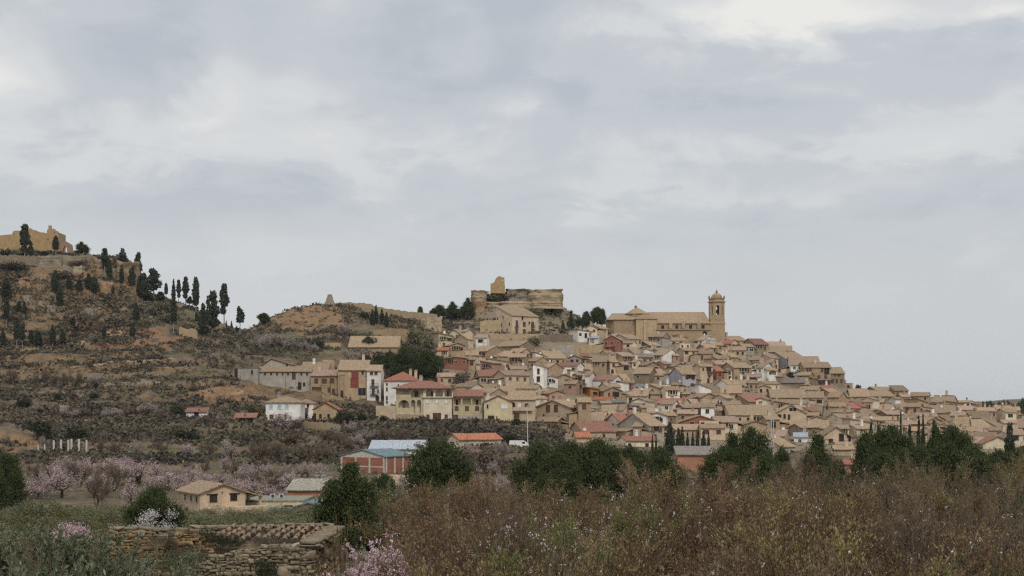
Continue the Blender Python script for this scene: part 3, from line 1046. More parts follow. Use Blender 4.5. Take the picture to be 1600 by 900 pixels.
def roof_mesh(kind, W, Dp, hw, rise, rm, ov=0.4, th=0.17, af=0.5, seed=0):
    r = random.Random(seed)
    mb = MB()

    def chevron(half0, half1, mid):
        """profile over [half0, half1], apex at mid"""
        sl0 = rise / max(0.01, mid - half0)
        sl1 = rise / max(0.01, half1 - mid)
        return [(half0 - ov, hw - sl0 * ov), (mid, hw + rise), (half1 + ov, hw - sl1 * ov),
                (half1 + ov, hw - sl1 * ov + th), (mid, hw + rise + th * 1.15), (half0 - ov, hw - sl0 * ov + th)]

    def jit(amp, nseg):
        tab = [[r.uniform(-amp, amp) for _ in range(6)] for _ in range(nseg + 1)]

        def f(k, i):
            return tab[k][{0: 0, 5: 0, 1: 1, 4: 1, 2: 2, 3: 2}.get(i, 0)]
        return f
    if kind == 'f':
        seg = max(2, int(W / 2.5))
        mb.prism(chevron(0, Dp, Dp / 2), 'x', -W / 2 - ov * 0.6, W / 2 + ov * 0.6, seg=seg, jit=jit(0.05, seg))
    elif kind == 'g':
        mb.prism(chevron(-W / 2, W / 2, -W / 2 + W * af), 'y', -ov, Dp + ov, seg=3, jit=jit(0.05, 3))
    elif kind in 'lr':
        s = rise / W
        za, zb = (hw + rise, hw) if kind == 'l' else (hw, hw + rise)
        sg = -s if kind == 'l' else s
        mb.prism([(-W / 2 - ov, za - sg * ov), (W / 2 + ov, zb + sg * ov), (W / 2 + ov, zb + sg * ov + th), (-W / 2 - ov, za - sg * ov + th)], 'y', -ov, Dp + ov)
    elif kind == 's':
        s = rise / Dp
        seg = max(2, int(W / 2.5))
        tab = [r.uniform(-0.05, 0.05) for _ in range(seg + 1)]
        mb.prism([(-ov, hw - s * ov), (Dp + ov, hw + rise + s * ov), (Dp + ov, hw + rise + s * ov + th), (-ov, hw - s * ov + th)], 'x', -W / 2 - ov * 0.6, W / 2 + ov * 0.6,
                 seg=seg, jit=lambda k, i: tab[k])
    elif kind == 'h':
        o = ov
        hx, hy = W / 2 + o, Dp / 2 + o
        if hx >= hy:
            rl = hx - hy * 0.92
            R0 = [(-rl, Dp / 2, hw + rise), (rl, Dp / 2, hw + rise)]
        else:
            R0 = [(-0.05, Dp / 2, hw + rise), (0.05, Dp / 2, hw + rise)]
        s = rise / (Dp / 2)
        zl = hw - s * o
        c = [(-hx, -o, zl), (hx, -o, zl), (hx, Dp + o, zl), (-hx, Dp + o, zl)]
        up = [(x, y, z + th) for x, y, z in c]
        v = c + up + [(x, y, z + th) for x, y, z in R0]
        mb.add(v, [(0, 1, 5, 4), (1, 2, 6, 5), (2, 3, 7, 6), (3, 0, 4, 7), (3, 2, 1, 0), (4, 5, 9, 8), (6, 7, 8, 9), (5, 6, 9), (7, 4, 8)])
    else:
        mb.box(-W / 2 - 0.12, W / 2 + 0.12, -0.12, Dp + 0.12, hw, hw + 0.25)
        mb.box(-W / 2 + 0.2, W / 2 - 0.2, 0.2, Dp - 0.2, hw + 0.25, hw + 0.27)
    return mb.mesh('roof', rm)


WORDN = {'s': 'stone_house', 'd': 'stone_house', 'r': 'brick_house', 'v': 'brick_house', 'p': 'brick_house', 'w': 'white_house', 'l': 'town_house', 'c': 'rendered_house', 'y': 'rendered_house',
         'b': 'rendered_house', 'g': 'grey_house', 'o': 'rendered_house', 'u': 'rendered_house'}
SHAPE = {'f': 'tiled roof sloping to the front', 'g': 'gable end in front', 'l': 'lean-to roof', 'r': 'lean-to roof', 's': 'shallow roof', 'h': 'hipped roof', 't': 'flat roof'}


def add_win(parent, x, z, w, h, style, y=0.0, rz=0.0, name='window', lab=None):
    o = link(name, window_mesh(w, h, style), parent, (x, y, z), (0, 0, rz))
    if lab:
        o['label'] = lab
    return o


def house(reg, X0, X1, Yr, Ye, Yb, kind, wall, roof, ops=None, Xs=None, th=None, lab=None, name=None, cat='house', win=None, dep=None, d=None,
          floor=None, fixed=False, chim=None, ov=0.52, af=0.5, group=None, style=None, rise_=None):
    px0, pyr = conv(reg, X0, Yr)
    px1, pye = conv(reg, X1, Ye)
    _, pyb = conv(reg, X0, Yb)
    seed = int(px0 * 7 + pye * 13)
    r = random.Random(seed)
    pc = (px0 + px1) / 2
    if d is None:
        d = hit(pc, pyb, 200, 700)
    W = (px1 - px0) / F * d
    ze = wz(pye, d)
    zb = min(wz(pyb, d), ze - 2.0)
    hw = ze - zb
    yaw = 0.0
    kr = (HOR - pyr) / F
    if kind in 'fhs':
        run = (kr * d - ze) / (PITCH - kr) if PITCH - kr > 0.05 else 4.0
        run = min(max(run, 2.2), 9.0)
        rise = kr * (d + run) - ze
        rise = min(max(rise, 0.3), run * 0.62)
        D_ = dep or (run * 2 if kind != 's' else run)
        if dep:
            run = dep / 2 if kind != 's' else dep
            rise = max(0.3, kr * (d + run) - ze)
    else:
        rise = max(0.15, wz(pyr, d) - ze)
        D_ = dep or r.uniform(8, 11)
    org = (wx(pc, d), d, zb)
    if Xs is not None:
        pxs, _ = conv(reg, Xs, 0)
        t = R(th or 32)
        side = abs(pxs - (px1 if pxs > px1 else px0)) / F * d
        W = W / math.cos(t)
        D_ = max(4.0, min(26, side / math.sin(t)))
        if kind in 'f':
            rise = min(rise, D_ * 0.30)
        if pxs > px1:
            yaw = -t
            cx = wx(px1, d)
            org = (cx - W / 2 * math.cos(t), d + W / 2 * math.sin(t), zb)
        else:
            yaw = t
            cx = wx(px0, d)
            org = (cx + W / 2 * math.cos(t), d + W / 2 * math.sin(t), zb)
    elif th:
        yaw = R(th)
        if lab is None and kind != 't':
            c_, s_ = math.cos(yaw), abs(math.sin(yaw))
            if kind in 'glr':
                D_ = min(D_, 8.0)
            W1 = max((W - 0.5 * D_ * s_) / c_, 0.62 * W)
            rise = rise if kind in 'fhs' else rise * W1 / W
            W = W1
    if rise_:
        rise = rise_
    wm, wword = WALLS[wall]
    rm, rword = ROOFS[roof]
    root = empty(name or WORDN[wall], org, yaw)
    storeys = max(1, int(round(hw / 2.9)))
    sw = {1: 'low', 2: 'two-storey', 3: 'three-storey'}.get(storeys, 'tall')
    rs = {'f': 'roof', 'g': 'gabled roof', 'l': 'lean-to roof', 'r': 'lean-to roof', 's': 'roof', 'h': 'hipped roof', 't': 'flat roof'}[kind]
    tag(root, lab or f'{sw} {wword} house with {rword} {rs}', cat, group or ('houses of the hillside village' if not lab else None), fixed)
    W0 = link('wall', gable_walls(kind, W, D_, hw, rise, 3.0, wm, af), root)
    rf = link('roof', roof_mesh(kind, W, D_, hw, rise, rm, ov, 0.17, af, seed), root)
    # openings the photo shows, else a plausible scatter
    if ops is not None:
        for op in ops:
            k, a0, a1, b0, b1 = op[:5]
            p0, q0 = conv(reg, a0, b0)
            p1, q1 = conv(reg, a1, b1)
            x = (wx((p0 + p1) / 2, d) - wx(pc, d)) if Xs is None else None
            if Xs is not None:
                if yaw < 0:
                    x = W / 2 - (px1 - (p0 + p1) / 2) / F * d / math.cos(yaw)
                else:
                    x = -W / 2 + ((p0 + p1) / 2 - px0) / F * d / math.cos(yaw)
            w = (p1 - p0) / F * d / math.cos(yaw)
            z0 = wz(q1, d) - zb
            z1 = wz(q0, d) - zb
            nm = 'window'
            st = k
            if k[0] == 'D':
                nm, st = 'door', k[1:]
            elif k[0] == 'S':
                nm, st = 'shutter', k[1:]
            add_win(root, x, z0, w, max(0.3, z1 - z0), st, name=nm)
    else:
        st0 = style or r.choice(['sg', 'sv', 'sg', 'db', 'sb', 'wg', 'dg', 'sv'])
        fl = max(1, int(hw / 2.7))
        nc = max(1, int(W / 2.4))
        topz = hw - 0.75
        for f_ in range(min(fl, 4)):
            big = r.random()
            for c in range(nc):
                if win is not None and win == 0:
                    continue
                if r.random() < 0.16:
                    continue
                w = r.choice([0.8, 0.9, 1.0, 1.1])
                h = r.choice([1.0, 1.2, 1.3])
                if big > 0.85:
                    w, h = min(2.0, W / nc * 0.7), 1.3
                if r.random() < 0.14:
                    h = 1.9
                x = -W / 2 + W * (c + 0.5) / nc + r.uniform(-0.3, 0.3)
                z = topz - h - f_ * 2.75
                if z < 0.1 or abs(x) + w / 2 + 0.15 > W / 2:
                    continue
                add_win(root, x, z, w, h, st0)
        if hw > 4.5 and r.random() < 0.5:
            add_win(root, r.uniform(-W / 3, W / 3), 0.0, 1.1, 2.1, r.choice(['sd', 'db', 'sb', 'sv']), name='door')
        if hw > 5 and W > 5 and r.random() < 0.28:
            mb = MB()
            bw = r.uniform(1.6, min(3.5, W * 0.5))
            mb.box(-bw / 2, bw / 2, -0.9, 0, 0, 0.14)
            mb.box(-bw / 2, bw / 2, -0.9, -0.84, 0.14, 1.0)
            mb.box(-bw / 2, -bw / 2 + 0.06, -0.84, 0, 0.14, 1.0)
            mb.box(bw / 2 - 0.06, bw / 2, -0.84, 0, 0.14, 1.0)
            mb.build('balcony', r.choice([M_IRON, M_BROWNWOOD, WALLS[wall][0], M_WHITE]), root, (r.uniform(-W / 4, W / 4), 0, hw - 3.0))
    if Xs is not None and ops is None or (Xs is not None and win == 'side'):
        n_ = int(D_ / 3.2)
        for f_ in range(max(1, int(hw / 2.8))):
            for c in range(n_):
                if r.random() < 0.4:
                    continue
                yy = D_ * (c + 0.5) / n_
                z = hw - 2.0 - f_ * 2.75
                if z < 0.1:
                    continue
                add_win(root, W / 2 if yaw < 0 else -W / 2, z, 0.9, 1.1, style or 'sg', yy, R(90) if yaw < 0 else R(-90))
    if lab is None and cat == 'house':
        if W > 4.2 and hw > 3.2 and r.random() < 0.42:
            # drying loft under the eaves: flat dark sheet painted as its shade, with posts
            lw, lh = r.uniform(1.6, min(4.5, W * 0.62)), r.uniform(1.0, 1.5)
            x = r.uniform(-(W - lw) / 2 + 0.3, (W - lw) / 2 - 0.3)
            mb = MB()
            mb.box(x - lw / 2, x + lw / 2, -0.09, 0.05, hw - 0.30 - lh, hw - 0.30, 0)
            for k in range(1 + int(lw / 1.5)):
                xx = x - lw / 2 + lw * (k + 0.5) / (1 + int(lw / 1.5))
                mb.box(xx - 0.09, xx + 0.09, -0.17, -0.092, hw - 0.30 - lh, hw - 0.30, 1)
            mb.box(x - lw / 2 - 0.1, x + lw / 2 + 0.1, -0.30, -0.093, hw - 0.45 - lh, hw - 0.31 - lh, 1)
            mb.build('loft_shade_front', [M_OPENSHADE, r.choice([M_DARKWOOD, wm, M_STONETRIM])], root)
        if kind in 'fg' and r.random() < 0.62:
            sd = r.choice((-1, 1))
            aw, ad, ah = r.uniform(2.2, 3.8), D_ * r.uniform(0.45, 0.75), hw * r.uniform(0.5, 0.8)
            y0 = r.uniform(-0.8, D_ - ad)
            xa, xb = sorted((sd * (W / 2 + 0.003), sd * (W / 2 + aw)))
            MB().box(xa, xb, y0, y0 + ad, -3, ah).build('annex', WALLS[r.choice([wall, 'b', 's', 'd'])][0], root)
            zi, zo = ah + aw * 0.22, ah
            zl, zr_ = (zo, zi) if sd < 0 else (zi, zo)
            o1, o2 = (0.4, 0.0) if sd < 0 else (0.0, 0.4)
            MB().prism([(xa - o1, zl - 0.06 * (o1 > 0)), (xb + o2, zr_ - 0.06 * (o2 > 0)), (xb + o2, zr_ + 0.16), (xa - o1, zl + 0.16)], 'y', y0 - 0.4, y0 + ad + 0.3).build('annex_roof', ROOFS[r.choice([roof, 't', 'k', 'T'])][0], root)
    # roof furniture
    def on_roof(x, y):
        if kind == 'f':
            return hw + rise * (1 - abs(y - D_ / 2) / (D_ / 2))
        if kind == 'g':
            return hw + rise * (1 - abs(x) / (W / 2))
        if kind == 'h':
            return hw + rise * max(0.0, 1 - abs(y - D_ / 2) / (D_ / 2)) * 0.6
        if kind == 'l':
            return hw + rise * (0.5 - x / W)
        if kind == 'r':
            return hw + rise * (0.5 + x / W)
        if kind == 's':
            return hw + rise * y / D_
        return hw + 0.25
    nch = chim if chim is not None else (1 if r.random() < 0.55 else 0)
    for k in range(nch):
        x, y = r.uniform(-W * 0.38, W * 0.38), D_ * r.uniform(0.35, 0.75)
        link('chimney', chimney_mesh(r.randrange(8)), rf, (x, y, on_roof(x, y)))
    q = r.random()
    if cat == 'house' and chim is None:
        x, y = r.uniform(-W * 0.4, W * 0.4), D_ * r.uniform(0.25, 0.5)
        if q < 0.13:
            link('satellite_dish', dish_mesh(), rf, (x, y, on_roof(x, y)), (0, 0, r.uniform(-0.6, 0.6)))
        elif q < 0.36:
            link('antenna', antenna_mesh(), rf, (x, y, on_roof(x, y)), (0, 0, r.uniform(-1, 1)))
    HOUSES.append(dict(root=root, W=W, D=D_, hw=hw, rise=rise, d=d, zb=zb, pc=pc, px0=px0, px1=px1, yaw=yaw, roof=rf, wall=W0))
    return HOUSES[-1]


# region, X0, X1, Yridge, Yeave, Ybase, kind, wall, roof
VILLAGE = '''
M 122 265 585 612 712 l y t
M 205 325 550 588 640 g c t
M 322 372 555 575 640 f c t
M 437 540 600 626 712 f w k
M 365 440 600 640 720 f b t
M 216 366 666 692 785 g s T
M 118 216 710 731 800 f b o
M 176 380 786 800 896 g r R
A 316 388 180 195 300 f o t
A 384 500 190 236 300 f w t
A 500 738 186 222 300 l b t
A 302 542 68 116 182 f s t
A 412 520 140 160 195 f c t
A 548 850 20 66 110 f d t
A 660 842 92 132 166 f b t
A 545 722 116 164 200 f b R
A 700 872 140 172 300 f s t
A 862 1002 172 210 262 f s t
A 955 1080 122 166 222 l w t
A 1050 1290 116 182 240 f s t
A 1272 1412 150 180 252 g g T
A 1396 1476 140 162 240 f s r
A 1160 1382 226 256 332 f w R
A 1372 1522 246 286 340 f d t
A 1500 1602 186 216 292 f b t
A 410 650 300 356 430 f s R
A 648 936 302 346 482 f b k
A 930 1052 232 262 484 l w t
A 1000 1116 232 276 404 f s t
A 1080 1384 336 382 450 g b t
A 1222 1362 402 428 532 f p T
A 1358 1424 330 345 534 f d t
A 1426 1502 312 346 462 f w t
A 150 382 425 441 482 f s t
A 384 640 432 482 506 f b t
A 310 552 476 542 590 f s t
A 600 820 455 500 540 f b t
A 955 1092 548 570 642 f w t
A 1012 1122 478 500 560 f w t
A 945 1192 752 790 832 f d T
B 0 182 462 482 585 l w t
B 120 216 530 542 618 s w w
B 75 210 416 448 520 g c t
B 205 338 414 452 545 f b t
B 258 434 514 562 672 g r R
B 350 456 505 520 590 f w k
B 436 554 572 590 650 f c k
B 462 674 510 552 640 f b t
B 672 852 500 530 602 f g T
B 822 1002 482 516 560 f b r
B 902 1052 546 566 612 f c t
B 682 846 580 616 660 f d t
B 994 1104 572 592 642 t c t
B 1042 1152 492 522 575 f p k
B 1150 1252 520 560 612 f w k
B 1226 1372 536 562 604 f w w
B 1372 1502 560 596 642 f c r
B 1090 1302 596 636 672 f p k
B 1298 1420 588 612 660 f o t
B 545 642 636 690 724 s b t
B 636 722 632 652 712 g w t
B 572 752 696 726 792 f d g
B 702 874 652 706 796 f w t
B 772 932 640 672 712 f c g
B 912 1014 670 712 772 f p k
B 1022 1184 640 662 764 f b T
B 1180 1324 662 692 782 f p T
B 1302 1462 712 742 816 f b t
B 1402 1602 682 722 780 f s t
B 150 302 716 770 895 f s t
B 298 436 722 772 895 f b t
B 0 166 792 842 896 f s t
B 434 526 776 797 896 f s k
B 524 592 752 772 838 f c t
B 588 652 742 756 830 f w t
B 652 832 766 802 858 g s T
B 826 932 768 792 850 f p R
B 930 1072 776 812 862 g s T
C 530 732 90 146 246 f d t
C 728 902 102 162 214 f s t
C 882 992 96 112 182 l c t
C 998 1182 92 152 334 f l t
C 1178 1334 56 76 240 f b t
C 1332 1438 76 122 214 f r r
C 1434 1522 84 106 222 f c k
C 1500 1600 86 102 220 f w k
C 1440 1602 206 252 312 f w t
C 1382 1602 262 332 420 f b t
C 1150 1332 242 292 340 l w k
C 140 378 166 206 296 f w R
C 376 540 152 222 270 f s t
C 255 452 272 312 416 g s T
C 110 248 276 300 376 l u o
C 460 562 218 236 310 f r T
C 540 682 240 256 316 t l w
C 476 702 292 352 392 f s R
C 690 822 236 282 332 l s t
C 818 912 240 256 318 t w k
C 712 814 322 342 396 f b t
C 918 1012 232 252 330 f s t
C 888 1034 292 322 376 f d t
C 1010 1100 320 340 390 f p R
C 756 1042 388 430 490 f c r
C 1040 1214 392 440 480 f b R
C 1160 1402 332 376 430 g s T
C 840 1062 462 502 530 g c T
C 1150 1312 422 462 502 g w t
C 1328 1502 412 440 480 f b w
C 1390 1602 490 546 580 f s t
C 1310 1400 486 520 570 f d t
C 518 632 432 452 540 f g g
C 618 744 452 472 566 f s t
C 340 470 452 500 560 f b t
C 340 520 470 478 540 f p R
C 92 212 470 482 552 l w t
C 200 384 452 512 562 f c t
C 352 474 512 572 640 f b t
C 60 282 522 600 662 f s t
C 130 440 522 574 650 f c t
C 30 412 612 702 760 f b R
C 410 582 532 632 722 f w r
C 520 660 560 652 790 f b t
C 640 910 530 646 800 f g t
C 930 1252 636 682 762 f b t
C 1340 1560 560 612 722 f c k
C 460 812 752 790 850 f c R
C 0 152 712 756 812 f b o
C 680 800 480 520 600 f b k
C 300 482 402 422 462 f g g
C 150 345 372 396 426 f w o
C 20 150 380 420 700 f s t
C 240 340 410 430 470 f s t
C 1060 1160 640 662 720 f b k
C 700 840 640 668 740 f b t
D 470 642 182 236 306 f o R
D 205 432 156 196 232 f b t
D 540 792 210 252 306 f s k
D 600 852 250 306 336 f p t
D 360 502 232 256 340 f g t
D 718 872 302 360 400 f b r
D 748 1052 312 382 512 f l t
D 832 1124 352 430 580 f w k
D 618 738 332 366 480 f y t
D 410 624 346 382 440 f g t
D 540 642 376 392 448 t w t
D 188 352 316 356 420 f s t
D 95 232 336 372 442 f b t
D 260 484 412 457 596 f s t
D 480 592 414 457 590 f w t
D 582 732 456 482 604 f w t
D 662 754 512 542 604 f d t
D 210 412 577 622 668 f w t
D 408 554 577 607 672 f p T
D 556 752 592 612 680 f y t
D 735 972 562 602 646 f d g
D 735 860 500 560 600 f s R
D 380 712 706 786 830 f s R
D 640 992 672 746 802 f s t
D 980 1160 692 746 812 f b t
D 1155 1324 692 742 806 f s t
D 1090 1242 632 666 706 f r r
D 992 1122 692 702 726 t l w
D 1236 1424 662 736 780 f s t
D 1400 1602 662 736 780 f s t
D 500 1004 768 806 840 f b t
D 900 1100 640 672 700 f b t
D 860 1000 600 622 660 f b t
D 1345 1432 600 612 656 t s t
D 60 240 706 742 800 f b t
D 0 130 778 812 860 f b k
D 880 1000 560 590 640 s d t
E 600 852 276 302 350 f d t
E 566 962 352 424 480 f p t
E 958 1334 332 412 476 f b t
E 1172 1472 242 310 340 h b t
E 1262 1602 316 348 410 f b t
E 650 800 205 245 276 f s k
E 752 902 226 262 290 f b R
E 950 1100 246 290 330 g b k
E 410 552 442 500 560 f b k
E 430 702 482 602 662 f b t
E 612 752 470 506 560 f w w
E 430 602 362 372 446 f c t
E 1072 1292 182 232 262 f s r
E 1402 1562 202 246 306 f w R
E 1522 1602 252 306 340 f c r
E 1000 1200 592 626 690 f b t
E 1040 1220 732 770 860 f p r
E 1170 1330 420 450 520 f c t
E 960 1120 180 215 250 f s t
E 550 640 380 420 470 f d t
G 0 382 186 240 272 f d t
G 150 360 152 182 246 f s t
G 350 492 142 186 240 s s T
G 500 692 204 236 280 f p t
G 420 510 220 246 290 f s k
G 738 884 226 236 270 t d g
G 558 692 262 302 412 l s t
G 690 932 242 296 346 f b t
G 928 1082 282 296 356 f w t
G 1080 1214 282 296 356 t s t
G 1292 1478 326 366 392 f w o
G 1470 1604 382 422 460 f c r
G 1060 1284 384 450 500 f s T
G 1282 1482 382 440 480 f g T
G 1082 1314 466 546 602 f s t
G 1308 1456 452 532 580 f b t
G 1130 1442 556 626 650 f p k
G 970 1312 632 690 730 f b R
G 1502 1604 462 542 580 f b k
G 1400 1604 470 498 540 f c k
G 1500 1604 560 600 660 f b R
G 385 532 286 356 392 f s t
G 350 442 252 266 312 f w t
G 276 402 392 432 460 f y r
G 396 502 382 408 460 g y t
G 492 702 412 466 500 g d t
G 650 872 416 476 520 g p k
G 866 1084 442 582 602 f b t
G 700 960 330 400 440 f s t
G 830 1040 380 410 450 f b w
G 940 1150 350 376 420 f w k
G 430 640 470 510 570 f b k
G 0 120 290 340 380 f s R
G 140 260 270 300 340 f s t
G 1200 1400 350 384 420 f b k
G 1010 1110 590 612 650 f g g
'''
for ln in VILLAGE.strip().splitlines():
    q = ln.split()
    if q[8] == 'R' and RND.random() < 0.4:
        q[8] = 'k'
    house(q[0], *[float(v) for v in q[1:6]], q[6], q[7], q[8], th=RND.choice((-1, 1)) * RND.uniform(3, 34))
# ------------------------------------------------------------------ houses the photo shows clearly
def side_wins(hs, ys, zs, w=0.9, h=1.1, style='sg'):
    s = -1 if hs['yaw'] > 0 else 1
    for y, z in zip(ys, zs):
        add_win(hs['root'], s * hs['W'] / 2, z, w, h, style, y, R(90) * s)


def balcony(root, x, z, w, mat, dep=0.9, solid=False):
    mb = MB()
    mb.box(x - w / 2, x + w / 2, -dep, -0.01, z - 0.14, z)
    if solid:
        mb.box(x - w / 2, x + w / 2, -dep, -dep + 0.08, z, z + 0.95)
        mb.box(x - w / 2, x - w / 2 + 0.08, -dep + 0.08, -0.01, z, z + 0.95)
        mb.box(x + w / 2 - 0.08, x + w / 2, -dep + 0.08, -0.01, z, z + 0.95)
    else:
        mb.box(x - w / 2, x + w / 2, -dep, -dep + 0.05, z + 0.9, z + 0.97)
        n = max(3, int(w / 0.16))
        for i in range(n + 1):
            xx = x - w / 2 + w * i / n
            mb.box(xx - 0.015, xx + 0.015, -dep + 0.01, -dep + 0.04, z, z + 0.9)
    return mb.build('balcony', mat, root)


def lx(hs, reg, X):
    """a zoom column as a position along the facade"""
    p, _ = conv(reg, X, 0)
    return (p - hs['pc']) / F * hs['d']


def lz(hs, reg, Y):
    _, q = conv(reg, 0, Y)
    return wz(q, hs['d']) - hs['zb']


def hs_fixed(lab, *a, **k):
    return house(*a, lab=lab, fixed=True, **k)


# front row, from the villa to the tower side
h = hs_fixed('tan stone gabled house with two tall dark windows, before the long brick-red roof', 'A', 978, 1296, 586, 655, 832, 'g', 'b', 't', Xs=1492, th=36, cat='house',
             ops=[('bb', 1074, 1104, 634, 698), ('bb', 1148, 1180, 634, 698), ('sv', 1040, 1056, 718, 744), ('sv', 1186, 1202, 738, 756)])
side_wins(h, [1.6, 3.8, 6.5, 8.0, 10.2], [h['hw'] - 2.6] * 5, 0.9, 1.7, 'bb')
side_wins(h, [1.6, 3.8, 5.6], [h['hw'] - 5.6] * 3, 0.9, 1.5, 'bb')
side_wins(h, [1.6], [h['hw'] - 8.6], 1.0, 1.8, 'sv')
h = hs_fixed('plain cream-yellow gabled house between the arched villa and the beige lamp-post house', 'A', 470, 742, 542, 604, 802, 'g', 'y', 'T', dep=12,
             ops=[('wg', 494, 513, 626, 668), ('ww', 636, 692, 626, 664), ('Dvv', 508, 566, 734, 770)], chim=1)
h = hs_fixed('beige three-storey house behind the lamp post with a broad tan roof', 'A', 706, 962, 500, 580, 802, 'f', 'b', 't',
             ops=[('bv', 710, 765, 612, 655), ('ww', 795, 822, 622, 650), ('db', 865, 893, 618, 645), ('bb', 762, 806, 714, 752)], chim=1)
balcony(h['root'], lx(h, 'A', 790), lz(h, 'A', 684), 9.0, WALLS['b'][0], 1.0, True)
h = hs_fixed('solid tan stone block with a dark recessed loggia at the right-hand end of the skyline', 'D', 965, 1222, 406, 456, 632, 'f', 's', 't',
             ops=[('db', 984, 1001, 470, 492), ('db', 1010, 1034, 468, 490), ('db', 1125, 1146, 466, 498), ('dv', 1158, 1202, 464, 520), ('db', 1012, 1038, 538, 568), ('db', 1092, 1116, 534, 560),
                  ('db', 1158, 1182, 534, 560), ('Ddd', 996, 1010, 612, 634)])
balcony(h['root'], lx(h, 'D', 1142), lz(h, 'D', 600), 7.0, M_DARKWOOD, 1.0, True)
h = hs_fixed('grey-tan stone house ending the skyline row where the hill drops away', 'D', 1212, 1352, 456, 512, 634, 'f', 'd', 't',
             ops=[('db', 1254, 1270, 516, 538), ('db', 1284, 1310, 514, 538), ('db', 1230, 1246, 570, 604), ('db', 1268, 1284, 570, 604), ('db', 1314, 1330, 570, 600)], chim=0)
h = hs_fixed('long tan house with a row of small arched openings under its wide roof', 'E', 0, 434, 206, 297, 402, 'f', 'b', 't', chim=0,
             ops=[('sv', 165, 190, 322, 356), ('sv', 199, 222, 322, 356), ('sv', 230, 254, 318, 368), ('sv', 262, 289, 318, 368), ('sv', 370, 388, 312, 362), ('sv', 90, 112, 322, 350)])
h = hs_fixed('tan gable end with a grey glazed attic beside the long arcaded house', 'E', 432, 740, 206, 284, 402, 'g', 'b', 't', chim=0,
             ops=[('wg', 572, 644, 228, 262), ('dv', 462, 478, 292, 320), ('dv', 482, 496, 292, 320), ('dv', 520, 537, 292, 330), ('dv', 562, 580, 296, 342)])
h = hs_fixed('red brick gabled house with a cream lower annex facing the dark cypresses', 'C', 985, 1402, 550, 616, 722, 'g', 'r', 't', chim=0, ops=[('sv', 1096, 1136, 612, 642)])
mb = MB()
x0, x1, z1 = lx(h, 'C', 1180), lx(h, 'C', 1362), lz(h, 'C', 600)
mb.box(x0, x1, -2.2, -0.01, -3, z1)
mb.build('annex', WALLS['c'][0], h['root'])
add_win(h['root'], (x0 + x1) / 2 + 0.8, lz(h, 'C', 668), 3.2, 1.3, 'sg', -2.2)
add_win(h['root'], x0 + 0.9, lz(h, 'C', 670), 0.9, 1.7, 'dv', -2.2)
h = hs_fixed('tan gabled house with two dark triangular glazed bays just above the pines', 'E', 868, 1182, 412, 520, 580, 'g', 'b', 't', Xs=None, chim=1,
             ops=[('sv', 1050, 1100, 478, 552), ('sv', 1128, 1166, 490, 552), ('dv', 955, 990, 530, 560)])
h = hs_fixed('cream gabled house low at the right edge of the village beyond the pines', 'G', 1206, 1492, 632, 694, 752, 'g', 'c', 'R', chim=0, ops=[])
house('E', 1290, 1376, 141, 171, 246, 'h', 'b', 't', lab='square tan tower with a small pyramid roof among the village houses', fixed=True, name='bell_tower', cat='tower',
      ops=[('dv', 1310, 1328, 198, 236), ('dv', 1336, 1352, 198, 236)], chim=0, dep=4.6)

# small tapered belfry
d_ = hit(*conv('E', 930, 352))
root = tag(empty('bell_tower', (wx(conv('E', 930, 0)[0], d_), d_, wz(conv('E', 0, 345)[1], d_))), 'small tapered stone belfry standing alone above the white metal roof', 'tower', fixed=True)
k_ = d_ / F / 6.154
mb = MB()
q2 = math.sqrt(2)
mb.lathe([(46 * k_ * q2, -4), (44 * k_ * q2, 0), (32 * k_ * q2, 92 * k_), (28 * k_ * q2, 92 * k_), (28 * k_ * q2, 128 * k_)], 4, rot=math.pi / 4)
mb.build('shaft', WALLS['d'][0], root)
mb = MB()
mb.lathe([(36 * k_ * q2, 128 * k_), (34 * k_ * q2, 134 * k_), (0.1, 146 * k_)], 4, rot=math.pi / 4)
mb.build('roof', ROOFS['T'][0], root)
add_win(root, 0, 98 * k_, 0.8, 1.6, 'sv', -28 * k_)

# left end of the village
h = hs_fixed('long grey barn with a row of tiny windows and a tan roof edge', 'K', 242, 620, 612, 641, 768, 's', 'g', 't', chim=0,
             ops=[('sv', x, x + 13, 650, 669) for x in (286, 330, 372, 412, 450, 546, 586)] + [('db', 488, 509, 644, 695), ('Ddv', 530, 550, 720, 768), ('sv', 564, 581, 720, 746)])
h = hs_fixed('flat-roofed pale grey lean annex at the end of the long grey barn', 'K', 70, 243, 612, 620, 706, 't', 'g', 'g', chim=0, ops=[('sg', 192, 207, 632, 664), ('dv', 76, 96, 624, 692)], dep=8)
h = hs_fixed('grey gabled house with a red-brown roof behind the long grey barn', 'K', 246, 542, 552, 612, 650, 'g', 'g', 'R', af=0.32, chim=0, ops=[('sv', 442, 457, 592, 612), ('sv', 496, 511, 592, 612)])
hs_fixed('tan-roofed house with a stone chimney between the barn and the rocky bank', 'K', 545, 737, 576, 634, 700, 'f', 'b', 't', chim=2)
h = hs_fixed('ochre two-storey house with a wide brown garage door beside the barn', 'K', 620, 820, 632, 671, 812, 'f', 'o', 'k', chim=1,
             ops=[('bb', 648, 669, 694, 724), ('bb', 700, 732, 694, 724), ('bb', 760, 783, 692, 722), ('Dbb', 630, 693, 755, 802), ('bb', 742, 757, 758, 788), ('Dbb', 772, 790, 765, 816)])
h = hs_fixed('stone house with a red-brick patch attached to the white four-storey front', 'K', 815, 1020, 562, 630, 852, 'f', 's', 't', chim=1,
             ops=[('rr', 906, 958, 690, 754), ('rr', 912, 958, 648, 684), ('sv', 982, 998, 640, 664), ('sg', 958, 1012, 760, 812)])
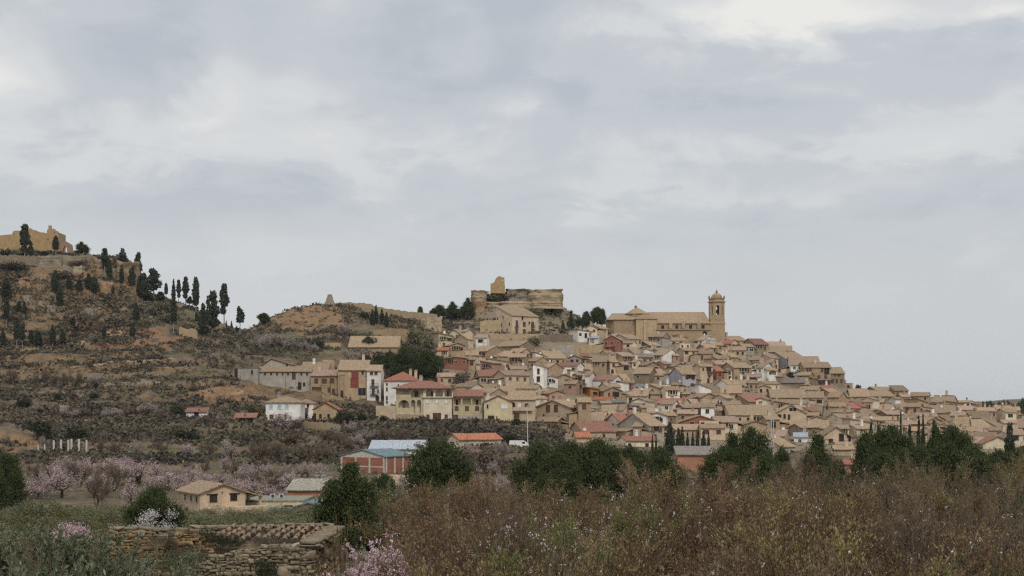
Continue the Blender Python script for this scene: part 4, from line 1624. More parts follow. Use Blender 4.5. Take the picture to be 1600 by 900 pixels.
h = hs_fixed('narrow white four-storey house front with dark windows and small balconies', 'K', 1020, 1120, 598, 635, 854, 'f', 'w', 't', chim=0,
             ops=[('wb', 1041, 1065, 644, 668), ('wb', 1073, 1097, 644, 668), ('wb', 1052, 1074, 696, 747), ('wb', 1055, 1076, 763, 806), ('Dbd', 1084, 1106, 820, 868), ('wv', 1094, 1106, 770, 796)])
balcony(h['root'], lx(h, 'K', 1074), lz(h, 'K', 748), 2.8, M_IRON)
balcony(h['root'], lx(h, 'K', 1074), lz(h, 'K', 806), 2.6, M_IRON)
h = hs_fixed('white tower-like house with a hipped red roof behind the arched villa', 'K', 1142, 1388, 646, 705, 886, 'h', 'w', 'r', chim=2,
             ops=[('sv', 1157, 1169, 724, 742), ('sv', 1157, 1169, 756, 782), ('sv', 1157, 1169, 818, 846), ('sv', 1157, 1169, 852, 870), ('sv', 1240, 1250, 732, 748), ('sv', 1284, 1304, 730, 740)])
hs_fixed('stone house with a broad tan roof below the ridge wall and its pines', 'K', 890, 1246, 392, 466, 508, 'f', 's', 't', chim=0)
hs_fixed('roofless ochre ruin on the slope under the ochre mound', 'K', 720, 832, 432, 436, 478, 't', 'o', 't', chim=0, ops=[], dep=5)
hs_fixed('small tan lean-to house stepping down beside the dark pines', 'K', 1040, 1152, 490, 545, 585, 'l', 's', 't', chim=0)
hs_fixed('broken stone ruin on the rocky bank above the ochre garage house', 'K', 702, 786, 548, 556, 640, 't', 's', 'T', chim=0, ops=[('sv', 722, 734, 575, 596)], dep=5)
hs_fixed('roofless tan ruin between the garage house and the stone house', 'K', 826, 856, 660, 668, 836, 't', 's', 'T', chim=0, ops=[('Ddv', 834, 850, 780, 832)], dep=4)
h = hs_fixed('white country house with pale blue shutters and a dark hipped roof', 'L', 298, 546, 93, 130, 268, 'h', 'w', 'T', chim=1,
             ops=[('wu', 322, 347, 147, 179), ('wu', 384, 408, 147, 177), ('wu', 437, 461, 145, 176), ('sb', 325, 353, 218, 251), ('sb', 388, 406, 214, 242)])
h = hs_fixed('white wing with a dark red balcony attached to the blue-shuttered house', 'L', 512, 637, 108, 136, 262, 'h', 'w', 'T', chim=0, dep=7,
             ops=[('sg', 592, 607, 138, 166), ('dv', 520, 536, 140, 170), ('sv', 579, 596, 210, 246)])
balcony(h['root'], lx(h, 'L', 540), lz(h, 'L', 193), 5.2, M_REDRAIL, 1.2, True)
h = hs_fixed('ochre gabled cottage with an orange roof beside the blue-shuttered house', 'L', 640, 808, 132, 180, 262, 'g', 'o', 'o', chim=0, ops=[('sv', 679, 698, 213, 247), ('sv', 737, 757, 213, 247), ('Ddv', 642, 656, 212, 262)])
hs_fixed('small shed with a rusty red roof under the eroded clay bank', 'Z', 1165, 1292, 334, 352, 404, 's', 'w', 'R', chim=0, ops=[('Ddv', 1216, 1240, 352, 402)], cat='shed')
hs_fixed('open dark shed with a red sheet roof downhill of the blue-shuttered house', 'L', 78, 224, 214, 238, 286, 's', 'd', 'R', chim=0, ops=[('dv', 90, 205, 244, 282)], cat='shed')
h = hs_fixed('brick warehouse with white gable and a teal metal roof', 'L', 806, 1150, 476, 520, 648, 'g', 'r', 'e', Xs=1324, th=33, chim=0, ops=[], cat='warehouse', name='warehouse', ov=0.3)
W_, hw_ = h['W'], h['hw']
mb = MB()
mb.prism([(-W_ / 2 + 0.1, hw_ - 0.25), (W_ / 2 - 0.1, hw_ - 0.25), (W_ / 2 - 0.1, hw_ - 0.02), (0, hw_ + h['rise'] - 0.1), (-W_ / 2 + 0.1, hw_ - 0.02)], 'y', -0.06, 0.0)
mb.build('gable_panel', M_CONCRETE, h['root'])
for i in range(4):
    MB().box(-0.22, 0.22, -0.10, 0.0, -1, hw_ - 0.26).build('pilaster', M_CONCRETE, h['root'], (-W_ / 2 + 0.3 + (W_ - 0.6) * i / 3, 0, 0))
for i in range(4):
    MB().box(0, 0.10, -0.22, 0.22, -1, hw_ - 0.1).build('pilaster', M_CONCRETE, h['root'], (W_ / 2, 0.4 + (h['D'] - 0.8) * i / 3, 0))
MB().box(-W_ / 2 + 0.5, W_ / 2 - 0.5, -0.05, 0.0, hw_ - 2.3, hw_ - 2.05).build('lintel_band', M_CONCRETE, h['root'])
hs_fixed('white metal-roofed hall behind the brick warehouse', 'L', 1040, 1428, 405, 465, 540, 'f', 'w', 'w', chim=0, ops=[], cat='warehouse', name='warehouse', dep=17)
h = hs_fixed('cream low house with a bright orange roof below the arched villa', 'V', 842, 1186, 630, 674, 775, 'f', 'c', 'o', Xs=728, th=40, chim=0,
             ops=[('sb', 879, 896, 712, 738), ('Ddd', 917, 953, 712, 776), ('sb', 980, 996, 712, 742), ('sb', 1009, 1023, 712, 742), ('bb', 1047, 1081, 710, 732), ('sb', 1102, 1118, 712, 738)])
side_wins(h, [3.0], [h['hw'] - 1.6], 1.6, 0.9, 'sb')
hs_fixed('long low pinkish wall of a shed between the two nearest round pines', 'P', 590, 655, 745, 757, 792, 's', 'p', 'k', chim=0, ops=[], cat='shed')
hs_fixed('low brick shed with a grey roof behind the long pine clump', 'P', 1058, 1113, 699, 710, 738, 's', 'v', 'g', chim=0, ops=[], cat='shed')
h = hs_fixed('low cream-yellow flat-roofed building behind the farmhouse', 'X', 925, 1292, 240, 256, 312, 't', 'y', 'm', chim=0, ops=[('Dbv', 1180, 1226, 280, 306)], dep=14, cat='building', name='low_building', d=247)
MB().box(-h['W'] / 2, h['W'] / 2, -0.03, 0.0, -1, 1.1).build('blue_base', M_BLUESH, h['root'])
roofz = h['zb'] + h['hw'] + 0.25
for i, (X, lab) in enumerate(((1104, 'white air-conditioning unit on the flat roof, nearer the farmhouse'), (1158, 'white air-conditioning unit on the flat roof, nearer the brick house'))):
    rt = tag(empty('air_conditioner', (wx(conv('X', X, 0)[0], 252), 252, roofz)), lab, 'air conditioner', 'air conditioners on the flat roof', True)
    MB().box(-0.45, 0.45, -0.2, 0.2, 0.08, 0.85).box(-0.4, -0.3, -0.2, 0.2, 0, 0.08).box(0.3, 0.4, -0.2, 0.2, 0, 0.08).build('casing', M_GALV, rt)
    mb = MB()
    mb.lathe([(0.28, 0), (0.28, 0.03)], 14)
    o_ = mb.build('fan', M_IRON, rt, (0.05, -0.2, 0.46))
    o_.rotation_euler = (R(90), 0, 0)
hs_fixed('orange brick house with a weathered grey roof behind the flat cream building', 'X', 1195, 1405, 116, 180, 250, 'f', 'v', 'm', chim=0, ops=[], d=262, th=-8)
hs_fixed('small pale shed leaning on the orange brick house', 'X', 1390, 1446, 188, 226, 264, 'r', 'c', 'm', chim=0, ops=[], d=256, dep=5, cat='shed')
hs_fixed('low dark blue-grey roof just beside the tall round pine', 'X', 1236, 1426, 264, 292, 330, 'g', 'g', 'e', chim=0, ops=[], d=244, cat='shed')
d_ = 300.0
root = tag(empty('silo', (wx(conv('X', 1404, 0)[0], d_), d_, wz(conv('X', 0, 150)[1], d_))), 'squat grey metal silo with a cone roof behind the orange brick house', 'silo', fixed=True)
k_ = d_ / F / 4
MB().lathe([(42 * k_, -4), (42 * k_, 46 * k_)], 12).build('body', M_GALV, root)
MB().lathe([(47 * k_, 44 * k_), (46 * k_, 48 * k_), (9 * k_, 82 * k_), (7 * k_, 84 * k_)], 12).build('roof', ROOFS['w'][0], root)

# the palace under the crag
h = hs_fixed('large tan stone palace with balconies below the castle crag', 'M', 745, 970, 352, 440, 602, 's', 'b', 't', Xs=610, th=40, cat='palace', name='palace', chim=0, rise_=4.6,
             ops=[('wg', 774, 796, 480, 536), ('sb', 774, 794, 548, 594), ('sb', 836, 860, 488, 531), ('sb', 836, 861, 550, 596), ('wb', 905, 932, 483, 530), ('Dbb', 908, 934, 548, 602),
                  ('sv', 885, 898, 485, 508), ('sv', 825, 841, 446, 474)])
balcony(h['root'], -h['W'] * 0.34, lz(h, 'M', 535), 1.9, M_IRON)
balcony(h['root'], h['W'] * 0.27, lz(h, 'M', 530), 1.9, M_IRON)
D_ = h['D']
side_wins(h, [D_ * 0.15, D_ * 0.55, D_ * 0.65, D_ * 0.3, D_ * 0.9], [h['hw'] - 4.4, h['hw'] - 1.2, h['hw'] - 4.6, h['hw'] - 7.0, h['hw'] - 1.8], 0.8, 1.3, 'sv')

# ------------------------------------------------------------------ the farmhouse
h = hs_fixed('beige farmhouse with a tan tiled gable roof, half hidden by olive trees', 'X', 650, 906, 150, 204, 322, 'g', 'b', 't', Xs=428, th=30, cat='farmhouse', name='farmhouse', chim=0, d=238, ov=0.55,
             ops=[('dv', 706, 743, 214, 258), ('dv', 823, 855, 212, 252), ('sv', 770, 778, 196, 208)])
W_, hw_, D_ = h['W'], h['hw'], h['D']
side_wins(h, [1.8, 4.8, 8.2], [hw_ - 1.6] * 3, 0.75, 1.0, 'sv')
s_ = h['rise'] / (W_ / 2)
mb = MB()
e_ = 3.1
mb.prism([(W_ / 2 + 0.02, hw_ + 0.02), (W_ / 2 + e_, hw_ - s_ * e_ * 0.8), (W_ / 2 + e_, hw_ - s_ * e_ * 0.8 + 0.17), (W_ / 2 + 0.02, hw_ + 0.20)], 'y', -0.5, D_ + 0.3)
mb.build('porch_roof', ROOFS['t'][0], h['root'])
for y in (0.1, D_ * 0.5, D_ - 0.2):
    MB().box(W_ / 2 + e_ - 0.55, W_ / 2 + e_ - 0.15, y, y + 0.4, -2, hw_ - s_ * e_ * 0.72).build('post', WALLS['b'][0], h['root'])
MB().box(W_ / 2 + 0.03, W_ / 2 + 0.10, 0.3, D_ - 0.3, 0, hw_ - 0.2).build('porch_back', M_DARKWOOD, h['root'])
MB().box(-W_ / 2 + 0.6, W_ / 2 + e_, -2.2, -0.1, -3, lz(h, 'X', 290)).build('terrace', WALLS['b'][0], h['root'])
for x in (-W_ / 2 + 2.1, W_ / 2 - 1.9):
    MB().box(-0.95, 0.95, -0.16, -0.01, 0, 0.16).build('lintel', M_DARKWOOD, h['root'], (x, 0, hw_ - 0.28))

# ------------------------------------------------------------------ the arched villa
vd = hit(560 + 660 / 5.327, 560 + 524 / 5.327)
vc = 560 + 660 / 5.327
vzb = wz(560 + 524 / 5.327, vd)


def vx(X):
    return wx(560 + X / 5.327, vd) - wx(vc, vd)


def vz(Y):
    return wz(560 + Y / 5.327, vd) - vzb


root = tag(empty('villa', (wx(vc, vd), vd, vzb)), 'big cream villa with arched loggias and a red-brown hipped roof', 'villa', fixed=True)
WY, WC, WS = WALLS['y'][0], WALLS['c'][0], WALLS['b'][0]
MB().box(vx(312), vx(783), 2.3, 11.0, -3, vz(252)).build('wall', WC, root)
MB().box(vx(540), vx(778), 0.0, 2.25, -3, vz(326)).build('front_wall', WC, root)
plate('loggia', rect_ring(vx(538), vx(786), vz(325), vz(252)), [arch_ring(vx(a), vx(b), vz(318), vz(256)) for a, b in ((562, 626), (640, 704), (716, 778))], 0.35, WC, root)
MB().box(vx(536), vx(788), -0.5, 2.3, vz(327), vz(319)).build('balcony_slab', WY, root)
MB().box(vx(782), vx(788), 0.36, 2.29, vz(325), vz(252)).build('loggia_end', WC, root)
plate('side_loggia', rect_ring(vx(312), vx(537), vz(326), vz(254)), [arch_ring(vx(436), vx(516), vz(322), vz(260)), rect_ring(vx(318), vx(425), vz(300), vz(264))], 0.3, WY, root, 0.5)
plate('arcade', rect_ring(vx(312), vx(537), vz(466), vz(330)), [arch_ring(vx(438), vx(473), vz(456), vz(345)), arch_ring(vx(486), vx(521), vz(456), vz(345)), arch_ring(vx(332), vx(424), vz(414), vz(346))], 0.35, WY, root, 0.3)
MB().box(vx(312), vx(537), 0.66, 2.29, vz(330), vz(325)).build('floor_slab', WY, root)
MB().lathe([(0.55, vz(412)), (0.2, vz(390)), (0.18, vz(372)), (0.75, vz(352)), (0.75, vz(350))], 12, cx=vx(376), cy=1.3).build('urn', M_BROWNWOOD, root)
MB().box(vx(236), vx(539), 0.1, 2.2, -3, vz(468)).build('stone_base', WALLS['s'][0], root)
MB().box(vx(146), vx(310), 0.0, 0.4, -1, vz(395)).build('garden_wall', WALLS['b'][0], root)


def vroof(name, X0, X1, y0, y1, Ye, Yr, hipl, hipr):
    mb = MB()
    ym = (y0 + y1) / 2
    ze = vz(Ye)
    zr = wz(560 + Yr / 5.327, vd + ym) - vzb
    a, b = vx(X0), vx(X1)
    low = [(a, y0, ze), (b, y0, ze), (b, y1, ze), (a, y1, ze)]
    up = [(x, y, z + 0.2) for x, y, z in low]
    rid = [(a + hipl, ym, zr), (b - hipr, ym, zr)]
    mb.add(low + up + rid, [(3, 2, 1, 0), (0, 1, 5, 4), (1, 2, 6, 5), (2, 3, 7, 6), (3, 0, 4, 7), (4, 5, 9, 8), (6, 7, 8, 9), (5, 6, 9), (7, 4, 8)])
    return mb.build(name, ROOFS['R'][0], root)


rf = vroof('roof', 276, 796, -1.3, 12.5, 252, 186, 7.0, 7.0)
link('chimney', chimney_mesh(2), rf, (vx(510), 6, wz(560 + 200 / 5.327, vd) - vzb))
link('chimney', chimney_mesh(3), rf, (vx(660), 6, wz(560 + 190 / 5.327, vd) - vzb))
MB().box(vx(787), vx(1036), 2.0, 9.5, -3, vz(318)).build('wing_wall', WY, root)
MB().box(vx(789), vx(1034), 0.25, 1.99, -3, vz(392)).build('wing_front', WY, root)
plate('wing_loggia', rect_ring(vx(787), vx(1036), vz(391), vz(320)), [rect_ring(vx(a), vx(b), vz(388), vz(334)) for a, b in ((793, 852), (866, 937), (949, 1022))], 0.3, WY, root, 0.2)
MB().box(vx(830), vx(1034), 0.12, 0.249, -3, vz(470)).build('plinth', WALLS['g'][0], root)
rf = vroof('wing_roof', 790, 1042, -0.5, 10.0, 318, 258, -0.2, 0.3)
for X0, X1, Y0, Y1, st, y, nm in ((566, 592, 468, 502, 'sb', 0, 'window'), (622, 686, 455, 523, 'bb', 0, 'door'), (718, 744, 466, 500, 'sb', 0, 'window'), (564, 586, 342, 374, 'wy', 0, 'window'),
                                  (642, 664, 342, 374, 'wy', 0, 'window'), (720, 742, 342, 374, 'wy', 0, 'window'), (805, 831, 400, 431, 'bb', 0.25, 'window'), (890, 916, 400, 431, 'bb', 0.25, 'window'),
                                  (974, 1001, 400, 431, 'bb', 0.25, 'window'), (783, 826, 470, 524, 'bb', 0.25, 'door'), (600, 615, 275, 318, 'bb', 2.3, 'door'), (735, 750, 275, 318, 'bb', 2.3, 'door'),
                                  (466, 490, 275, 320, 'bb', 2.3, 'door'), (812, 826, 345, 388, 'bv', 2.0, 'window'), (978, 994, 345, 388, 'bv', 2.0, 'window')):
    add_win(root, vx((X0 + X1) / 2), vz(Y1), vx(X1) - vx(X0), vz(Y0) - vz(Y1), 'sw' if st == 'wy' else st, y, name=nm)

# ------------------------------------------------------------------ the church
cd = 668.0


def cx(X, d=None):
    return wx(940 + X / 7.62, d or cd)


def cz(Y, d=None):
    return wz(440 + Y / 7.62, d or cd)


root = tag(empty('church', (0, 0, 0)), 'long ochre stone church with a low pyramid dome, crowning the village', 'church', fixed=True)
WCH = wall_mat('church_stone', (0.46, 0.338, 0.205), 0.40, 0.45)
RCH = ROOFS['t'][0]
root.location = (cx(700), cd, cz(690))
cx0, cz0 = cx(700), cz(690)


def bx(name, X0, X1, y0, y1, Z0, Z1, mat):
    return MB().box(cx(X0) - cx0, cx(X1) - cx0, y0, y1, cz(Z0) - cz0 if Z0 < 900 else -5, cz(Z1) - cz0).build(name, mat, root)


bx('nave_wall', 560, 1292, 0, 15, 999, 501, WCH)
bx('choir_wall', 142, 639, -2.2, 15.2, 999, 460, WCH)
bx('aisle', 520, 1290, -4.0, -0.01, 999, 578, WCH)
MB().prism([(-4.5, cz(584) - cz0), (-0.02, cz(566) - cz0), (-0.02, cz(562) - cz0), (-4.5, cz(578) - cz0)], 'x', cx(518) - cx0, cx(1293) - cx0).build('aisle_roof', ROOFS['k'][0], root)
# apse, polygonal
mb = MB()
mb.prism([(cx(142) - cx0, -2.2), (cx(142) - cx0, 15.2), (cx(86) - cx0, 13.0), (cx(62) - cx0, 7.5), (cx(86) - cx0, 1.5)], 'z', -5, cz(452) - cz0)
mb.build('apse', WCH, root)


def croof(name, X0, X1, y0, y1, Ye, Yr, hl, hr, mat):
    mb = MB()
    ym = (y0 + y1) / 2
    ze = cz(Ye) - cz0
    zr = cz(Yr, cd + ym) - cz0
    a, b = cx(X0) - cx0, cx(X1) - cx0
    low = [(a, y0, ze), (b, y0, ze), (b, y1, ze), (a, y1, ze)]
    up = [(x, y, z + 0.25) for x, y, z in low]
    rid = [(a + hl, ym, zr), (b - hr, ym, zr)]
    mb.add(low + up + rid, [(3, 2, 1, 0), (0, 1, 5, 4), (1, 2, 6, 5), (2, 3, 7, 6), (3, 0, 4, 7), (4, 5, 9, 8), (6, 7, 8, 9), (5, 6, 9), (7, 4, 8)])
    return mb.build(name, mat, root)


croof('nave_roof', 560, 1296, -0.6, 15.6, 500, 362, 0.2, 2.0, RCH)
croof('choir_roof', 60, 655, -2.8, 15.8, 460, 377, 3.0, 0.2, RCH)
croof('chapel_roof', 380, 650, -5.0, 3.0, 456, 388, 4.0, 4.0, RCH)
bx('chapel', 400, 640, -4.6, -2.25, 999, 457, WCH)
k_ = cd / F / 7.62
ym_ = 6.5
MB().lathe([(140 * k_, cz(410) - cz0), (140 * k_, cz(378) - cz0)], 8, cx=cx(432) - cx0, cy=ym_, rot=math.pi / 8).build('drum', WCH, root)
MB().lathe([(158 * k_, cz(379) - cz0), (156 * k_, cz(374) - cz0), (20 * k_, cz(302) - cz0), (18 * k_, cz(300) - cz0)], 8, cx=cx(432) - cx0, cy=ym_, rot=math.pi / 8).build('dome_roof', RCH, root)
MB().lathe([(15 * k_, cz(304) - cz0), (15 * k_, cz(284) - cz0), (19 * k_, cz(283) - cz0), (17 * k_, cz(279) - cz0), (4 * k_, cz(274) - cz0), (2 * k_, cz(264) - cz0)], 8, cx=cx(421) - cx0, cy=ym_).build('lantern', M_GREYROCK, root)
for X in (640, 820, 970, 1155):
    mb = MB()
    a = cx(X) - cx0
    mb.box(a - 0.75, a + 0.75, -1.3, -0.02, cz(562) - cz0, cz(498) - cz0)
    mb.lathe([(0.62, cz(498) - cz0), (0.5, cz(490) - cz0), (0.1, cz(455) - cz0)], 4, cx=a, cy=-0.65, rot=math.pi / 4)
    mb.build('buttress', WCH, root)
bx('buttress', 488, 514, -5.2, -4.01, 999, 470, WALLS['b'][0])
for X, Y in ((728, 569), (895, 567), (1060, 562), (1208, 564)):
    add_win(root, cx(X) - cx0, cz(Y) - cz0, 1.5, 1.9, 'sv')
o_ = MB().lathe([(1.1, 0), (1.1, 0.05), (0.8, 0.06), (0.8, 0.02)], 16, 0).build('round_window', M_OPENSHADE, root, (cx(1215) - cx0, -4.02, cz(622) - cz0))
o_.rotation_euler = (R(90), 0, 0)

# bell tower of the church: joined to it, a part tree of its own
tw = empty('tower', (cx(1380) - cx0, 3.0, 0))
tw.parent = root
Z = lambda Y: cz(Y) - cz0
wl = 88 * k_
MB().box(-wl, wl, -wl, wl, -5, Z(500)).build('shaft', WCH, tw)
MB().box(-wl - 0.35, wl + 0.35, -wl - 0.35, wl + 0.35, Z(500), Z(490)).build('cornice', M_STONETRIM, tw)
MB().box(-wl + 0.1, wl - 0.1, -wl + 0.1, wl - 0.1, Z(490), Z(452)).build('belfry_base', WCH, tw)
MB().box(-wl - 0.1, wl + 0.1, -wl - 0.1, wl + 0.1, Z(452), Z(446)).build('cornice', M_STONETRIM, tw)
ro = 90 * k_
oc = 1 / math.cos(math.pi / 8)
# octagonal belfry from eight plates, four of them pierced
for i in range(8):
    a = i * math.pi / 4
    hw8 = ro * math.tan(math.pi / 8)
    big = i % 2 == 0
    hole = [arch_ring(-18 * k_, 18 * k_, Z(396), Z(282), 8)] if big else [arch_ring(-9 * k_, 9 * k_, Z(394), Z(288), 6)]
    p = plate('belfry_wall', rect_ring(-hw8, hw8, Z(446), Z(242)), hole, 0.5, WCH, tw, -ro)
    # turn about the tower axis
    p.rotation_euler = (0, 0, a)
MB().lathe([((ro + 0.5) * oc, Z(242)), ((ro + 0.55) * oc, Z(236)), ((ro + 0.2) * oc, Z(230)), ((ro - 0.1) * oc, Z(229)), ((ro - 0.1) * oc, Z(202)), ((ro + 0.3) * oc, Z(200)), ((ro + 0.25) * oc, Z(196))], 8, rot=math.pi / 8).build('attic', WCH, tw)
MB().lathe([(66 * k_ * oc, Z(196)), (64 * k_ * oc, Z(180)), (54 * k_ * oc, Z(158)), (38 * k_ * oc, Z(141)), (14 * k_, Z(134)), (12 * k_, Z(133))], 8, rot=math.pi / 8).build('cupola', RCH, tw)
MB().lathe([(12 * k_, Z(136)), (12 * k_, Z(118)), (17 * k_, Z(117)), (15 * k_, Z(113)), (6 * k_, Z(106)), (7 * k_, Z(98)), (2.5 * k_, Z(92)), (1.5 * k_, Z(78))], 10).build('finial', M_GREYROCK, tw)
for i in range(8):
    a = math.pi / 8 + i * math.pi / 4
    MB().lathe([(5 * k_, Z(197)), (5 * k_, Z(184)), (7 * k_, Z(180)), (1.5 * k_, Z(160))], 8).build('pinnacle', M_GREYROCK, tw, (ro * oc * math.cos(a), ro * oc * math.sin(a), 0))
mb = MB()
mb.lathe([(1.0, Z(372)), (0.75, Z(365)), (0.55, Z(345)), (0.2, Z(335))], 12)
mb.box(-3.0, 3.0, -0.1, 0.1, Z(336), Z(330))
mb.build('bell', M_IRON, tw)


# ------------------------------------------------------------------ ruins and walls
def ruin_plate(parent, name, pts, holes, d, thick, mat, reg=None, fine=True):
    """irregular standing wall: the outline as the stones broke, real distance and thickness"""
    cxm = wx(pts[0][0], d)

    def cv(ring, rough):
        out = []
        m = len(ring)
        for i in range(m):
            a, b = ring[i], ring[(i + 1) % m]
            seg = max(1, int(math.hypot(b[0] - a[0], b[1] - a[1]) / 1.2)) if rough else 1
            for k in range(seg):
                t = k / seg
                jx = RND.uniform(-0.25, 0.25) if rough and k else 0
                jy = RND.uniform(-0.35, 0.35) if rough and k else 0
                out.append((wx(a[0] + (b[0] - a[0]) * t + jx, d), wz(a[1] + (b[1] - a[1]) * t + jy, d)))
        return out
    p = plate(name, cv(pts, True), [cv(h_, False) for h_ in holes], thick, mat, parent, d)
    return p


def rel(parent, o):
    """keep world shape, hang under parent standing at its base"""
    o.location = tuple(-c for c in parent.location)
    o.parent = parent


def U4(X, Y):
    return (X / 11.39, 330 + Y / 11.39)


WR = wall_mat('ruin_stone', (0.44, 0.30, 0.15), 0.35, 0.4)
root = tag(empty('castle_ruin', (wx(40, 606), 606, wz(392, 606))), 'roofless ochre castle ruin on the left hilltop with a stepped gable', 'ruin', fixed=True)
main = [(-70, 395), (-70, 372), (-40, 371), (-22, 368)] + [U4(*q) for q in ((0, 432), (120, 418), (215, 410), (228, 362), (265, 345), (330, 347), (350, 382), (420, 352), (485, 312), (540, 300), (580, 332), (640, 342), (700, 368), (780, 382),
        (832, 392), (836, 332), (862, 316), (862, 252), (906, 252), (910, 312), (966, 312), (976, 346), (1026, 356), (1036, 440), (1052, 600))] + [(92.6, 397)]
rel(root, ruin_plate(None, 'front_wall', main, [[U4(845, 520), U4(862, 520), U4(862, 495), U4(845, 495)], [U4(962, 398), U4(980, 398), U4(980, 378), U4(962, 378)]], 604, 1.3, WR))
rel(root, ruin_plate(None, 'back_wall', [(-60, 395), (-60, 378), (-20, 376), (20, 372), (60, 374), (88, 372), (91, 395)], [], 614, 1.2, WR))
e_ = wx(92.0, 604)
rel(root, MB().box(e_ - 1.4, e_ - 0.2, 605.4, 613.9, wz(400, 604), wz(363, 604)).build('end_wall', WR))
root = tag(empty('stone_arch', (wx(103, 603), 603, wz(396, 603))), 'free-standing gabled stone arch beside the ochre castle ruin', 'arch', fixed=True)
rel(root, ruin_plate(None, 'arch_wall', [(92.8, 398), U4(1060, 600), U4(1080, 580), U4(1160, 536), U4(1215, 560), U4(1276, 600), U4(1292, 760), (113, 399)],
                     [arch_ring2 for arch_ring2 in [[U4(1118, 752), U4(1192, 752), U4(1192, 690), U4(1180, 648), U4(1156, 616), U4(1132, 648), U4(1118, 690)]]], 602, 1.4, wall_mat('arch_stone', (0.36, 0.235, 0.15), 0.4, 0.3)))


def M5(X, Y):
    return conv('M', X, Y)


root = tag(empty('tower_ruin', (wx(777, 669), 669, wz(455, 669))), 'broken pale ochre tower fragment standing on the castle crag', 'ruin', fixed=True)
rel(root, ruin_plate(None, 'tower_wall', [M5(567, 255), M5(567, 176), M5(598, 166), M5(612, 132), M5(626, 120), M5(642, 114), M5(662, 124), M5(682, 124), M5(689, 258)], [[M5(664, 152), M5(672, 152), M5(672, 140), M5(664, 140)]], 668, 2.2, WR))
rel(root, MB().box(wx(M5(670, 0)[0], 668), wx(M5(687, 0)[0], 668), 670.3, 675, wz(460, 668), wz(446, 668)).build('return_wall', WR))


def wall_run(name, pts, d=None, thick=0.9, mat=None, lab=None, cat='wall', rough=0.25, fixed=True, dd=0.0):
    """a standing wall along a line of (px, top row, bottom row)"""
    P3 = []
    for px, pt, pb in pts:
        q = d if d is not None else hit(px, pb, 250) + dd
        P3.append((wx(px, q), q, wz(pt, q), wz(pb, q) - 2.0))
    V, Fc = [], []
    rows = []
    for a, b in zip(P3[:-1], P3[1:]):
        L = math.hypot(b[0] - a[0], b[1] - a[1])
        n = max(2, int(L / 1.0))
        for k in range(n):
            t = k / n
            rows.append([a[i] + (b[i] - a[i]) * t for i in range(4)])
    rows.append(list(P3[-1]))
    for i, (x, y, zt, zb) in enumerate(rows):
        zt += RND.uniform(-rough, rough)
        V += [(x, y, zb), (x, y, zt), (x, y + thick, zt), (x, y + thick, zb)]
    n = len(rows)
    for i in range(n - 1):
        for a, b in ((0, 1), (1, 2), (2, 3), (3, 0)):
            Fc.append((i * 4 + a, i * 4 + b, i * 4 + 4 + b, i * 4 + 4 + a))
    Fc += [(0, 1, 2, 3), tuple((n - 1) * 4 + i for i in (3, 2, 1, 0))]
    mb = MB()
    mb.add(V, Fc)
    o = mb.build(name, mat or WALLS['s'][0])
    return tag(o, lab, cat, None, fixed)


K_ = lambda *rows: [(conv('K', x, 0)[0], conv('K', 0, a)[1], conv('K', 0, b)[1]) for x, a, b in rows]
M_ = lambda *rows: [(conv('M', x, 0)[0], conv('M', 0, a)[1], conv('M', 0, b)[1]) for x, a, b in rows]
L_ = lambda *rows: [(conv('L', x, 0)[0], conv('L', 0, a)[1], conv('L', 0, b)[1]) for x, a, b in rows]
wr = wall_run('ridge_wall', K_((838, 148, 190), (900, 148, 200), (985, 156, 208), (1000, 150, 212), (1050, 162, 225), (1100, 180, 240), (1200, 198, 252), (1320, 214, 262), (1420, 224, 268), (1522, 236, 272)),
              628, 1.0, wall_mat('ridge_stone', (0.38, 0.29, 0.18), 0.5, 0.5), 'long stone town wall running down the ridge from the ochre mound')
wall_run('terrace_wall', M_((500, 588, 645), (640, 592, 645), (800, 594, 650), (972, 598, 650)), None, 0.8, WALLS['s'][0], 'stone retaining wall carrying the palace terrace')
wall_run('terrace_wall', M_((970, 605, 660), (1100, 600, 665), (1255, 605, 668)), None, 0.8, WALLS['d'][0], 'rough stone retaining wall between the palace and the red house')
wall_run('terrace_wall', M_((480, 488, 585), (560, 478, 585), (655, 478, 585)), None, 1.0, WALLS['o'][0], 'ochre bastion wall at the left foot of the palace', fixed=True)
wall_run('terrace_wall', M_((1110, 690, 752), (1260, 690, 758)), None, 0.6, WALLS['g'][0], 'plain grey wall below the rough retaining wall')
wall_run('terrace_wall', M_((1258, 690, 755), (1370, 685, 755), (1500, 690, 760)), None, 0.6, WALLS['o'][0], 'ochre wall with a brick patch downhill of the white box house')
wall_run('terrace_wall', K_((1062, 352, 400), (1200, 336, 420), (1290, 338, 440), (1364, 348, 440)), None, 1.0, WALLS['o'][0], 'crumbling ochre terrace wall above the broad tan roof')
wall_run('terrace_wall', L_((560, 268, 335), (640, 266, 348), (740, 276, 355), (838, 292, 318)), None, 0.7, WALLS['o'][0], 'brown retaining wall under the ochre cottage')
wall_run('terrace_wall', K_((690, 800, 830), (800, 818, 846), (860, 832, 858)), None, 0.5, WALLS['s'][0], 'low stone wall climbing in front of the ochre garage house')
wall_run('terrace_wall', [(0, 398, 404), (60, 400, 408), (110, 398, 405)], 575, 0.6, WALLS['d'][0], 'low dark wall along the cliff top below the castle ruin', rough=0.5)
wall_run('terrace_wall', [(335, 506, 516), (352, 505, 517)], None, 0.8, WALLS['s'][0], 'short tan wall stub among the cypresses near the saddle', rough=0.3)
wall_run('terrace_wall', [(280, 511, 525), (308, 516, 530)], None, 0.8, WALLS['o'][0], 'ochre wall remnant with a doorway below the skyline cypresses', rough=0.4)

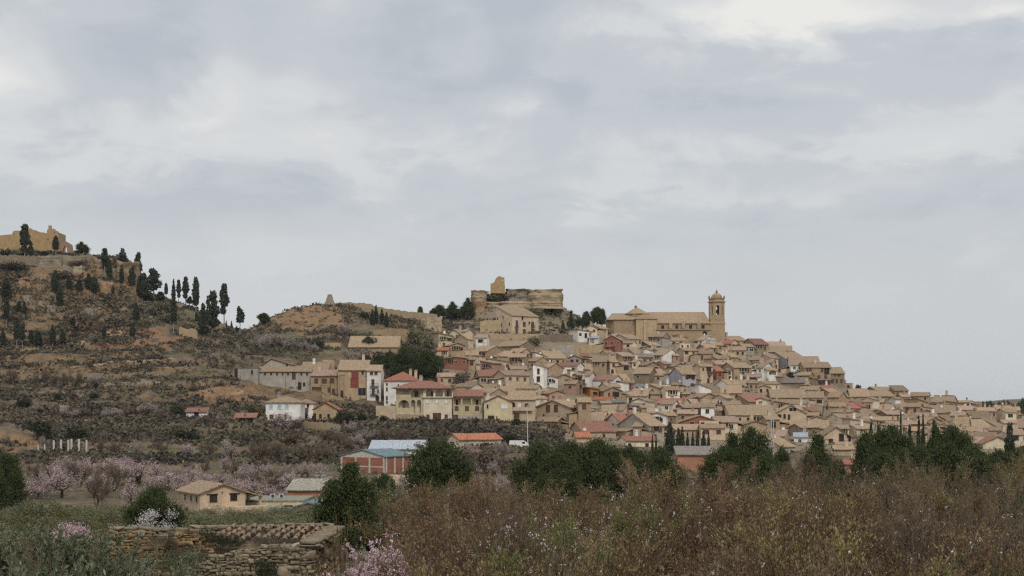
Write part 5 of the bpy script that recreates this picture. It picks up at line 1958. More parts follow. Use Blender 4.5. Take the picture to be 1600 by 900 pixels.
for pts_, lab_ in (([(0, 626, 632), (90, 629, 635), (180, 627, 633), (290, 622, 628)], 'long dry-stone terrace wall across the left slope, uphill of the dark round bushes'),
                   ([(110, 648, 653), (180, 650, 655), (275, 645, 650)], 'short dry-stone terrace wall just left of the red-roofed shed'),
                   ([(150, 691, 697), (240, 694, 700), (330, 697, 703), (430, 703, 708)], 'dry-stone terrace wall behind the row of bare almond trees'),
                   ([(20, 583, 588), (110, 585, 590), (210, 583, 588), (300, 577, 582)], 'dry-stone terrace wall high on the left slope behind the bare almond row'),
                   ([(300, 668, 674), (370, 670, 676), (410, 672, 678)], 'dry-stone terrace wall below the open red-roofed shed')):
    wall_run('terrace_wall', pts_, None, 0.6, WALLS['d'][0], lab_, rough=0.35)
# the boulder crowning the mound
o_ = rock(505, 523.5, 459.5, 473, 624, 4.0, M_GREYROCK, 77, taper=0.72, top=0.02, name='boulder', n=40, m=18, sink=1.0, rough=0.35)
tag(o_, 'single grey boulder standing on top of the ochre mound', 'boulder', fixed=True)

# ------------------------------------------------------------------ concrete posts, lamp posts, poles, vans
for i, (X, y0, y1, w) in enumerate(((337, 533, 608, 11), (382, 530, 608, 12), (428, 530, 607, 11), (447, 526, 610, 12), (494, 526, 609, 13), (541, 532, 609, 10), (280, 560, 604, 8), (238, 562, 604, 6))):
    px, pt = conv('Z', X, y0)
    _, pb = conv('Z', 0, y1)
    d_ = hit(px, pb + 1, 250)
    q = w / 4 / F * d_
    hgt = (pb - pt) / F * d_
    o_ = MB().box(-q / 2, q / 2, -q / 2, q / 2, -1.5, hgt).box(-q * 0.35, q * 0.35, -q * 0.35, q * 0.35, hgt, hgt + 0.08).build('concrete_post', M_CONCRETE, None, (wx(px, d_), d_, wz(pb, d_)))
    o_.rotation_euler = (RND.uniform(-0.01, 0.01), RND.uniform(-0.012, 0.012), 0.2)
    tag(o_, ('leftmost', 'second from the left', 'third from the left', 'fourth from the left, close to its neighbour', 'fifth from the left', 'rightmost', 'short one left of the tall row', 'shortest and farthest left')[i] +
        ' of the pale concrete posts on the terrace', 'post', 'bare concrete posts on the terrace', True)


def pole(px, pt, pb, r, mat, lab, cat='pole', lamp=0, lean=0.0, group='utility poles'):
    d_ = hit(px, pb, 200)
    hgt = (pb - pt) / F * d_
    root = tag(empty('street_lamp' if lamp else 'utility_pole', (wx(px, d_), d_, wz(pb, d_))), lab, cat, group, True)
    MB().tube((0, 0, -1), (lean, 0, hgt), r * 1.25, r * 0.8).build('pole', mat, root)
    if lamp:
        MB().tube((lean, 0, hgt - 0.1), (lean + lamp, -0.2, hgt + 0.25), r * 0.6).build('arm', mat, root)
        MB().box(lean + lamp - 0.35, lean + lamp + 0.35, -0.38, -0.05, hgt + 0.18, hgt + 0.36).build('lamp_head', M_GALV, root)
    else:
        MB().box(lean - 0.7, lean + 0.7, -0.06, 0.06, hgt - 0.5, hgt - 0.38).build('crossbar', mat, root)
    return root


pole(825, 634, 702, 0.13, M_CONCRETE, 'tall pale lamp post in front of the beige three-storey house', 'street lamp', 0.9, -0.3)
pole(823.5, 634, 661, 0.06, M_BROWNWOOD, 'slim brown pole against the beige three-storey house', 'pole')
pole(1204, 634, 722, 0.16, M_GALV, 'tall grey mast with floodlights in front of the arcaded house', 'floodlight mast', 0.8, 0.2, group='masts')
pole(1208.5, 632, 720, 0.12, M_GALV, 'thinner grey mast close beside the floodlight mast', 'mast', 0, 0.0, group='masts')
pole(446.5, 580, 609, 0.07, M_BROWNWOOD, 'thin dark pole against the long grey barn')
pole(502, 600, 628, 0.07, M_BROWNWOOD, 'thin dark pole before the ochre garage house door')
pole(516.5, 584, 622, 0.07, M_BROWNWOOD, 'taller thin pole at the right side of the ochre garage house')
pole(450.3, 631, 648, 0.07, M_IRON, 'dark pole in front of the blue-shuttered house')
pole(535, 642, 673, 0.07, M_BROWNWOOD, 'brown pole among bushes beside the ochre cottage')
pole(617.5, 667, 690, 0.07, M_IRON, 'small street lamp with a white head below the villa', 'street lamp', 0.7)
pole(798.6, 558, 581, 0.17, M_BROWNWOOD, 'thick rusty pole rising between the houses below the palace', 'pole')
pole(1117, 562, 596, 0.09, M_BROWNWOOD, 'tall dark pole before the red-roofed brick house under the tower', 'pole')
pole(730, 668, 706, 0.06, M_BROWNWOOD, 'thin pole standing before the orange-roofed house')
pole(73.5, 752, 782, 0.06, M_BROWNWOOD, 'thin pole among the pink blossom trees')


def van(px, pb, length, lab, flip=1):
    d_ = hit(px, pb, 250)
    root = tag(empty('white_van', (wx(px, d_), d_, ground(wx(px, d_), d_))), lab, 'van', None, True)
    L, Hh = length, 2.1
    prof = [(-L / 2, 0.35), (L / 2, 0.35), (L / 2, 1.0), (L / 2 - 0.25, 1.25), (L / 2 - 0.95, Hh - 0.15), (L / 2 - 1.3, Hh), (-L / 2 + 0.1, Hh), (-L / 2, Hh - 0.15)]
    MB().prism([(a * flip, b) for a, b in prof], 'y', -0.95, 0.95).build('body', M_WHITE, root)
    for x0, x1 in ((L / 2 - 1.75, L / 2 - 1.0),):
        a, b = sorted((x0 * flip, x1 * flip))
        MB().box(a, b, -0.965, -0.951, 1.25, 1.8).build('window', M_GLASS, root)
    for x in (-L / 2 + 0.9, L / 2 - 0.9):
        for y in (-0.98, 0.76):
            mb = MB()
            mb.tube((x * flip, y, 0.34), (x * flip, y + 0.22, 0.34), 0.34, n=14)
            mb.build('wheel', M_IRON, root)


van(811, 701, 5.2, 'white van parked on the brushy bank between the orange-roofed house and the lamp post')


# ------------------------------------------------------------------ tracks and roads following the ground
def strip(name, pts, width, mat, lift=0.12):
    P3 = []
    for px, py in pts:
        d_ = hit(px, py, 240)
        P3.append((wx(px, d_), d_))
    rows = []
    for a, b in zip(P3[:-1], P3[1:]):
        n = max(2, int(math.hypot(b[0] - a[0], b[1] - a[1]) / 1.0))
        rows += [(a[0] + (b[0] - a[0]) * k / n, a[1] + (b[1] - a[1]) * k / n) for k in range(n)]
    rows.append(P3[-1])
    rows = np.array(rows)
    t = np.gradient(rows, axis=0)
    t /= np.linalg.norm(t, axis=1)[:, None] + 1e-9
    nrm = np.stack([-t[:, 1], t[:, 0]], 1)
    V = []
    for k in np.linspace(-0.5, 0.5, 5):
        p = rows + nrm * k * width * (1 + 0.3 * vnoise(rows[:, 0] / 6, rows[:, 1] / 6)[:, None])
        V.append(np.column_stack([p, H(p[:, 0], p[:, 1]) + lift - 0.25 * (abs(k) > 0.4)]))
    V = np.array(V)
    n = V.shape[1]
    i = np.arange(5 * n).reshape(5, n)
    f = np.stack([i[:-1, :-1], i[:-1, 1:], i[1:, 1:], i[1:, :-1]], -1).reshape(-1, 4)
    return structure(link(name, mesh_np(name, V.reshape(-1, 3), f, [mat], smooth=True)))


M_TRACK = plain_mat('track_clay', (0.29, 0.20, 0.125), 0.95, 0.25, 0.8)
M_ROAD = plain_mat('pale_road', (0.215, 0.180, 0.135), 0.95, 0.2, 0.8)
strip('hill_path', [(10, 553), (40, 550), (80, 545), (105, 541), (130, 534), (165, 525), (190, 521)], 2.6, M_TRACK)
strip('hill_path', [(140, 483), (165, 481), (190, 477), (205, 475)], 2.2, M_TRACK)
strip('hill_path', [(110, 575), (160, 571), (210, 566), (270, 560)], 1.6, M_TRACK)
strip('valley_road', [(265, 740), (300, 741), (360, 744), (420, 747), (470, 748), (520, 746)], 2.6, M_ROAD)
strip('terrace_track', [(0, 597), (60, 598), (120, 600), (180, 601), (250, 598), (300, 592)], 1.6, M_ROAD)
strip('terrace_track', [(70, 655), (120, 656), (180, 657), (230, 655), (275, 651)], 1.5, M_ROAD)
strip('villa_road', [(400, 662), (420, 664), (470, 668), (500, 664)], 3.0, M_ROAD)
# ------------------------------------------------------------------ filler houses in the gaps of the dense village
def fill_village():
    r = random.Random(77)
    taken = []
    for h in HOUSES:
        l = h['root'].location
        c = Vector((l.x, l.y)) + Vector((-math.sin(h['yaw']), math.cos(h['yaw']))) * h['D'] / 2
        taken.append((c.x, c.y, max(h['W'], h['D']) * 0.5))
    n = 0
    for _ in range(6000):
        px = r.uniform(690, 1600)
        d = r.uniform(412, 655)
        row = HOR - ground(wx(px, d), d) / d * F
        edge = np.interp(px, [690, 860, 1130, 1330, 1600], [556, 560, 552, 622, 655])
        low = np.interp(px, [690, 900, 1100, 1600], [645, 668, 690, 700])
        if row < edge or row > low:
            continue
        W, D = r.uniform(4.5, 8.0), r.uniform(5, 8)
        x, y = wx(px, d), d + D / 2
        if any((x - a) ** 2 + (y - b) ** 2 < (q + max(W, D) * 0.33) ** 2 for a, b, q in taken):
            continue
        hw = r.uniform(2.8, 4.4)
        ye = row - hw / d * F
        wp = W / d * F
        kind = r.choice('ffffggls')
        rise = W * 0.16 / d * F if kind in 'gl' else 5
        house('P', px - wp / 2, px + wp / 2, ye - rise, ye, row, kind, r.choice('ssbbbbdccpcw'), r.choice('tttttTkk'), d=d, th=r.uniform(-34, 34), dep=D if kind in 'gl' else None)
        taken.append((x, y, max(W, D) * 0.5))
        n += 1
        if n > 90:
            break


fill_village()



# ------------------------------------------------------------------ thin haze over the valley
def make_haze():
    m = bpy.data.materials.new('haze_air')
    m.use_nodes = True
    nt = m.node_tree
    nt.nodes.clear()
    out = nt.nodes.new('ShaderNodeOutputMaterial')
    v = nt.nodes.new('ShaderNodeVolumePrincipled')
    v.inputs['Color'].default_value = (0.86, 0.90, 0.95, 1)
    v.inputs['Density'].default_value = 0.00004
    nt.links.new(v.outputs[0], out.inputs['Volume'])
    MB().box(-28000, 28000, -90, 9100, -80, 95).build('haze', m)['kind'] = 'stuff'


make_haze()
# ------------------------------------------------------------------ vegetation
def unit(v):
    return v / (np.linalg.norm(v, axis=-1, keepdims=True) + 1e-9)


def leaf_cards(C, size, rg, aspect=1.0, axis=None, fold=0.0):
    """small leaf-shaped faces at centres C; axis = preferred long direction"""
    n = len(C)
    a = unit(rg.normal(size=(n, 3))) if axis is None else unit(axis + rg.normal(size=(n, 3)) * 0.35)
    b = unit(np.cross(a, rg.normal(size=(n, 3))))
    s = (np.asarray(size) * np.ones(n))[:, None]
    a = a * s
    b = b * s * aspect
    V = np.stack([C - a, C + b * 1.0, C + a, C - b * 1.0], 1).reshape(-1, 3)
    Fq = np.arange(4 * n).reshape(n, 4)
    return V, Fq


def tubes(P0, P1, R0, R1, sides=3):
    P0, P1 = np.asarray(P0, float), np.asarray(P1, float)
    R0, R1 = np.asarray(R0, float), np.asarray(R1, float)
    d = unit(P1 - P0)
    ref = np.where(np.abs(d[:, 2:3]) < 0.9, np.array([[0, 0, 1.0]]), np.array([[1.0, 0, 0]]))
    a = unit(np.cross(d, ref))
    b = np.cross(d, a)
    n = len(P0)
    ring0, ring1 = [], []
    for k in range(sides):
        t = 2 * math.pi * k / sides
        o = a * math.cos(t) + b * math.sin(t)
        ring0.append(P0 + o * R0[:, None])
        ring1.append(P1 + o * R1[:, None])
    V = np.stack(ring0 + ring1, 1).reshape(-1, 3)
    base = np.arange(n)[:, None] * (2 * sides)
    Fs = []
    for k in range(sides):
        j = (k + 1) % sides
        Fs.append(np.concatenate([base + k, base + j, base + sides + j, base + sides + k], 1))
    return V, np.concatenate(Fs)


def join(parts):
    V, Fc, off = [], [], 0
    for v, f in parts:
        V.append(v)
        Fc.append(f + off)
        off += len(v)
    return np.concatenate(V), np.concatenate(Fc)


def lump_points(lumps, n, rg, shell=0.55, rough=0.18):
    """points through the outer part of a set of ellipsoids"""
    L = np.array(lumps, float)
    w = (L[:, 3] * L[:, 4] + L[:, 3] * L[:, 5] + L[:, 4] * L[:, 5])
    k = rg.choice(len(L), n, p=w / w.sum())
    dr = unit(rg.normal(size=(n, 3)))
    r = (shell + (1 - shell) * rg.rand(n) ** 0.5)
    wob = 1 + rough * np.sin(dr[:, 0] * 7 + k * 1.7) * np.sin(dr[:, 1] * 6 + k) * 1.2 + rough * np.sin(dr[:, 2] * 9 + k * 2.3) * 0.7
    return L[k, :3] + dr * L[k, 3:6] * (r * wob)[:, None]


class Skel:
    def __init__(self, seed):
        self.rg = random.Random(seed)
        self.P0, self.P1, self.R0, self.R1, self.L = [], [], [], [], []

    def grow(self, p, d, length, r, level, spec):
        """spec[level] = (segments, bend, up, children, child_len, child_angle, taper)"""
        rg = self.rg
        seg, bend, up, kids, clen, cang, taper = spec[level]
        p = Vector(p)
        d = Vector(d).normalized()
        nodes = []
        for s in range(seg):
            d = (d + Vector((rg.gauss(0, bend), rg.gauss(0, bend), rg.gauss(0, bend) + up))).normalized()
            q = p + d * (length / seg)
            ra, rb = r * (1 - (1 - taper) * s / seg), r * (1 - (1 - taper) * (s + 1) / seg)
            self.P0.append(tuple(p)); self.P1.append(tuple(q)); self.R0.append(ra); self.R1.append(rb); self.L.append(level)
            nodes.append((q.copy(), d.copy(), rb))
            p = q
        if level + 1 >= len(spec):
            return
        for c in range(kids):
            t = (0.30 + 0.70 * (c + rg.random()) / kids) * seg
            i = min(seg - 1, int(t))
            fr = t - i
            a = nodes[i - 1][0] if i > 0 else nodes[0][0] - nodes[0][1] * (length / seg)
            base = a.lerp(nodes[i][0], min(1, max(0, fr)))
            dd = nodes[i][1]
            ax = dd.orthogonal().normalized()
            ax.rotate(__import__('mathutils').Quaternion(dd, rg.uniform(0, 2 * math.pi)))
            ang = R(cang * rg.uniform(0.65, 1.3))
            nd = (dd * math.cos(ang) + ax * math.sin(ang)).normalized()
            self.grow(base, nd, clen * rg.uniform(0.6, 1.25) * (1 - 0.25 * c / max(1, kids)), min(nodes[i][2] * 0.8, r * 0.55), level + 1, spec)

    def arrays(self):
        return [np.array(x) for x in (self.P0, self.P1, self.R0, self.R1, self.L)]


def skel_mesh(name, sk, lo, hi, sides, mat, rmin=0.0):
    P0, P1, R0, R1, L = sk.arrays()
    m = (L >= lo) & (L <= hi)
    V, Fc = tubes(P0[m], P1[m], np.maximum(R0[m], rmin), np.maximum(R1[m], rmin * 0.8), sides)
    return mesh_np(name, V, Fc, [mat])


L_CYP = leaf_mat('cypress_foliage', [(0.0, (0.024, 0.030, 0.018)), (0.6, (0.042, 0.050, 0.028)), (1.0, (0.075, 0.082, 0.045))], 0.8, 0.05, 0.5, 0.4)
L_PINE = leaf_mat('pine_foliage', [(0.0, (0.026, 0.035, 0.011)), (0.55, (0.048, 0.063, 0.018)), (1.0, (0.090, 0.108, 0.032))], 0.8, 0.08, 0.7, 0.5)
L_OLIVE = leaf_mat('olive_foliage', [(0.0, (0.050, 0.062, 0.028)), (0.5, (0.112, 0.130, 0.066)), (1.0, (0.30, 0.315, 0.205))], 0.6, 0.12, 0.6, 0.35, 0.4)
L_GROVE = leaf_mat('grove_foliage', [(0.0, (0.082, 0.082, 0.040)), (0.5, (0.152, 0.148, 0.076)), (1.0, (0.26, 0.245, 0.140))], 0.7, 0.10, 0.25, 0.5)
L_YGREEN = leaf_mat('yellow_green_foliage', [(0.0, (0.075, 0.072, 0.025)), (0.5, (0.13, 0.125, 0.045)), (1.0, (0.21, 0.19, 0.08))], 0.7, 0.12, 0.3, 0.4)
L_SCRUB = leaf_mat('scrub_foliage', [(0.0, (0.052, 0.043, 0.033)), (0.35, (0.096, 0.077, 0.058)), (0.6, (0.100, 0.090, 0.054)), (0.85, (0.165, 0.125, 0.088)), (1.0, (0.225, 0.170, 0.108))], 0.85, 0.05, 0.06, 0.7)
L_BUSH = leaf_mat('dark_bush_foliage', [(0.0, (0.016, 0.022, 0.011)), (0.6, (0.032, 0.040, 0.019)), (1.0, (0.065, 0.070, 0.034))], 0.8, 0.06, 0.4, 0.4)
L_PINK = leaf_mat('pink_blossom', [(0.0, (0.21, 0.145, 0.125)), (0.4, (0.45, 0.325, 0.315)), (0.8, (0.62, 0.49, 0.485)), (1.0, (0.78, 0.68, 0.67))], 0.7, 0.20, 0.25, 0.35)
L_PALE = leaf_mat('pale_blossom', [(0.0, (0.17, 0.125, 0.10)), (0.5, (0.34, 0.265, 0.235)), (1.0, (0.70, 0.61, 0.58))], 0.7, 0.20, 0.25, 0.3)
L_BROWN = leaf_mat('brown_twigs', [(0.0, (0.085, 0.060, 0.042)), (0.5, (0.150, 0.108, 0.076)), (1.0, (0.24, 0.178, 0.125))], 0.9, 0.05, 0.25, 0.4)
L_BUD = leaf_mat('almond_buds', [(0.0, (0.135, 0.082, 0.046)), (0.42, (0.235, 0.158, 0.082)), (0.62, (0.255, 0.195, 0.088)), (1.0, (0.30, 0.280, 0.10))], 0.7, 0.25, 0.16, 0.45)
L_BUDR = leaf_mat('reddish_buds', [(0.0, (0.13, 0.078, 0.044)), (0.5, (0.225, 0.150, 0.082)), (1.0, (0.31, 0.225, 0.125))], 0.7, 0.2, 0.5, 0.4)
L_BUDO = leaf_mat('olive_buds', [(0.0, (0.14, 0.092, 0.042)), (0.5, (0.25, 0.195, 0.080)), (1.0, (0.33, 0.30, 0.115))], 0.7, 0.25, 0.5, 0.4)
L_BUDK = leaf_mat('dull_buds', [(0.0, (0.10, 0.060, 0.038)), (0.5, (0.185, 0.120, 0.072)), (1.0, (0.27, 0.19, 0.115))], 0.7, 0.15, 0.5, 0.4)
L_BUDG = leaf_mat('young_green_leaves', [(0.0, (0.10, 0.10, 0.040)), (0.5, (0.165, 0.185, 0.065)), (1.0, (0.26, 0.27, 0.11))], 0.7, 0.25, 0.8, 0.4)
L_PETAL = leaf_mat('white_petals', [(0.0, (0.62, 0.52, 0.52)), (0.5, (0.74, 0.68, 0.66)), (1.0, (0.80, 0.77, 0.74))], 0.6, 0.3, 1.0, 0.2)
L_PPETAL = leaf_mat('pink_petals', [(0.0, (0.55, 0.31, 0.37)), (0.5, (0.70, 0.49, 0.54)), (1.0, (0.80, 0.68, 0.69))], 0.6, 0.3, 1.0, 0.2)


def trunk_mesh(name, h, r0, r1, mat, limbs=(), lean=(0, 0), seed=0):
    rg = random.Random(seed)
    P0, P1, A, B = [], [], [], []
    n = 5
    pts = [Vector((lean[0] * (i / n) ** 1.3 + rg.gauss(0, 0.02) * h * 0.3, lean[1] * (i / n) + rg.gauss(0, 0.02) * h * 0.3, h * i / n)) for i in range(n + 1)]
    pts[0] = Vector((0, 0, -0.6))
    for i in range(n):
        P0.append(tuple(pts[i])); P1.append(tuple(pts[i + 1])); A.append(r0 + (r1 - r0) * i / n); B.append(r0 + (r1 - r0) * (i + 1) / n)
    for q in limbs:
        t = min(n - 1, int(q[3] * n))
        a = pts[t]
        P0.append(tuple(a)); P1.append((q[0], q[1], q[2])); A.append(r0 * 0.45); B.append(r0 * 0.15)
    V, Fc = tubes(P0, P1, A, B, 7)
    return mesh_np(name, V, Fc, [mat], smooth=True)


# ---- cypresses, 10 m tall at unit scale
CYP = []
def make_cypress(seed, bare, lumps, n=1500, leaf=0.26, trunkmat=None):
    rg = np.random.RandomState(seed)
    C = lump_points(lumps, n, rg, 0.45, 0.16)
    ax = np.tile(np.array([[0, 0, 1.0]]), (n, 1))
    V, Fc = leaf_cards(C, leaf * (0.6 + 0.8 * rg.rand(n)), rg, 0.55, ax)
    cr = mesh_np('crown', V, Fc, [L_CYP])
    tr = trunk_mesh('trunk', 7.5, 0.17, 0.05, trunkmat or M_PALEBARK, seed=seed)
    CYP.append((tr, cr))


make_cypress(1, 0.05, [(0, 0, 2.2, 1.0, 1.0, 1.9), (0.05, 0, 4.2, 1.15, 1.15, 2.2), (0, 0.1, 6.4, 0.9, 0.9, 2.0), (0, 0, 8.4, 0.5, 0.5, 1.6)])
make_cypress(2, 0.35, [(0, 0, 4.6, 1.1, 1.1, 1.4), (0.1, 0, 6.3, 1.25, 1.2, 1.7), (0, 0, 8.2, 0.9, 0.9, 1.7), (0.1, 0, 9.3, 0.45, 0.45, 0.7)])
make_cypress(3, 0.35, [(0.25, 0, 3.6, 0.8, 0.8, 0.9), (-0.1, 0, 5.9, 1.2, 1.1, 1.4), (0.15, 0, 7.6, 1.0, 0.9, 1.2), (-0.05, 0, 9.1, 0.7, 0.7, 1.0)])
make_cypress(4, 0.2, [(0.4, 0, 2.9, 1.3, 1.2, 1.2), (-0.5, 0.2, 4.4, 1.4, 1.2, 1.6), (0.6, 0, 5.6, 1.2, 1.2, 1.6), (-0.2, 0, 7.2, 1.2, 1.1, 1.7), (0.3, 0, 8.7, 0.8, 0.8, 1.3)], 2000)
make_cypress(5, 0.0, [(0, 0, 1.5, 0.8, 0.8, 1.5), (0, 0, 3.5, 1.0, 1.0, 2.2), (0, 0, 5.8, 0.75, 0.75, 2.2), (0, 0, 8.2, 0.38, 0.38, 1.9)])
make_cypress(6, 0.35, [(0.0, 0, 5.0, 1.2, 1.2, 1.5), (0.35, 0, 6.6, 1.25, 1.2, 1.3), (0.0, 0, 8.0, 0.85, 0.8, 1.2), (-0.45, 0, 9.0, 0.5, 0.5, 0.9)])


_DIM = {}


def dims(meshes):
    me = meshes[1]
    if me.name not in _DIM:
        co = np.empty(len(me.vertices) * 3, np.float32)
        me.vertices.foreach_get('co', co)
        co = co.reshape(-1, 3)
        r = np.hypot(co[:, 0], co[:, 1])
        _DIM[me.name] = (float(co[:, 2].max()), 2 * float(np.percentile(np.abs(co[:, :2]), 98.5)))
    return _DIM[me.name]


def plant_tree(kind, meshes, px, pt, pb, wpx, desc, cat, group, wref, href=10.0, d=None, names=('trunk', 'crown'), lean=0.0):
    """a tree standing where the photo shows its foot, as tall and wide as it shows there"""
    d = d or hit(px, pb, 60)
    x = wx(px, d)
    g = ground(x, d)
    top = wz(pt, d)
    h = max(1.2, top - g)
    w = wpx / F * d
    root = empty(kind, (x, d, g), RND.uniform(0, 6.28))
    sz = h / href
    sx = w / wref
    hh, ww = dims(meshes)
    sz, sx = h / hh, w / ww
    root.scale = (sx, sx, sz)
    if lean:
        root.rotation_euler = (0, R(lean), 0)
    for nm, me in zip(names, meshes):
        link(nm, me, root)
    return tag(root, desc, cat, group)


CY = '''155 75 330 65 2
195 185 340 44 0
348 150 290 42 1
655 228 405 50 2
680 300 440 46 3
765 228 350 52 0
862 250 480 60 3
760 330 470 30 0
825 340 500 44 3
890 382 570 80 3
960 352 530 88 3
1005 500 572 60 3
1038 445 545 24 1
1085 420 535 28 4
1117 425 580 32 2
1160 405 590 44 2
1225 405 632 56 3
1185 530 592 44 5
1325 490 780 88 3
1400 445 640 56 2
1085 540 765 44 1
1270 570 780 62 0
1500 590 758 56 5
1415 682 742 13 4
1447 684 742 15 4
1480 714 758 16 4
850 570 690 42 0
828 705 818 40 1
345 365 582 50 1
375 440 605 46 0
430 400 532 36 1
495 420 552 50 5
553 385 500 50 0
590 410 562 52 1
40 410 560 64 0
40 540 742 42 1
120 560 660 32 1
152 560 682 24 1
105 660 880 42 1
140 690 882 42 5
195 740 862 30 1
240 750 880 50 1
330 720 872 40 1
395 755 862 36 1
455 660 742 36 1
650 730 792 30 1
706 465 522 22 0
720 560 592 14 4
18 730 850 36 0
870 450 540 46 3
1050 600 670 34 0
1230 630 720 30 5'''
PATC = ['dark full cypress', 'dark cypress with a bare pale trunk', 'lumpy dark cypress with a bare lower trunk', 'broad ragged dark cypress', 'slim pointed dark cypress', 'dark cypress with a club-shaped top']
for ln in CY.splitlines():
    a, b, c, w, v = [float(t) for t in ln.split()]
    v = int(v)
    plant_tree('cypress', CYP[v], a / 4, 330 + b / 4, 330 + c / 4, w / 4 * 0.95, PATC[v] + '', 'cypress', 'cypresses on the left hill', 2.4 if v != 3 else 3.6)
for reg, a, b, c, w, v in (('K', 1060, 195, 312, 34, 4), ('K', 1085, 165, 302, 32, 4), ('K', 1128, 195, 302, 32, 4), ('K', 1160, 215, 328, 30, 4)):
    (x, t), (_, bt) = conv(reg, a, b), conv(reg, a, c)
    plant_tree('cypress', CYP[4], x, t, bt, w / 4.57 * 1.1, 'slim dark cypress in the group of four', 'cypress', 'four cypresses below the ridge wall', 2.0)
for reg, a, b, c, w, v in (('C', 905, 610, 870, 84, 4), ('C', 985, 660, 880, 46, 0), ('C', 1022, 652, 880, 46, 4), ('C', 1072, 708, 880, 34, 4), ('C', 1122, 700, 880, 34, 4), ('C', 1168, 702, 880, 36, 4),
                           ('C', 1226, 680, 880, 46, 4), ('C', 1275, 680, 880, 26, 4), ('C', 735, 722, 800, 22, 4), ('C', 770, 732, 805, 22, 4)):
    (x, t), (_, bt) = conv(reg, a, b), conv(reg, a, c)
    plant_tree('cypress', CYP[v], x, t, bt, w / 6.15 * 1.15, 'dark pointed cypress before the lowest houses', 'cypress', 'cypresses before the lowest houses', 2.0, d=372)
for reg, a, b, c, w, v in (('G', 130, 482, 680, 62, 4), ('G', 195, 466, 680, 34, 4), ('G', 215, 480, 680, 30, 4), ('G', 415, 372, 640, 34, 4), ('G', 588, 415, 640, 44, 4), ('G', 630, 404, 640, 40, 4), ('G', 500, 500, 650, 60, 0), ('G', 1465, 482, 680, 96, 0)):
    (x, t), (_, bt) = conv(reg, a, b), conv(reg, a, c)
    plant_tree('cypress', CYP[v], x, t, bt, w / 6.15 * 1.15, 'slim cypress rising out of the pine belt', 'cypress', 'cypresses among the right-hand pines', 2.0, d=300)

# ---- pines, 10 m tall at unit scale
PINE = []


def make_pine(seed, lumps, n, leaf, trunk_h=6.0):
    rg = np.random.RandomState(seed)
    # tufts: clusters of needle cards round points on the lumps
    k = n // 14
    cen = lump_points(lumps, k, rg, 0.72, 0.22)
    C = np.repeat(cen, 14, 0) + rg.normal(size=(k * 14, 3)) * np.array([0.33, 0.33, 0.20])
    V1 = leaf_cards(C, leaf * (0.6 + 0.8 * rg.rand(len(C))), rg, 0.42, np.tile(np.array([[0, 0, 0.55]]), (len(C), 1)) + rg.normal(size=(len(C), 3)) * 0.6)
    inner = lump_points(lumps, n // 4, rg, 0.3, 0.1)
    inner = inner * np.array([0.92, 0.92, 1.0])
    V2 = leaf_cards(inner, leaf * 1.7, rg, 0.7)
    V, Fc = join([V1, V2])
    cr = mesh_np('crown', V, Fc, [L_PINE])
    tr = trunk_mesh('trunk', trunk_h, 0.22, 0.09, M_BARK, [(l[0] * 0.8, l[1] * 0.8, l[2] - 0.3, 0.55) for l in lumps], seed=seed)
    PINE.append((tr, cr))


def pine_lumps(seed, base, top, rmax, n, cone=0.5):
    rg = random.Random(seed)
    out = []
    for i in range(n):
        t = (i + 0.5) / n
        z = base + (top - base) * t
        r = rmax * (1 - cone * t) * (0.55 + 0.45 * math.sin(math.pi * min(1, t * 1.1 + 0.15)))
        m = max(1, int(3.4 * r / rmax + 0.6))
        a0 = rg.uniform(0, 6.28)
        for j in range(m):
            a = a0 + 6.28 * j / m + rg.uniform(-0.4, 0.4)
            q = r * rg.uniform(0.35, 0.92) if m > 1 else 0
            s = rmax * rg.uniform(0.26, 0.56) * (1 - 0.35 * t)
            out.append((math.cos(a) * q, math.sin(a) * q, z + rg.uniform(-0.4, 0.4), s, s, s * rg.uniform(0.65, 0.9)))
    return out


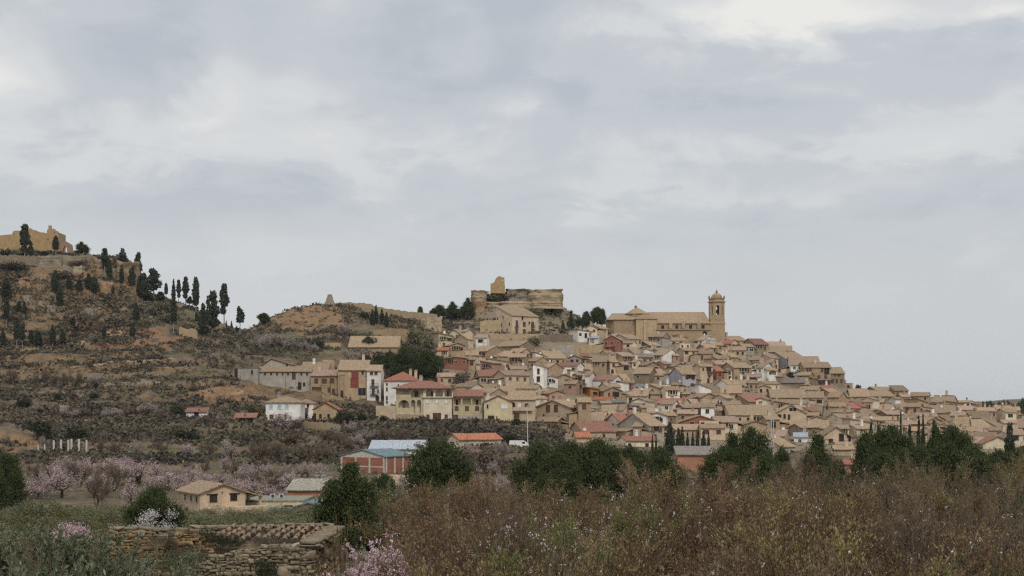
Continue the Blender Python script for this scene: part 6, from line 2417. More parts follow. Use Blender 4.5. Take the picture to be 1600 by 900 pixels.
make_pine(11, pine_lumps(1, 1.6, 9.0, 4.2, 7, 0.66), 24000, 0.115)
make_pine(12, pine_lumps(2, 2.0, 8.2, 4.6, 5, 0.35), 24000, 0.115)
make_pine(13, pine_lumps(3, 2.2, 8.2, 4.4, 5, 0.42), 24000, 0.115)
make_pine(14, pine_lumps(4, 1.2, 9.2, 3.6, 6, 0.85), 9000, 0.18)
for px, pt, pb, w, v, d_, lab in (
        (547, 714, 862, 104, 0, 112, 'tall dark conical pine standing just behind the ruined stone hut'), (684, 679, 775, 116, 1, 190, 'broad round pine in front of the orange-roofed house'),
        (600, 735, 800, 60, 2, 185, None), (240, 754, 842, 90, 1, 104, 'dark bushy conifer between the olive grove and the ruined hut wall'),
        (843, 682, 775, 84, 1, 208, None), (890, 682, 775, 86, 2, 214, None), (935, 678, 775, 92, 1, 206, None), (985, 690, 775, 84, 2, 210, None), (1032, 692, 775, 76, 1, 216, None),
        (870, 700, 785, 90, 2, 196, None), (1145, 668, 780, 66, 0, 208, None), (1175, 660, 780, 84, 2, 206, None), (1130, 690, 790, 62, 1, 198, None), (1222, 692, 790, 56, 2, 200, None),
        (1278, 671, 785, 82, 0, 206, None), (1195, 700, 795, 80, 1, 192, None), (1310, 712, 790, 44, 1, 212, None),
        (1352, 668, 790, 66, 2, 206, None), (1392, 656, 780, 92, 1, 214, None), (1428, 690, 790, 86, 2, 200, None), (1462, 656, 740, 50, 0, 250, None), (1490, 659, 750, 62, 1, 246, None),
        (1475, 685, 790, 90, 2, 204, None), (1520, 690, 790, 84, 1, 210, None), (1562, 696, 790, 84, 2, 200, None), (1600, 690, 790, 70, 1, 206, None), (1540, 705, 795, 90, 1, 192, None),
        (1380, 700, 800, 90, 2, 194, None), (1640, 690, 790, 90, 2, 204, None), (-40, 690, 780, 90, 1, 200, None), (6, 703, 765, 62, 1, 240, 'dark rounded evergreen cut by the left edge of the picture')):
    o_ = plant_tree('pine_tree', PINE[v], px, pt, pb, w, lab or 'dark green belt pine', 'pine', None if lab else 'pines of the belt below the village', 8.4 if v in (1, 2) else 7.6, d=d_)
    if lab:
        THINGS[-1] = (o_, lab, True)
for reg, a, b, c, w, v in (('K', 1300, 455, 700, 220, 1), ('K', 1185, 490, 640, 150, 2), ('K', 1455, 470, 705, 230, 2), ('K', 1380, 520, 700, 200, 1), ('K', 1110, 560, 640, 90, 1), ('K', 1015, 520, 600, 90, 2)):
    (x, t), (_, bt) = conv(reg, a, b), conv(reg, a, c)
    plant_tree('pine_tree', PINE[v], x, t, bt, w / 4.57, 'dark pine in the dense clump', 'pine', 'pines above the arched villa', 8.4)
for reg, a, b, c, w, v, lab in (('K', 285, 218, 310, 80, 1, 'small open pine on the skyline at the saddle'), ('M', 140, 345, 475, 130, 2, None), ('M', 250, 318, 475, 130, 0, None), ('M', 380, 284, 480, 135, 0, None),
                                ('M', 300, 380, 480, 110, 1, None), ('M', 90, 375, 450, 60, 2, None), ('M', 1365, 398, 545, 90, 2, None), ('M', 1455, 360, 525, 130, 1, None), ('M', 1500, 375, 520, 70, 2, None), ('M', 1238, 392, 555, 62, 3, 'narrow dark pine on the slope between crag and church'),
                                ('M', 1170, 478, 560, 34, 3, 'small dark conifer nearest the palace on the crag slope'), ('M', 1330, 480, 550, 34, 3, None), ('K', 1030, 385, 485, 90, 2, 'dark evergreen before the broad tan roof under the ridge'), ('K', 1400, 172, 225, 46, 2, 'small pine peeping over the ridge wall'),
                                ('W', 510, 185, 268, 84, 0, 'bushy dark conifer on the hilltop right of the stone arch'), ('G', 735, 432, 640, 80, 3, 'dark fir-like tree in the pine belt, beside two slim cypresses'), ('G', 900, 485, 680, 200, 1, 'round open-trunked pine before the pinkish roofs at the right')):
    (x, t), (_, bt) = conv(reg, a, b), conv(reg, a, c)
    s_ = REG[reg][2]
    kw = {'d': 290} if reg == 'G' else {}
    o_ = plant_tree('pine_tree', PINE[v], x, t, bt, w / s_, lab or 'dark skyline pine', 'pine',
                    None if lab else ('pines left of the crag' if x < 800 else 'pines right of the crag'), 8.4 if v in (1, 2) else 7.6, **kw)
    if lab:
        THINGS[-1] = (o_, lab, True)
# far pines on the low hill beyond the right end of the village
for i in range(15):
    px = 1536 + i * 6.2 + RND.uniform(-1.5, 1.5)
    plant_tree('pine_tree', PINE[1 + i % 2], px, RND.uniform(622, 630) - 3 * (i in (5, 6, 9, 10)), 642, RND.uniform(11, 17), 'far pine on the distant low hill', 'pine', 'far pines beyond the village', 8.4, d=RND.uniform(980, 1120))

# ---- bushes
BUSH = []
for s in range(3):
    rg = np.random.RandomState(50 + s)
    lumps = [(rg.uniform(-0.6, 0.6), rg.uniform(-0.6, 0.6), rg.uniform(0.3, 1.1), 0.6, 0.6, 0.5) for _ in range(6)]
    C = lump_points(lumps, 900, rg, 0.4, 0.2)
    V, Fc = leaf_cards(C, 0.10 * (0.6 + 0.8 * rg.rand(900)), rg, 0.6)
    st = tubes([(0, 0, -0.3)] * 4, [(l[0], l[1], l[2]) for l in lumps[:4]], [0.04] * 4, [0.015] * 4, 4)
    BUSH.append((mesh_np('stem', st[0], st[1], [M_BARK]), {k: mesh_np('crown', V, Fc, [m]) for k, m in (('d', L_BUSH), ('y', L_YGREEN), ('g', L_GROVE), ('b', L_BROWN), ('p', L_PALE))}))


def bush(px, pt, pb, w, col, lab=None, d=None):
    v = RND.randrange(3)
    o_ = plant_tree('bush', (BUSH[v][0], BUSH[v][1][col]), px, pt, pb, w, lab or {'d': 'dark evergreen bush', 'y': 'yellow-green bush', 'g': 'grey-green bush', 'b': 'bare brown bush', 'p': 'pale flowering bush'}[col],
                    'bush', 'bushes', 2.0, 1.5, d, ('stem', 'crown'))
    if lab:
        THINGS[-1] = (o_, lab, True)


for a in ((62, 655, 684, 50, 'd'), (115, 663, 688, 42, 'd'), (40, 622, 640, 34, 'd'), (90, 612, 630, 16, 'd'), (147, 613, 626, 18, 'd'), (278, 632, 652, 26, 'd'), (392, 636, 652, 18, 'd'), (290, 670, 688, 40, 'd'),
          (562, 640, 662, 22, 'd'), (540, 640, 668, 34, 'd'), (598, 648, 664, 16, 'd'), (642, 652, 664, 12, 'd'), (745, 652, 664, 10, 'd'), (806, 652, 668, 20, 'd'), (795, 676, 694, 26, 'd'), (590, 548, 570, 30, 'd'),
          (575, 526, 548, 24, 'd'), (498, 528, 545, 24, 'd'), (570, 486, 500, 16, 'd'), (556, 515, 532, 18, 'g'), (650, 512, 540, 30, 'g'), (672, 520, 545, 20, 'g'), (830, 524, 540, 30, 'g'), (840, 478, 497, 22, 'g'),
          (770, 455, 470, 30, 'g'), (795, 456, 472, 30, 'g'), (815, 460, 474, 22, 'g'), (755, 457, 468, 12, 'g'), (792, 582, 604, 18, 'y'), (720, 578, 606, 24, 'b'), (1240, 578, 596, 24, 'd'), (395, 630, 652, 28, 'y'),
          (400, 672, 688, 16, 'y'), (350, 655, 670, 30, 'b'), (455, 655, 668, 40, 'b'), (700, 700, 738, 34, 'b'), (760, 700, 740, 40, 'b'), (785, 705, 742, 34, 'b'), (735, 718, 745, 30, 'b'), (655, 690, 720, 22, 'b'),
          (905, 497, 512, 14, 'd'), (1340, 600, 612, 12, 'd'), (150, 400, 408, 16, 'd'), (10, 392, 402, 36, 'd'), (40, 394, 402, 26, 'd'), (66, 392, 400, 18, 'd'), (20, 410, 426, 40, 'd'), (95, 420, 440, 30, 'b'), (120, 405, 418, 30, 'b'),
          (250, 470, 488, 26, 'g'), (235, 478, 492, 20, 'g'), (210, 482, 496, 20, 'g'), (228, 455, 470, 22, 'd'), (262, 488, 505, 26, 'g')):
    bush(*a)

# ---- almond trees in the orchards, 4 m tall at unit scale
ALM = []
for s in range(4):
    sk = Skel(70 + s)
    sk.grow((0, 0, -0.3), (random.Random(s).uniform(-0.2, 0.2), 0.1, 1), 1.2, 0.15, 0, [(3, 0.10, 0.0, 5, 1.7, 50, 0.8), (4, 0.13, 0.05, 5, 1.1, 42, 0.35), (3, 0.15, 0.04, 4, 0.6, 40, 0.4), (2, 0.15, 0.03, 0, 0, 0, 0.4)])
    tr = skel_mesh('trunk', sk, 0, 3, 4, M_BARK, 0.012)
    P0, P1, _, _, L = sk.arrays()
    rg = np.random.RandomState(s)
    tips = np.concatenate([P1[L >= 2], (P0[L >= 3] + P1[L >= 3]) / 2])
    k = rg.randint(len(tips), size=2600)
    C = tips[k] + rg.normal(size=(2600, 3)) * 0.15
    V, Fc = leaf_cards(C, 0.055 * (0.6 + 0.9 * rg.rand(len(C))), rg, 0.75)
    k2 = rg.rand(2600) < 2
    V2, F2 = leaf_cards(C[k2], 0.135 * (0.5 + 0.8 * rg.rand(k2.sum())), rg, 0.16, np.tile(np.array([[0, 0, 0.7]]), (k2.sum(), 1)) + rg.normal(size=(k2.sum(), 3)) * 0.5)
    ALM.append((tr, {'p': mesh_np('crown', V, Fc, [L_PINK]), 'w': mesh_np('crown', V, Fc, [L_PALE]), 'b': mesh_np('crown', V2, F2, [L_BROWN])}))
ALMTXT = {'p': 'pink-blossomed almond tree', 'w': 'pale-blossomed almond tree', 'b': 'bare brown almond tree'}


def almond(px, pt, pb, w, col, d=None):
    v = RND.randrange(4)
    plant_tree('almond_tree', (ALM[v][0], ALM[v][1][col]), px, pt, pb, w, ALMTXT[col], 'almond tree', 'almond trees of the valley orchards', 3.6, 3.9, d)


for px, pt, pb, w, c in ((180, 685, 715, 26, 'b'), (219, 686, 713, 26, 'w'), (255, 683, 714, 34, 'b'), (294, 690, 716, 30, 'p'), (329, 684, 719, 36, 'b'), (363, 684, 719, 32, 'w'), (397, 685, 717, 28, 'b'), (405, 688, 719, 36, 'b'), (436, 688, 721, 40, 'b'),
                         (475, 692, 721, 32, 'b'), (511, 694, 722, 34, 'b'), (460, 672, 697, 34, 'b'), (530, 672, 697, 34, 'b'), (500, 690, 715, 28, 'b'), (364, 716, 744, 26, 'b'), (382, 718, 748, 28, 'p'), (401, 720, 746, 22, 'b'), (423, 720, 746, 28, 'p'),
                         (450, 722, 748, 26, 'w'), (481, 720, 748, 28, 'p'), (500, 722, 748, 26, 'p'), (463, 732, 745, 14, 'w'), (352, 712, 740, 20, 'p'), (318, 718, 740, 20, 'b'), (295, 720, 740, 22, 'b'),
                         (24, 574, 602, 30, 'b'), (61, 576, 602, 30, 'b'), (83, 578, 604, 26, 'b'), (100, 578, 604, 30, 'b'), (118, 580, 604, 22, 'b'), (150, 584, 606, 24, 'w'), (112, 636, 656, 26, 'w'), (128, 634, 654, 26, 'b'), (172, 634, 656, 34, 'w'),
                         (210, 634, 652, 24, 'b'), (232, 626, 652, 30, 'w'), (250, 640, 656, 20, 'b'), (55, 632, 644, 26, 'w'), (72, 680, 705, 20, 'w'), (160, 682, 708, 18, 'b'), (345, 642, 664, 26, 'w'), (320, 648, 662, 20, 'b'),
                         (453, 643, 675, 46, 'w'), (440, 650, 672, 30, 'b'), (470, 655, 675, 30, 'b'), (545, 655, 678, 30, 'w'), (575, 668, 692, 34, 'w'), (560, 676, 700, 36, 'w'), (540, 680, 706, 30, 'b'), (600, 664, 690, 34, 'b'), (620, 668, 694, 30, 'b'),
                         (508, 668, 690, 30, 'b'), (520, 664, 684, 26, 'w'), (585, 690, 710, 24, 'b'), (545, 700, 724, 26, 'b'), (735, 690, 722, 26, 'p'), (722, 695, 720, 18, 'p'), (783, 686, 714, 26, 'w'), (720, 705, 735, 24, 'w'), (745, 712, 740, 28, 'w'), (770, 715, 745, 26, 'w'),
                         (378, 536, 558, 20, 'w'), (410, 520, 546, 26, 'w'), (425, 518, 544, 24, 'w'), (440, 528, 545, 22, 'b'), (455, 526, 548, 26, 'w'), (475, 530, 548, 22, 'w'), (490, 534, 552, 22, 'w'), (398, 524, 546, 22, 'w'), (540, 505, 525, 24, 'w'), (525, 510, 528, 20, 'b'),
                         (545, 545, 566, 22, 'w'), (570, 545, 565, 20, 'w'), (700, 632, 640, 10, 'b'), (300, 600, 612, 18, 'b')):
    almond(px, pt, pb, w, c)
rr = random.Random(3)
for px, pc, w, c in ((12, 765, 30, 'p'), (40, 772, 46, 'p'), (28, 752, 36, 'p'), (60, 735, 40, 'b'), (96, 755, 56, 'p'), (88, 738, 40, 'p'), (128, 738, 38, 'b'), (146, 762, 44, 'p'), (132, 730, 36, 'p'), (180, 742, 48, 'b'), (172, 728, 34, 'p'), (205, 764, 40, 'p'),
                     (215, 735, 40, 'p'), (245, 736, 36, 'p'), (232, 752, 26, 'w'), (262, 764, 50, 'p'), (285, 756, 34, 'p'), (315, 748, 34, 'p'), (345, 752, 30, 'p'), (375, 758, 34, 'p'), (392, 742, 34, 'w'), (420, 752, 38, 'b'), (426, 776, 34, 'p'), (400, 768, 40, 'p'),
                     (150, 745, 34, 'b'), (110, 725, 34, 'p'), (60, 752, 34, 'w'), (440, 764, 26, 'p'), (330, 762, 30, 'p'), (300, 738, 26, 'p'), (200, 722, 26, 'p'), (20, 735, 30, 'b'), (160, 722, 26, 'b'), (272, 742, 26, 'w'), (470, 735, 24, 'w'), (455, 748, 28, 'p'),
                     (560, 745, 30, 'w'), (620, 752, 28, 'w'), (640, 760, 30, 'w'), (700, 745, 28, 'w'), (745, 752, 30, 'w'), (780, 748, 28, 'w'), (800, 745, 26, 'b'), (605, 765, 28, 'b'), (530, 752, 26, 'p')):
    almond(px, pc - w * 0.52, pc + w * 0.55, w * 1.3, c, d=None if pc < 745 else rr.uniform(250, 285))

# ---- olive grove in the middle distance, 5 m tall at unit scale
OLV = []
for s in range(3):
    rg = np.random.RandomState(90 + s)
    lumps = [(rg.uniform(-1.5, 1.5), rg.uniform(-1.5, 1.5), rg.uniform(1.6, 4.0), rg.uniform(0.7, 1.1), rg.uniform(0.7, 1.1), rg.uniform(0.6, 1.0)) for _ in range(10)]
    n = 7000
    k = n // 10
    cen = lump_points(lumps, k, rg, 0.5, 0.25)
    C = np.repeat(cen, 10, 0) + rg.normal(size=(k * 10, 3)) * 0.20
    V, Fc = leaf_cards(C, 0.085 * (0.6 + 0.8 * rg.rand(len(C))), rg, 0.40, np.tile(np.array([[0, 0, 0.5]]), (len(C), 1)) + rg.normal(size=(len(C), 3)) * 0.5)
    tr = trunk_mesh('trunk', 2.0, 0.2, 0.12, M_BARK, [(l[0] * 0.7, l[1] * 0.7, l[2], 0.8) for l in lumps[:6]], seed=s)
    OLV.append((tr, {'g': mesh_np('crown', V, Fc, [L_GROVE]), 'y': mesh_np('crown', V, Fc, [L_YGREEN])}))
for row, (d_, n_, p0, p1, top) in enumerate(((176, 12, -20, 520, 782), (160, 11, -30, 505, 788), (142, 10, -40, 510, 794), (124, 9, -40, 500, 806), (104, 8, -60, 490, 822))):
    for i in range(n_):
        px = p0 + (p1 - p0) * (i + 0.5) / n_ + rr.uniform(-14, 14)
        if abs(px - 240) < 36 and d_ > 110 or 262 < px < 420 and d_ > 150:
            if d_ < 150 or abs(px - 240) < 36:
                continue
        t = top + rr.uniform(-14, 20) + (6 if 260 < px < 420 else 0)
        col = 'y' if (px < 190 and rr.random() < 0.35) else 'g'
        v = rr.randrange(3)
        plant_tree('olive_tree', (OLV[v][0], OLV[v][1][col]), px, t, 900, rr.uniform(3.4, 5.4) * F / d_, ('yellow-green grove tree' if col == 'y' else 'grey-green grove olive'), 'olive tree',
                   'olive trees of the grove', 4.6, 4.7, d_)
for px, t, w, d_ in ((270, 800, 60, 120), (310, 797, 70, 128), (360, 795, 64, 126), (420, 795, 60, 128), (470, 800, 64, 126)):
    v = rr.randrange(3)
    plant_tree('olive_tree', (OLV[v][0], OLV[v][1]['g']), px, t, 900, w * 0.85, 'grey-green grove olive', 'olive tree', 'olive trees of the grove', 4.6, 4.7, d_)


for px, t, w, d_ in ((268, 790, 44, 205), (296, 792, 40, 210), (330, 789, 46, 206), (362, 791, 42, 208), (392, 790, 40, 204), (420, 793, 40, 205), (452, 790, 46, 206), (486, 792, 44, 204)):
    v = rr.randrange(3)
    plant_tree('olive_tree', (OLV[v][0], OLV[v][1]['g']), px, t, 900, w, 'grey-green grove olive', 'olive tree', 'olive trees of the grove', 4.6, 4.7, d_)

# ---- scrub over the hillsides: nobody could count it
def scrub(name, n, u0, u1, d0, d1, seed, smin, smax, mat, keep, lab, per=11, leaf=0.42):
    rg = np.random.RandomState(seed)
    u = rg.uniform(u0, u1, n)
    d = rg.uniform(d0, d1, n)
    x, y = u * d, d
    m = keep(x, y, u * F + 800, rg)
    x, y = x[m], y[m]
    z = H(x, y)
    s = rg.uniform(smin, smax, len(x)) * (0.6 + 0.9 * rg.rand(len(x)) ** 2)
    base = np.stack([x, y, z], 1)
    C = np.repeat(base, per, 0) + rg.normal(size=(len(x) * per, 3)) * np.repeat(s, per)[:, None] * np.array([0.55, 0.55, 0.22])
    C[:, 2] += np.repeat(s, per) * 0.35
    V, Fc = leaf_cards(C, np.repeat(s, per) * leaf * (0.5 + 0.8 * rg.rand(len(C))), rg, 0.6)
    return stuff(link(name, mesh_np(name, V, Fc, [mat])), lab, 'scrub')


def k_hill(x, y, px, rg):
    nz = fbm(x / 16, y / 22, 3) * 1.5
    row = HOR - H(x, y) / y * F
    clay = np.exp(-(((px - 478) / 62) ** 2 + ((row - 496) / 22) ** 2)) + np.exp(-(((px - 225) / 45) ** 2 + ((row - 524) / 16) ** 2)) + np.exp(-(((px - 350) / 60) ** 2 + ((row - 615) / 14) ** 2)) * 0.8
    fieldm = np.exp(-(((px - 270) / 140) ** 2 + ((row - 708) / 5) ** 2))
    inside = (px < 640 + (640 - row) * 0.5 + 20) | (y > 640) | ((y < 425) & (px < 860))
    return (nz + rg.uniform(-0.34, 0.34, len(x)) > -0.26) & ((clay < 0.45) | (rg.rand(len(x)) < 0.16)) & (fieldm < 0.4) & inside


scrub('hillside_scrub', 46000, -0.40, 0.02, 318, 640, 5, 0.55, 1.45, L_SCRUB, k_hill, 'low dry scrub covering the terraced hillsides')
scrub('cliff_scrub', 8500, -0.46, -0.255, 500, 602, 15, 0.6, 1.5, L_SCRUB, lambda x, y, px, rg: (fbm(x / 11, y / 14, 3) + rg.uniform(-0.2, 0.2, len(x)) > -0.14) & (px < 235), 'dense brush over the ledges below the left castle ruin')
scrub('crag_scrub', 4600, -0.06, 0.09, 600, 712, 6, 0.5, 1.2, L_SCRUB, lambda x, y, px, rg: (fbm(x / 9, y / 9, 3) > -0.15) & (px > 640) & (px < 960) & ((HOR - H(x, y) / y * F) < 524), 'grey-green scrub on the slopes round the castle crag')
scrub('bank_scrub', 3600, -0.12, 0.05, 380, 424, 7, 0.6, 1.3, L_SCRUB, lambda x, y, px, rg: (px > 540) & (px < 880) & (fbm(x / 8, y / 8, 2) > -0.25), 'dry brush on the bank below the arched villa')
scrub('valley_scrub', 9000, -0.42, 0.42, 205, 330, 8, 0.3, 0.8, L_GROVE, lambda x, y, px, rg: fbm(x / 12, y / 12, 2) > -0.1, 'rough grass and low growth on the valley floor')
scrub('village_weeds', 1500, -0.05, 0.40, 385, 660, 9, 0.4, 0.9, L_SCRUB, lambda x, y, px, rg: (px > 690) & (fbm(x / 10, y / 10, 2) > 0.05), 'weeds and shrubs in the gaps of the village')
# ------------------------------------------------------------------ the near trees
def near_almond(seed, height, leafmat, n_leaf, n_petal, petal, twigmat, leafsize=0.022, spread=48):
    sk = Skel(seed)
    r = random.Random(seed)
    k = height / 4.6
    sk.grow((0, 0, -0.3), (r.uniform(-0.15, 0.15), r.uniform(-0.15, 0.15), 1), 1.1 * k, 0.13 * k, 0,
            [(3, 0.10, 0.02, 6, 2.1 * k, spread, 0.8), (6, 0.15, 0.05, 8, 1.45 * k, 42, 0.30), (5, 0.14, 0.09, 9, 0.80 * k, 42, 0.35), (3, 0.12, 0.15, 5, 0.38 * k, 38, 0.5), (2, 0.12, 0.15, 0, 0, 0, 0.5)])
    P0, P1, R0, R1, L = sk.arrays()
    tr = skel_mesh('trunk', sk, 0, 1, 6, M_BARK, 0.018)
    tw = skel_mesh('twigs', sk, 2, 4, 3, twigmat, 0.0032)
    rg = np.random.RandomState(seed)
    m = L >= 3
    A, B = P0[m], P1[m]
    # some sprays are further out than others, and the outer shoots carry most of the buds
    M_ = (A + B) / 2
    w_ = np.clip(0.25 + 1.8 * np.sin(M_[:, 0] * 3.1 + seed) * np.sin(M_[:, 1] * 2.7) * np.sin(M_[:, 2] * 2.9 + 1), 0.06, 2.0) * (0.3 + sstep(0.5, 1.0, np.linalg.norm(M_ - np.array([0, 0, 1.2]), axis=1) / 3.2))
    i = rg.choice(len(A), n_leaf, p=w_ / w_.sum())
    t = rg.rand(n_leaf, 1)
    C = A[i] * (1 - t) + B[i] * t + rg.normal(size=(n_leaf, 3)) * 0.03
    V, Fc = leaf_cards(C, leafsize * (0.6 + 0.9 * rg.rand(n_leaf)), rg, 0.42, unit(B[i] - A[i]) + np.array([[0, 0, 0.3]]))
    lf = mesh_np('leaves', V, Fc, [leafmat])
    # blossoms in small clusters
    k_ = n_petal // 6
    i = rg.randint(len(A), size=k_)
    cc = B[i]
    C = np.repeat(cc, 6, 0) + rg.normal(size=(k_ * 6, 3)) * 0.02
    V, Fc = leaf_cards(C, (0.018 if n_petal > 10000 else 0.013) * (0.7 + 0.6 * rg.rand(len(C))), rg, 0.8)
    bl = mesh_np('blossom', V, Fc, [petal])
    top = max(P1[:, 2])
    wid = np.percentile(np.abs(P1[:, :2]), 97)
    return (tr, tw, lf, bl), top, wid


NA = [near_almond(200 + s, 4.6, mt_, nl_, 420, L_PETAL, tw_) for s, (mt_, nl_, tw_) in enumerate(((L_BUD, 25000, M_TWIG), (L_BUDR, 25000, M_TWIG), (L_BUDO, 24000, M_TWIG), (L_BUDK, 17000, M_GREYTWIG), (L_BUD, 17000, M_TWIG)))]
NAG = near_almond(210, 4.6, L_BUDG, 24000, 3000, L_PETAL, M_TWIG, 0.020, 36)
NAB = near_almond(211, 4.6, L_BUD, 12000, 300, L_PETAL, M_GREYTWIG, 0.016, 34)
NAP = near_almond(212, 4.6, L_PPETAL, 16000, 52000, L_PPETAL, M_TWIG, 0.020, 46)
TOPP = [540, 600, 650, 700, 760, 800, 830, 870, 930, 1000, 1060, 1130, 1170, 1215, 1250, 1300, 1350, 1395, 1430, 1480, 1540, 1600, 1700]
TOPR = [800, 766, 762, 757, 752, 742, 740, 760, 768, 764, 750, 735, 744, 748, 722, 738, 742, 728, 720, 742, 746, 740, 740]


def near_tree(var, px, d, top, lab, cat, group, kind='almond_tree', sx=1.0, fixed=False, names=('trunk', 'twigs', 'leaves', 'blossom')):
    x = wx(px, d)
    g = ground(x, d)
    h = wz(top, d) - g
    root = empty(kind, (x, d, g), RND.uniform(0, 6.28))
    s = h / var[1]
    root.scale = (s * sx, s * sx, s)
    for nm, me in zip(names, var[0]):
        link(nm, me, root)
    tag(root, lab, cat, group, fixed)


rr = random.Random(21)
for row, (d_, p0, p1, step, drop) in enumerate(((62, 676, 1690, 128, -26), (52, 700, 1700, 150, -22), (43, 745, 1710, 185, -8), (35, 800, 1720, 225, 14), (28, 850, 1740, 270, 52), (22.5, 950, 1760, 330, 88))):
    px = p0
    while px < p1:
        q = px + rr.uniform(-18, 18)
        top = np.interp(q, TOPP, TOPR) + drop + rr.uniform(-16, 28)
        if q > 1150:
            top -= 8
        if q > 1430 and rr.random() < 0.4:
            var, lab = NAB, 'thin grey-twigged near almond tree'
        else:
            var, lab = NA[rr.randrange(5)], 'brown budding near almond tree'
        near_tree(var, q, d_ + rr.uniform(-2.5, 2.5), top, lab, 'almond tree', 'almond trees of the near orchard', sx=1.05)
        px += step
near_tree(NAG, 828, 33, 738, 'greenish almond tree with upright sprays of white blossom in the near orchard', 'almond tree', 'almond trees of the near orchard', sx=0.75, fixed=True)
near_tree(NAG, 790, 30, 788, 'leafy green almond tree dotted with white petals, left of the tallest spray', 'almond tree', 'almond trees of the near orchard', sx=0.9, fixed=True)
near_tree(NAG, 655, 72, 744, 'almond tree with scattered white petals before the low pinkish shed', 'almond tree', 'almond trees of the near orchard', sx=0.6, fixed=True)
near_tree(NAP, 590, 28, 828, 'pink blossoming almond tree beside the corner of the ruined stone hut', 'almond tree', None, sx=0.80, fixed=True)


# ---- near olives with narrow silvery leaves
def near_olive(seed, height, n_leaf):
    sk = Skel(seed)
    k = height / 4.6
    sk.grow((0, 0, -0.3), (0.05, 0.05, 1), 1.0 * k, 0.16 * k, 0,
            [(3, 0.10, 0.02, 7, 2.0 * k, 50, 0.75), (5, 0.14, 0.06, 8, 1.3 * k, 45, 0.30), (5, 0.14, 0.07, 9, 0.7 * k, 42, 0.35), (4, 0.12, 0.06, 3, 0.3, 35, 0.5), (2, 0.12, 0.05, 0, 0, 0, 0.5)])
    P0, P1, R0, R1, L = sk.arrays()
    tr = skel_mesh('trunk', sk, 0, 1, 6, M_BARK, 0.012)
    tw = skel_mesh('twigs', sk, 2, 4, 3, M_GREYTWIG, 0.0032)
    rg = np.random.RandomState(seed)
    m = L >= 2
    A, B = P0[m], P1[m]
    M_ = (A + B) / 2
    w_ = np.clip(0.35 + 1.9 * np.sin(M_[:, 0] * 3.3 + seed) * np.sin(M_[:, 1] * 3.0 + 1) * np.sin(M_[:, 2] * 2.8), 0.04, 2.2)
    i = rg.choice(len(A), n_leaf, p=w_ / w_.sum())
    t = rg.rand(n_leaf, 1)
    dr = unit(B[i] - A[i])
    out = unit(np.cross(dr, rg.normal(size=(n_leaf, 3))))
    ax = unit(dr * 0.8 + out * 0.7 + np.array([[0, 0, 0.15]]))
    C = A[i] * (1 - t) + B[i] * t + ax * 0.03
    V, Fc = leaf_cards(C, 0.044 * (0.7 + 0.6 * rg.rand(n_leaf)), rg, 0.22, ax)
    lf = mesh_np('leaves', V, Fc, [L_OLIVE])
    return (tr, tw, lf), max(P1[:, 2]), 1.0


NO = [near_olive(300 + s, 4.6, 46000) for s in range(2)]
for px, d_, top, sx, v, lab in ((-10, 27, 790, 1.0, 0, 'silvery olive tree filling the lower left corner'), (62, 29, 800, 0.9, 1, 'second silvery olive tree from the lower left corner'), (118, 24, 838, 0.85, 0, 'low olive tree in front of the second silvery olive'),
                               (165, 31, 826, 0.62, 1, 'olive tree with upright shoots at the left end of the ruined hut wall'), (232, 30, 842, 0.55, 0, 'small olive standing in front of the ochre ruined hut wall'), (35, 21, 862, 0.9, 1, 'nearest olive bush at the bottom left edge'),
                               (195, 23, 872, 0.7, 1, 'low olive bush at the bottom edge under the ochre hut wall'), (885, 24, 868, 0.55, 0, 'grey-green olive bush low among the near almond trees'), (1520, 26, 852, 0.6, 1, 'grey-green olive bush at the bottom right among almonds'),
                               (1602, 40, 752, 0.6, 0, 'willowy grey-green olive at the right edge of the picture'), (-80, 25, 800, 1.0, 1, None)):
    if lab:
        near_tree(NO[v], px, d_, top, lab, 'olive tree', 'near olive trees', 'olive_tree', sx, True, ('trunk', 'twigs', 'leaves'))


# ------------------------------------------------------------------ the ruined stone hut
def stone_mat(name, c1, c2, c3):
    m, nt, b = newmat(name)
    g = nt.nodes.new('ShaderNodeNewGeometry')
    rnd = g.outputs['Random Per Island']
    n1 = texnoise(nt, g.outputs['Position'], 9.0, 5, 0.65)
    n2 = texnoise(nt, g.outputs['Position'], 1.1, 3, 0.6)
    ramp = nt.nodes.new('ShaderNodeValToRGB')
    cr = ramp.color_ramp
    cr.elements[0].color = c1 + (1,)
    cr.elements[1].color = c3 + (1,)
    cr.elements.new(0.5).color = c2 + (1,)
    nt.links.new(math_node(nt, 'ADD', math_node(nt, 'MULTIPLY', rnd, 0.7), math_node(nt, 'MULTIPLY', n2, 0.3)), ramp.inputs[0])
    col = mixc(nt, math_node(nt, 'MULTIPLY', maprange(nt, n1, 0.42, 0.70), 0.6), ramp.outputs[0], scale_col(c1, 0.45))
    nt.links.new(col, b.inputs['Base Color'])
    b.inputs['Roughness'].default_value = 0.95
    bump(nt, b, n1, 0.7, 0.02)
    return m


S_GREY = stone_mat('lichen_stone', (0.15, 0.125, 0.088), (0.255, 0.205, 0.138), (0.38, 0.305, 0.20))
S_OCHRE = stone_mat('ochre_stone', (0.18, 0.122, 0.064), (0.30, 0.205, 0.108), (0.44, 0.315, 0.18))
S_TILE = stone_mat('old_roof_tile', (0.16, 0.125, 0.090), (0.26, 0.185, 0.125), (0.40, 0.205, 0.115))
M_MORTAR = plain_mat('earth_mortar', (0.135, 0.100, 0.062), 0.95, 0.35, 5.0)
M_MORTARO = plain_mat('ochre_earth', (0.22, 0.135, 0.065), 0.95, 0.3, 5.0)


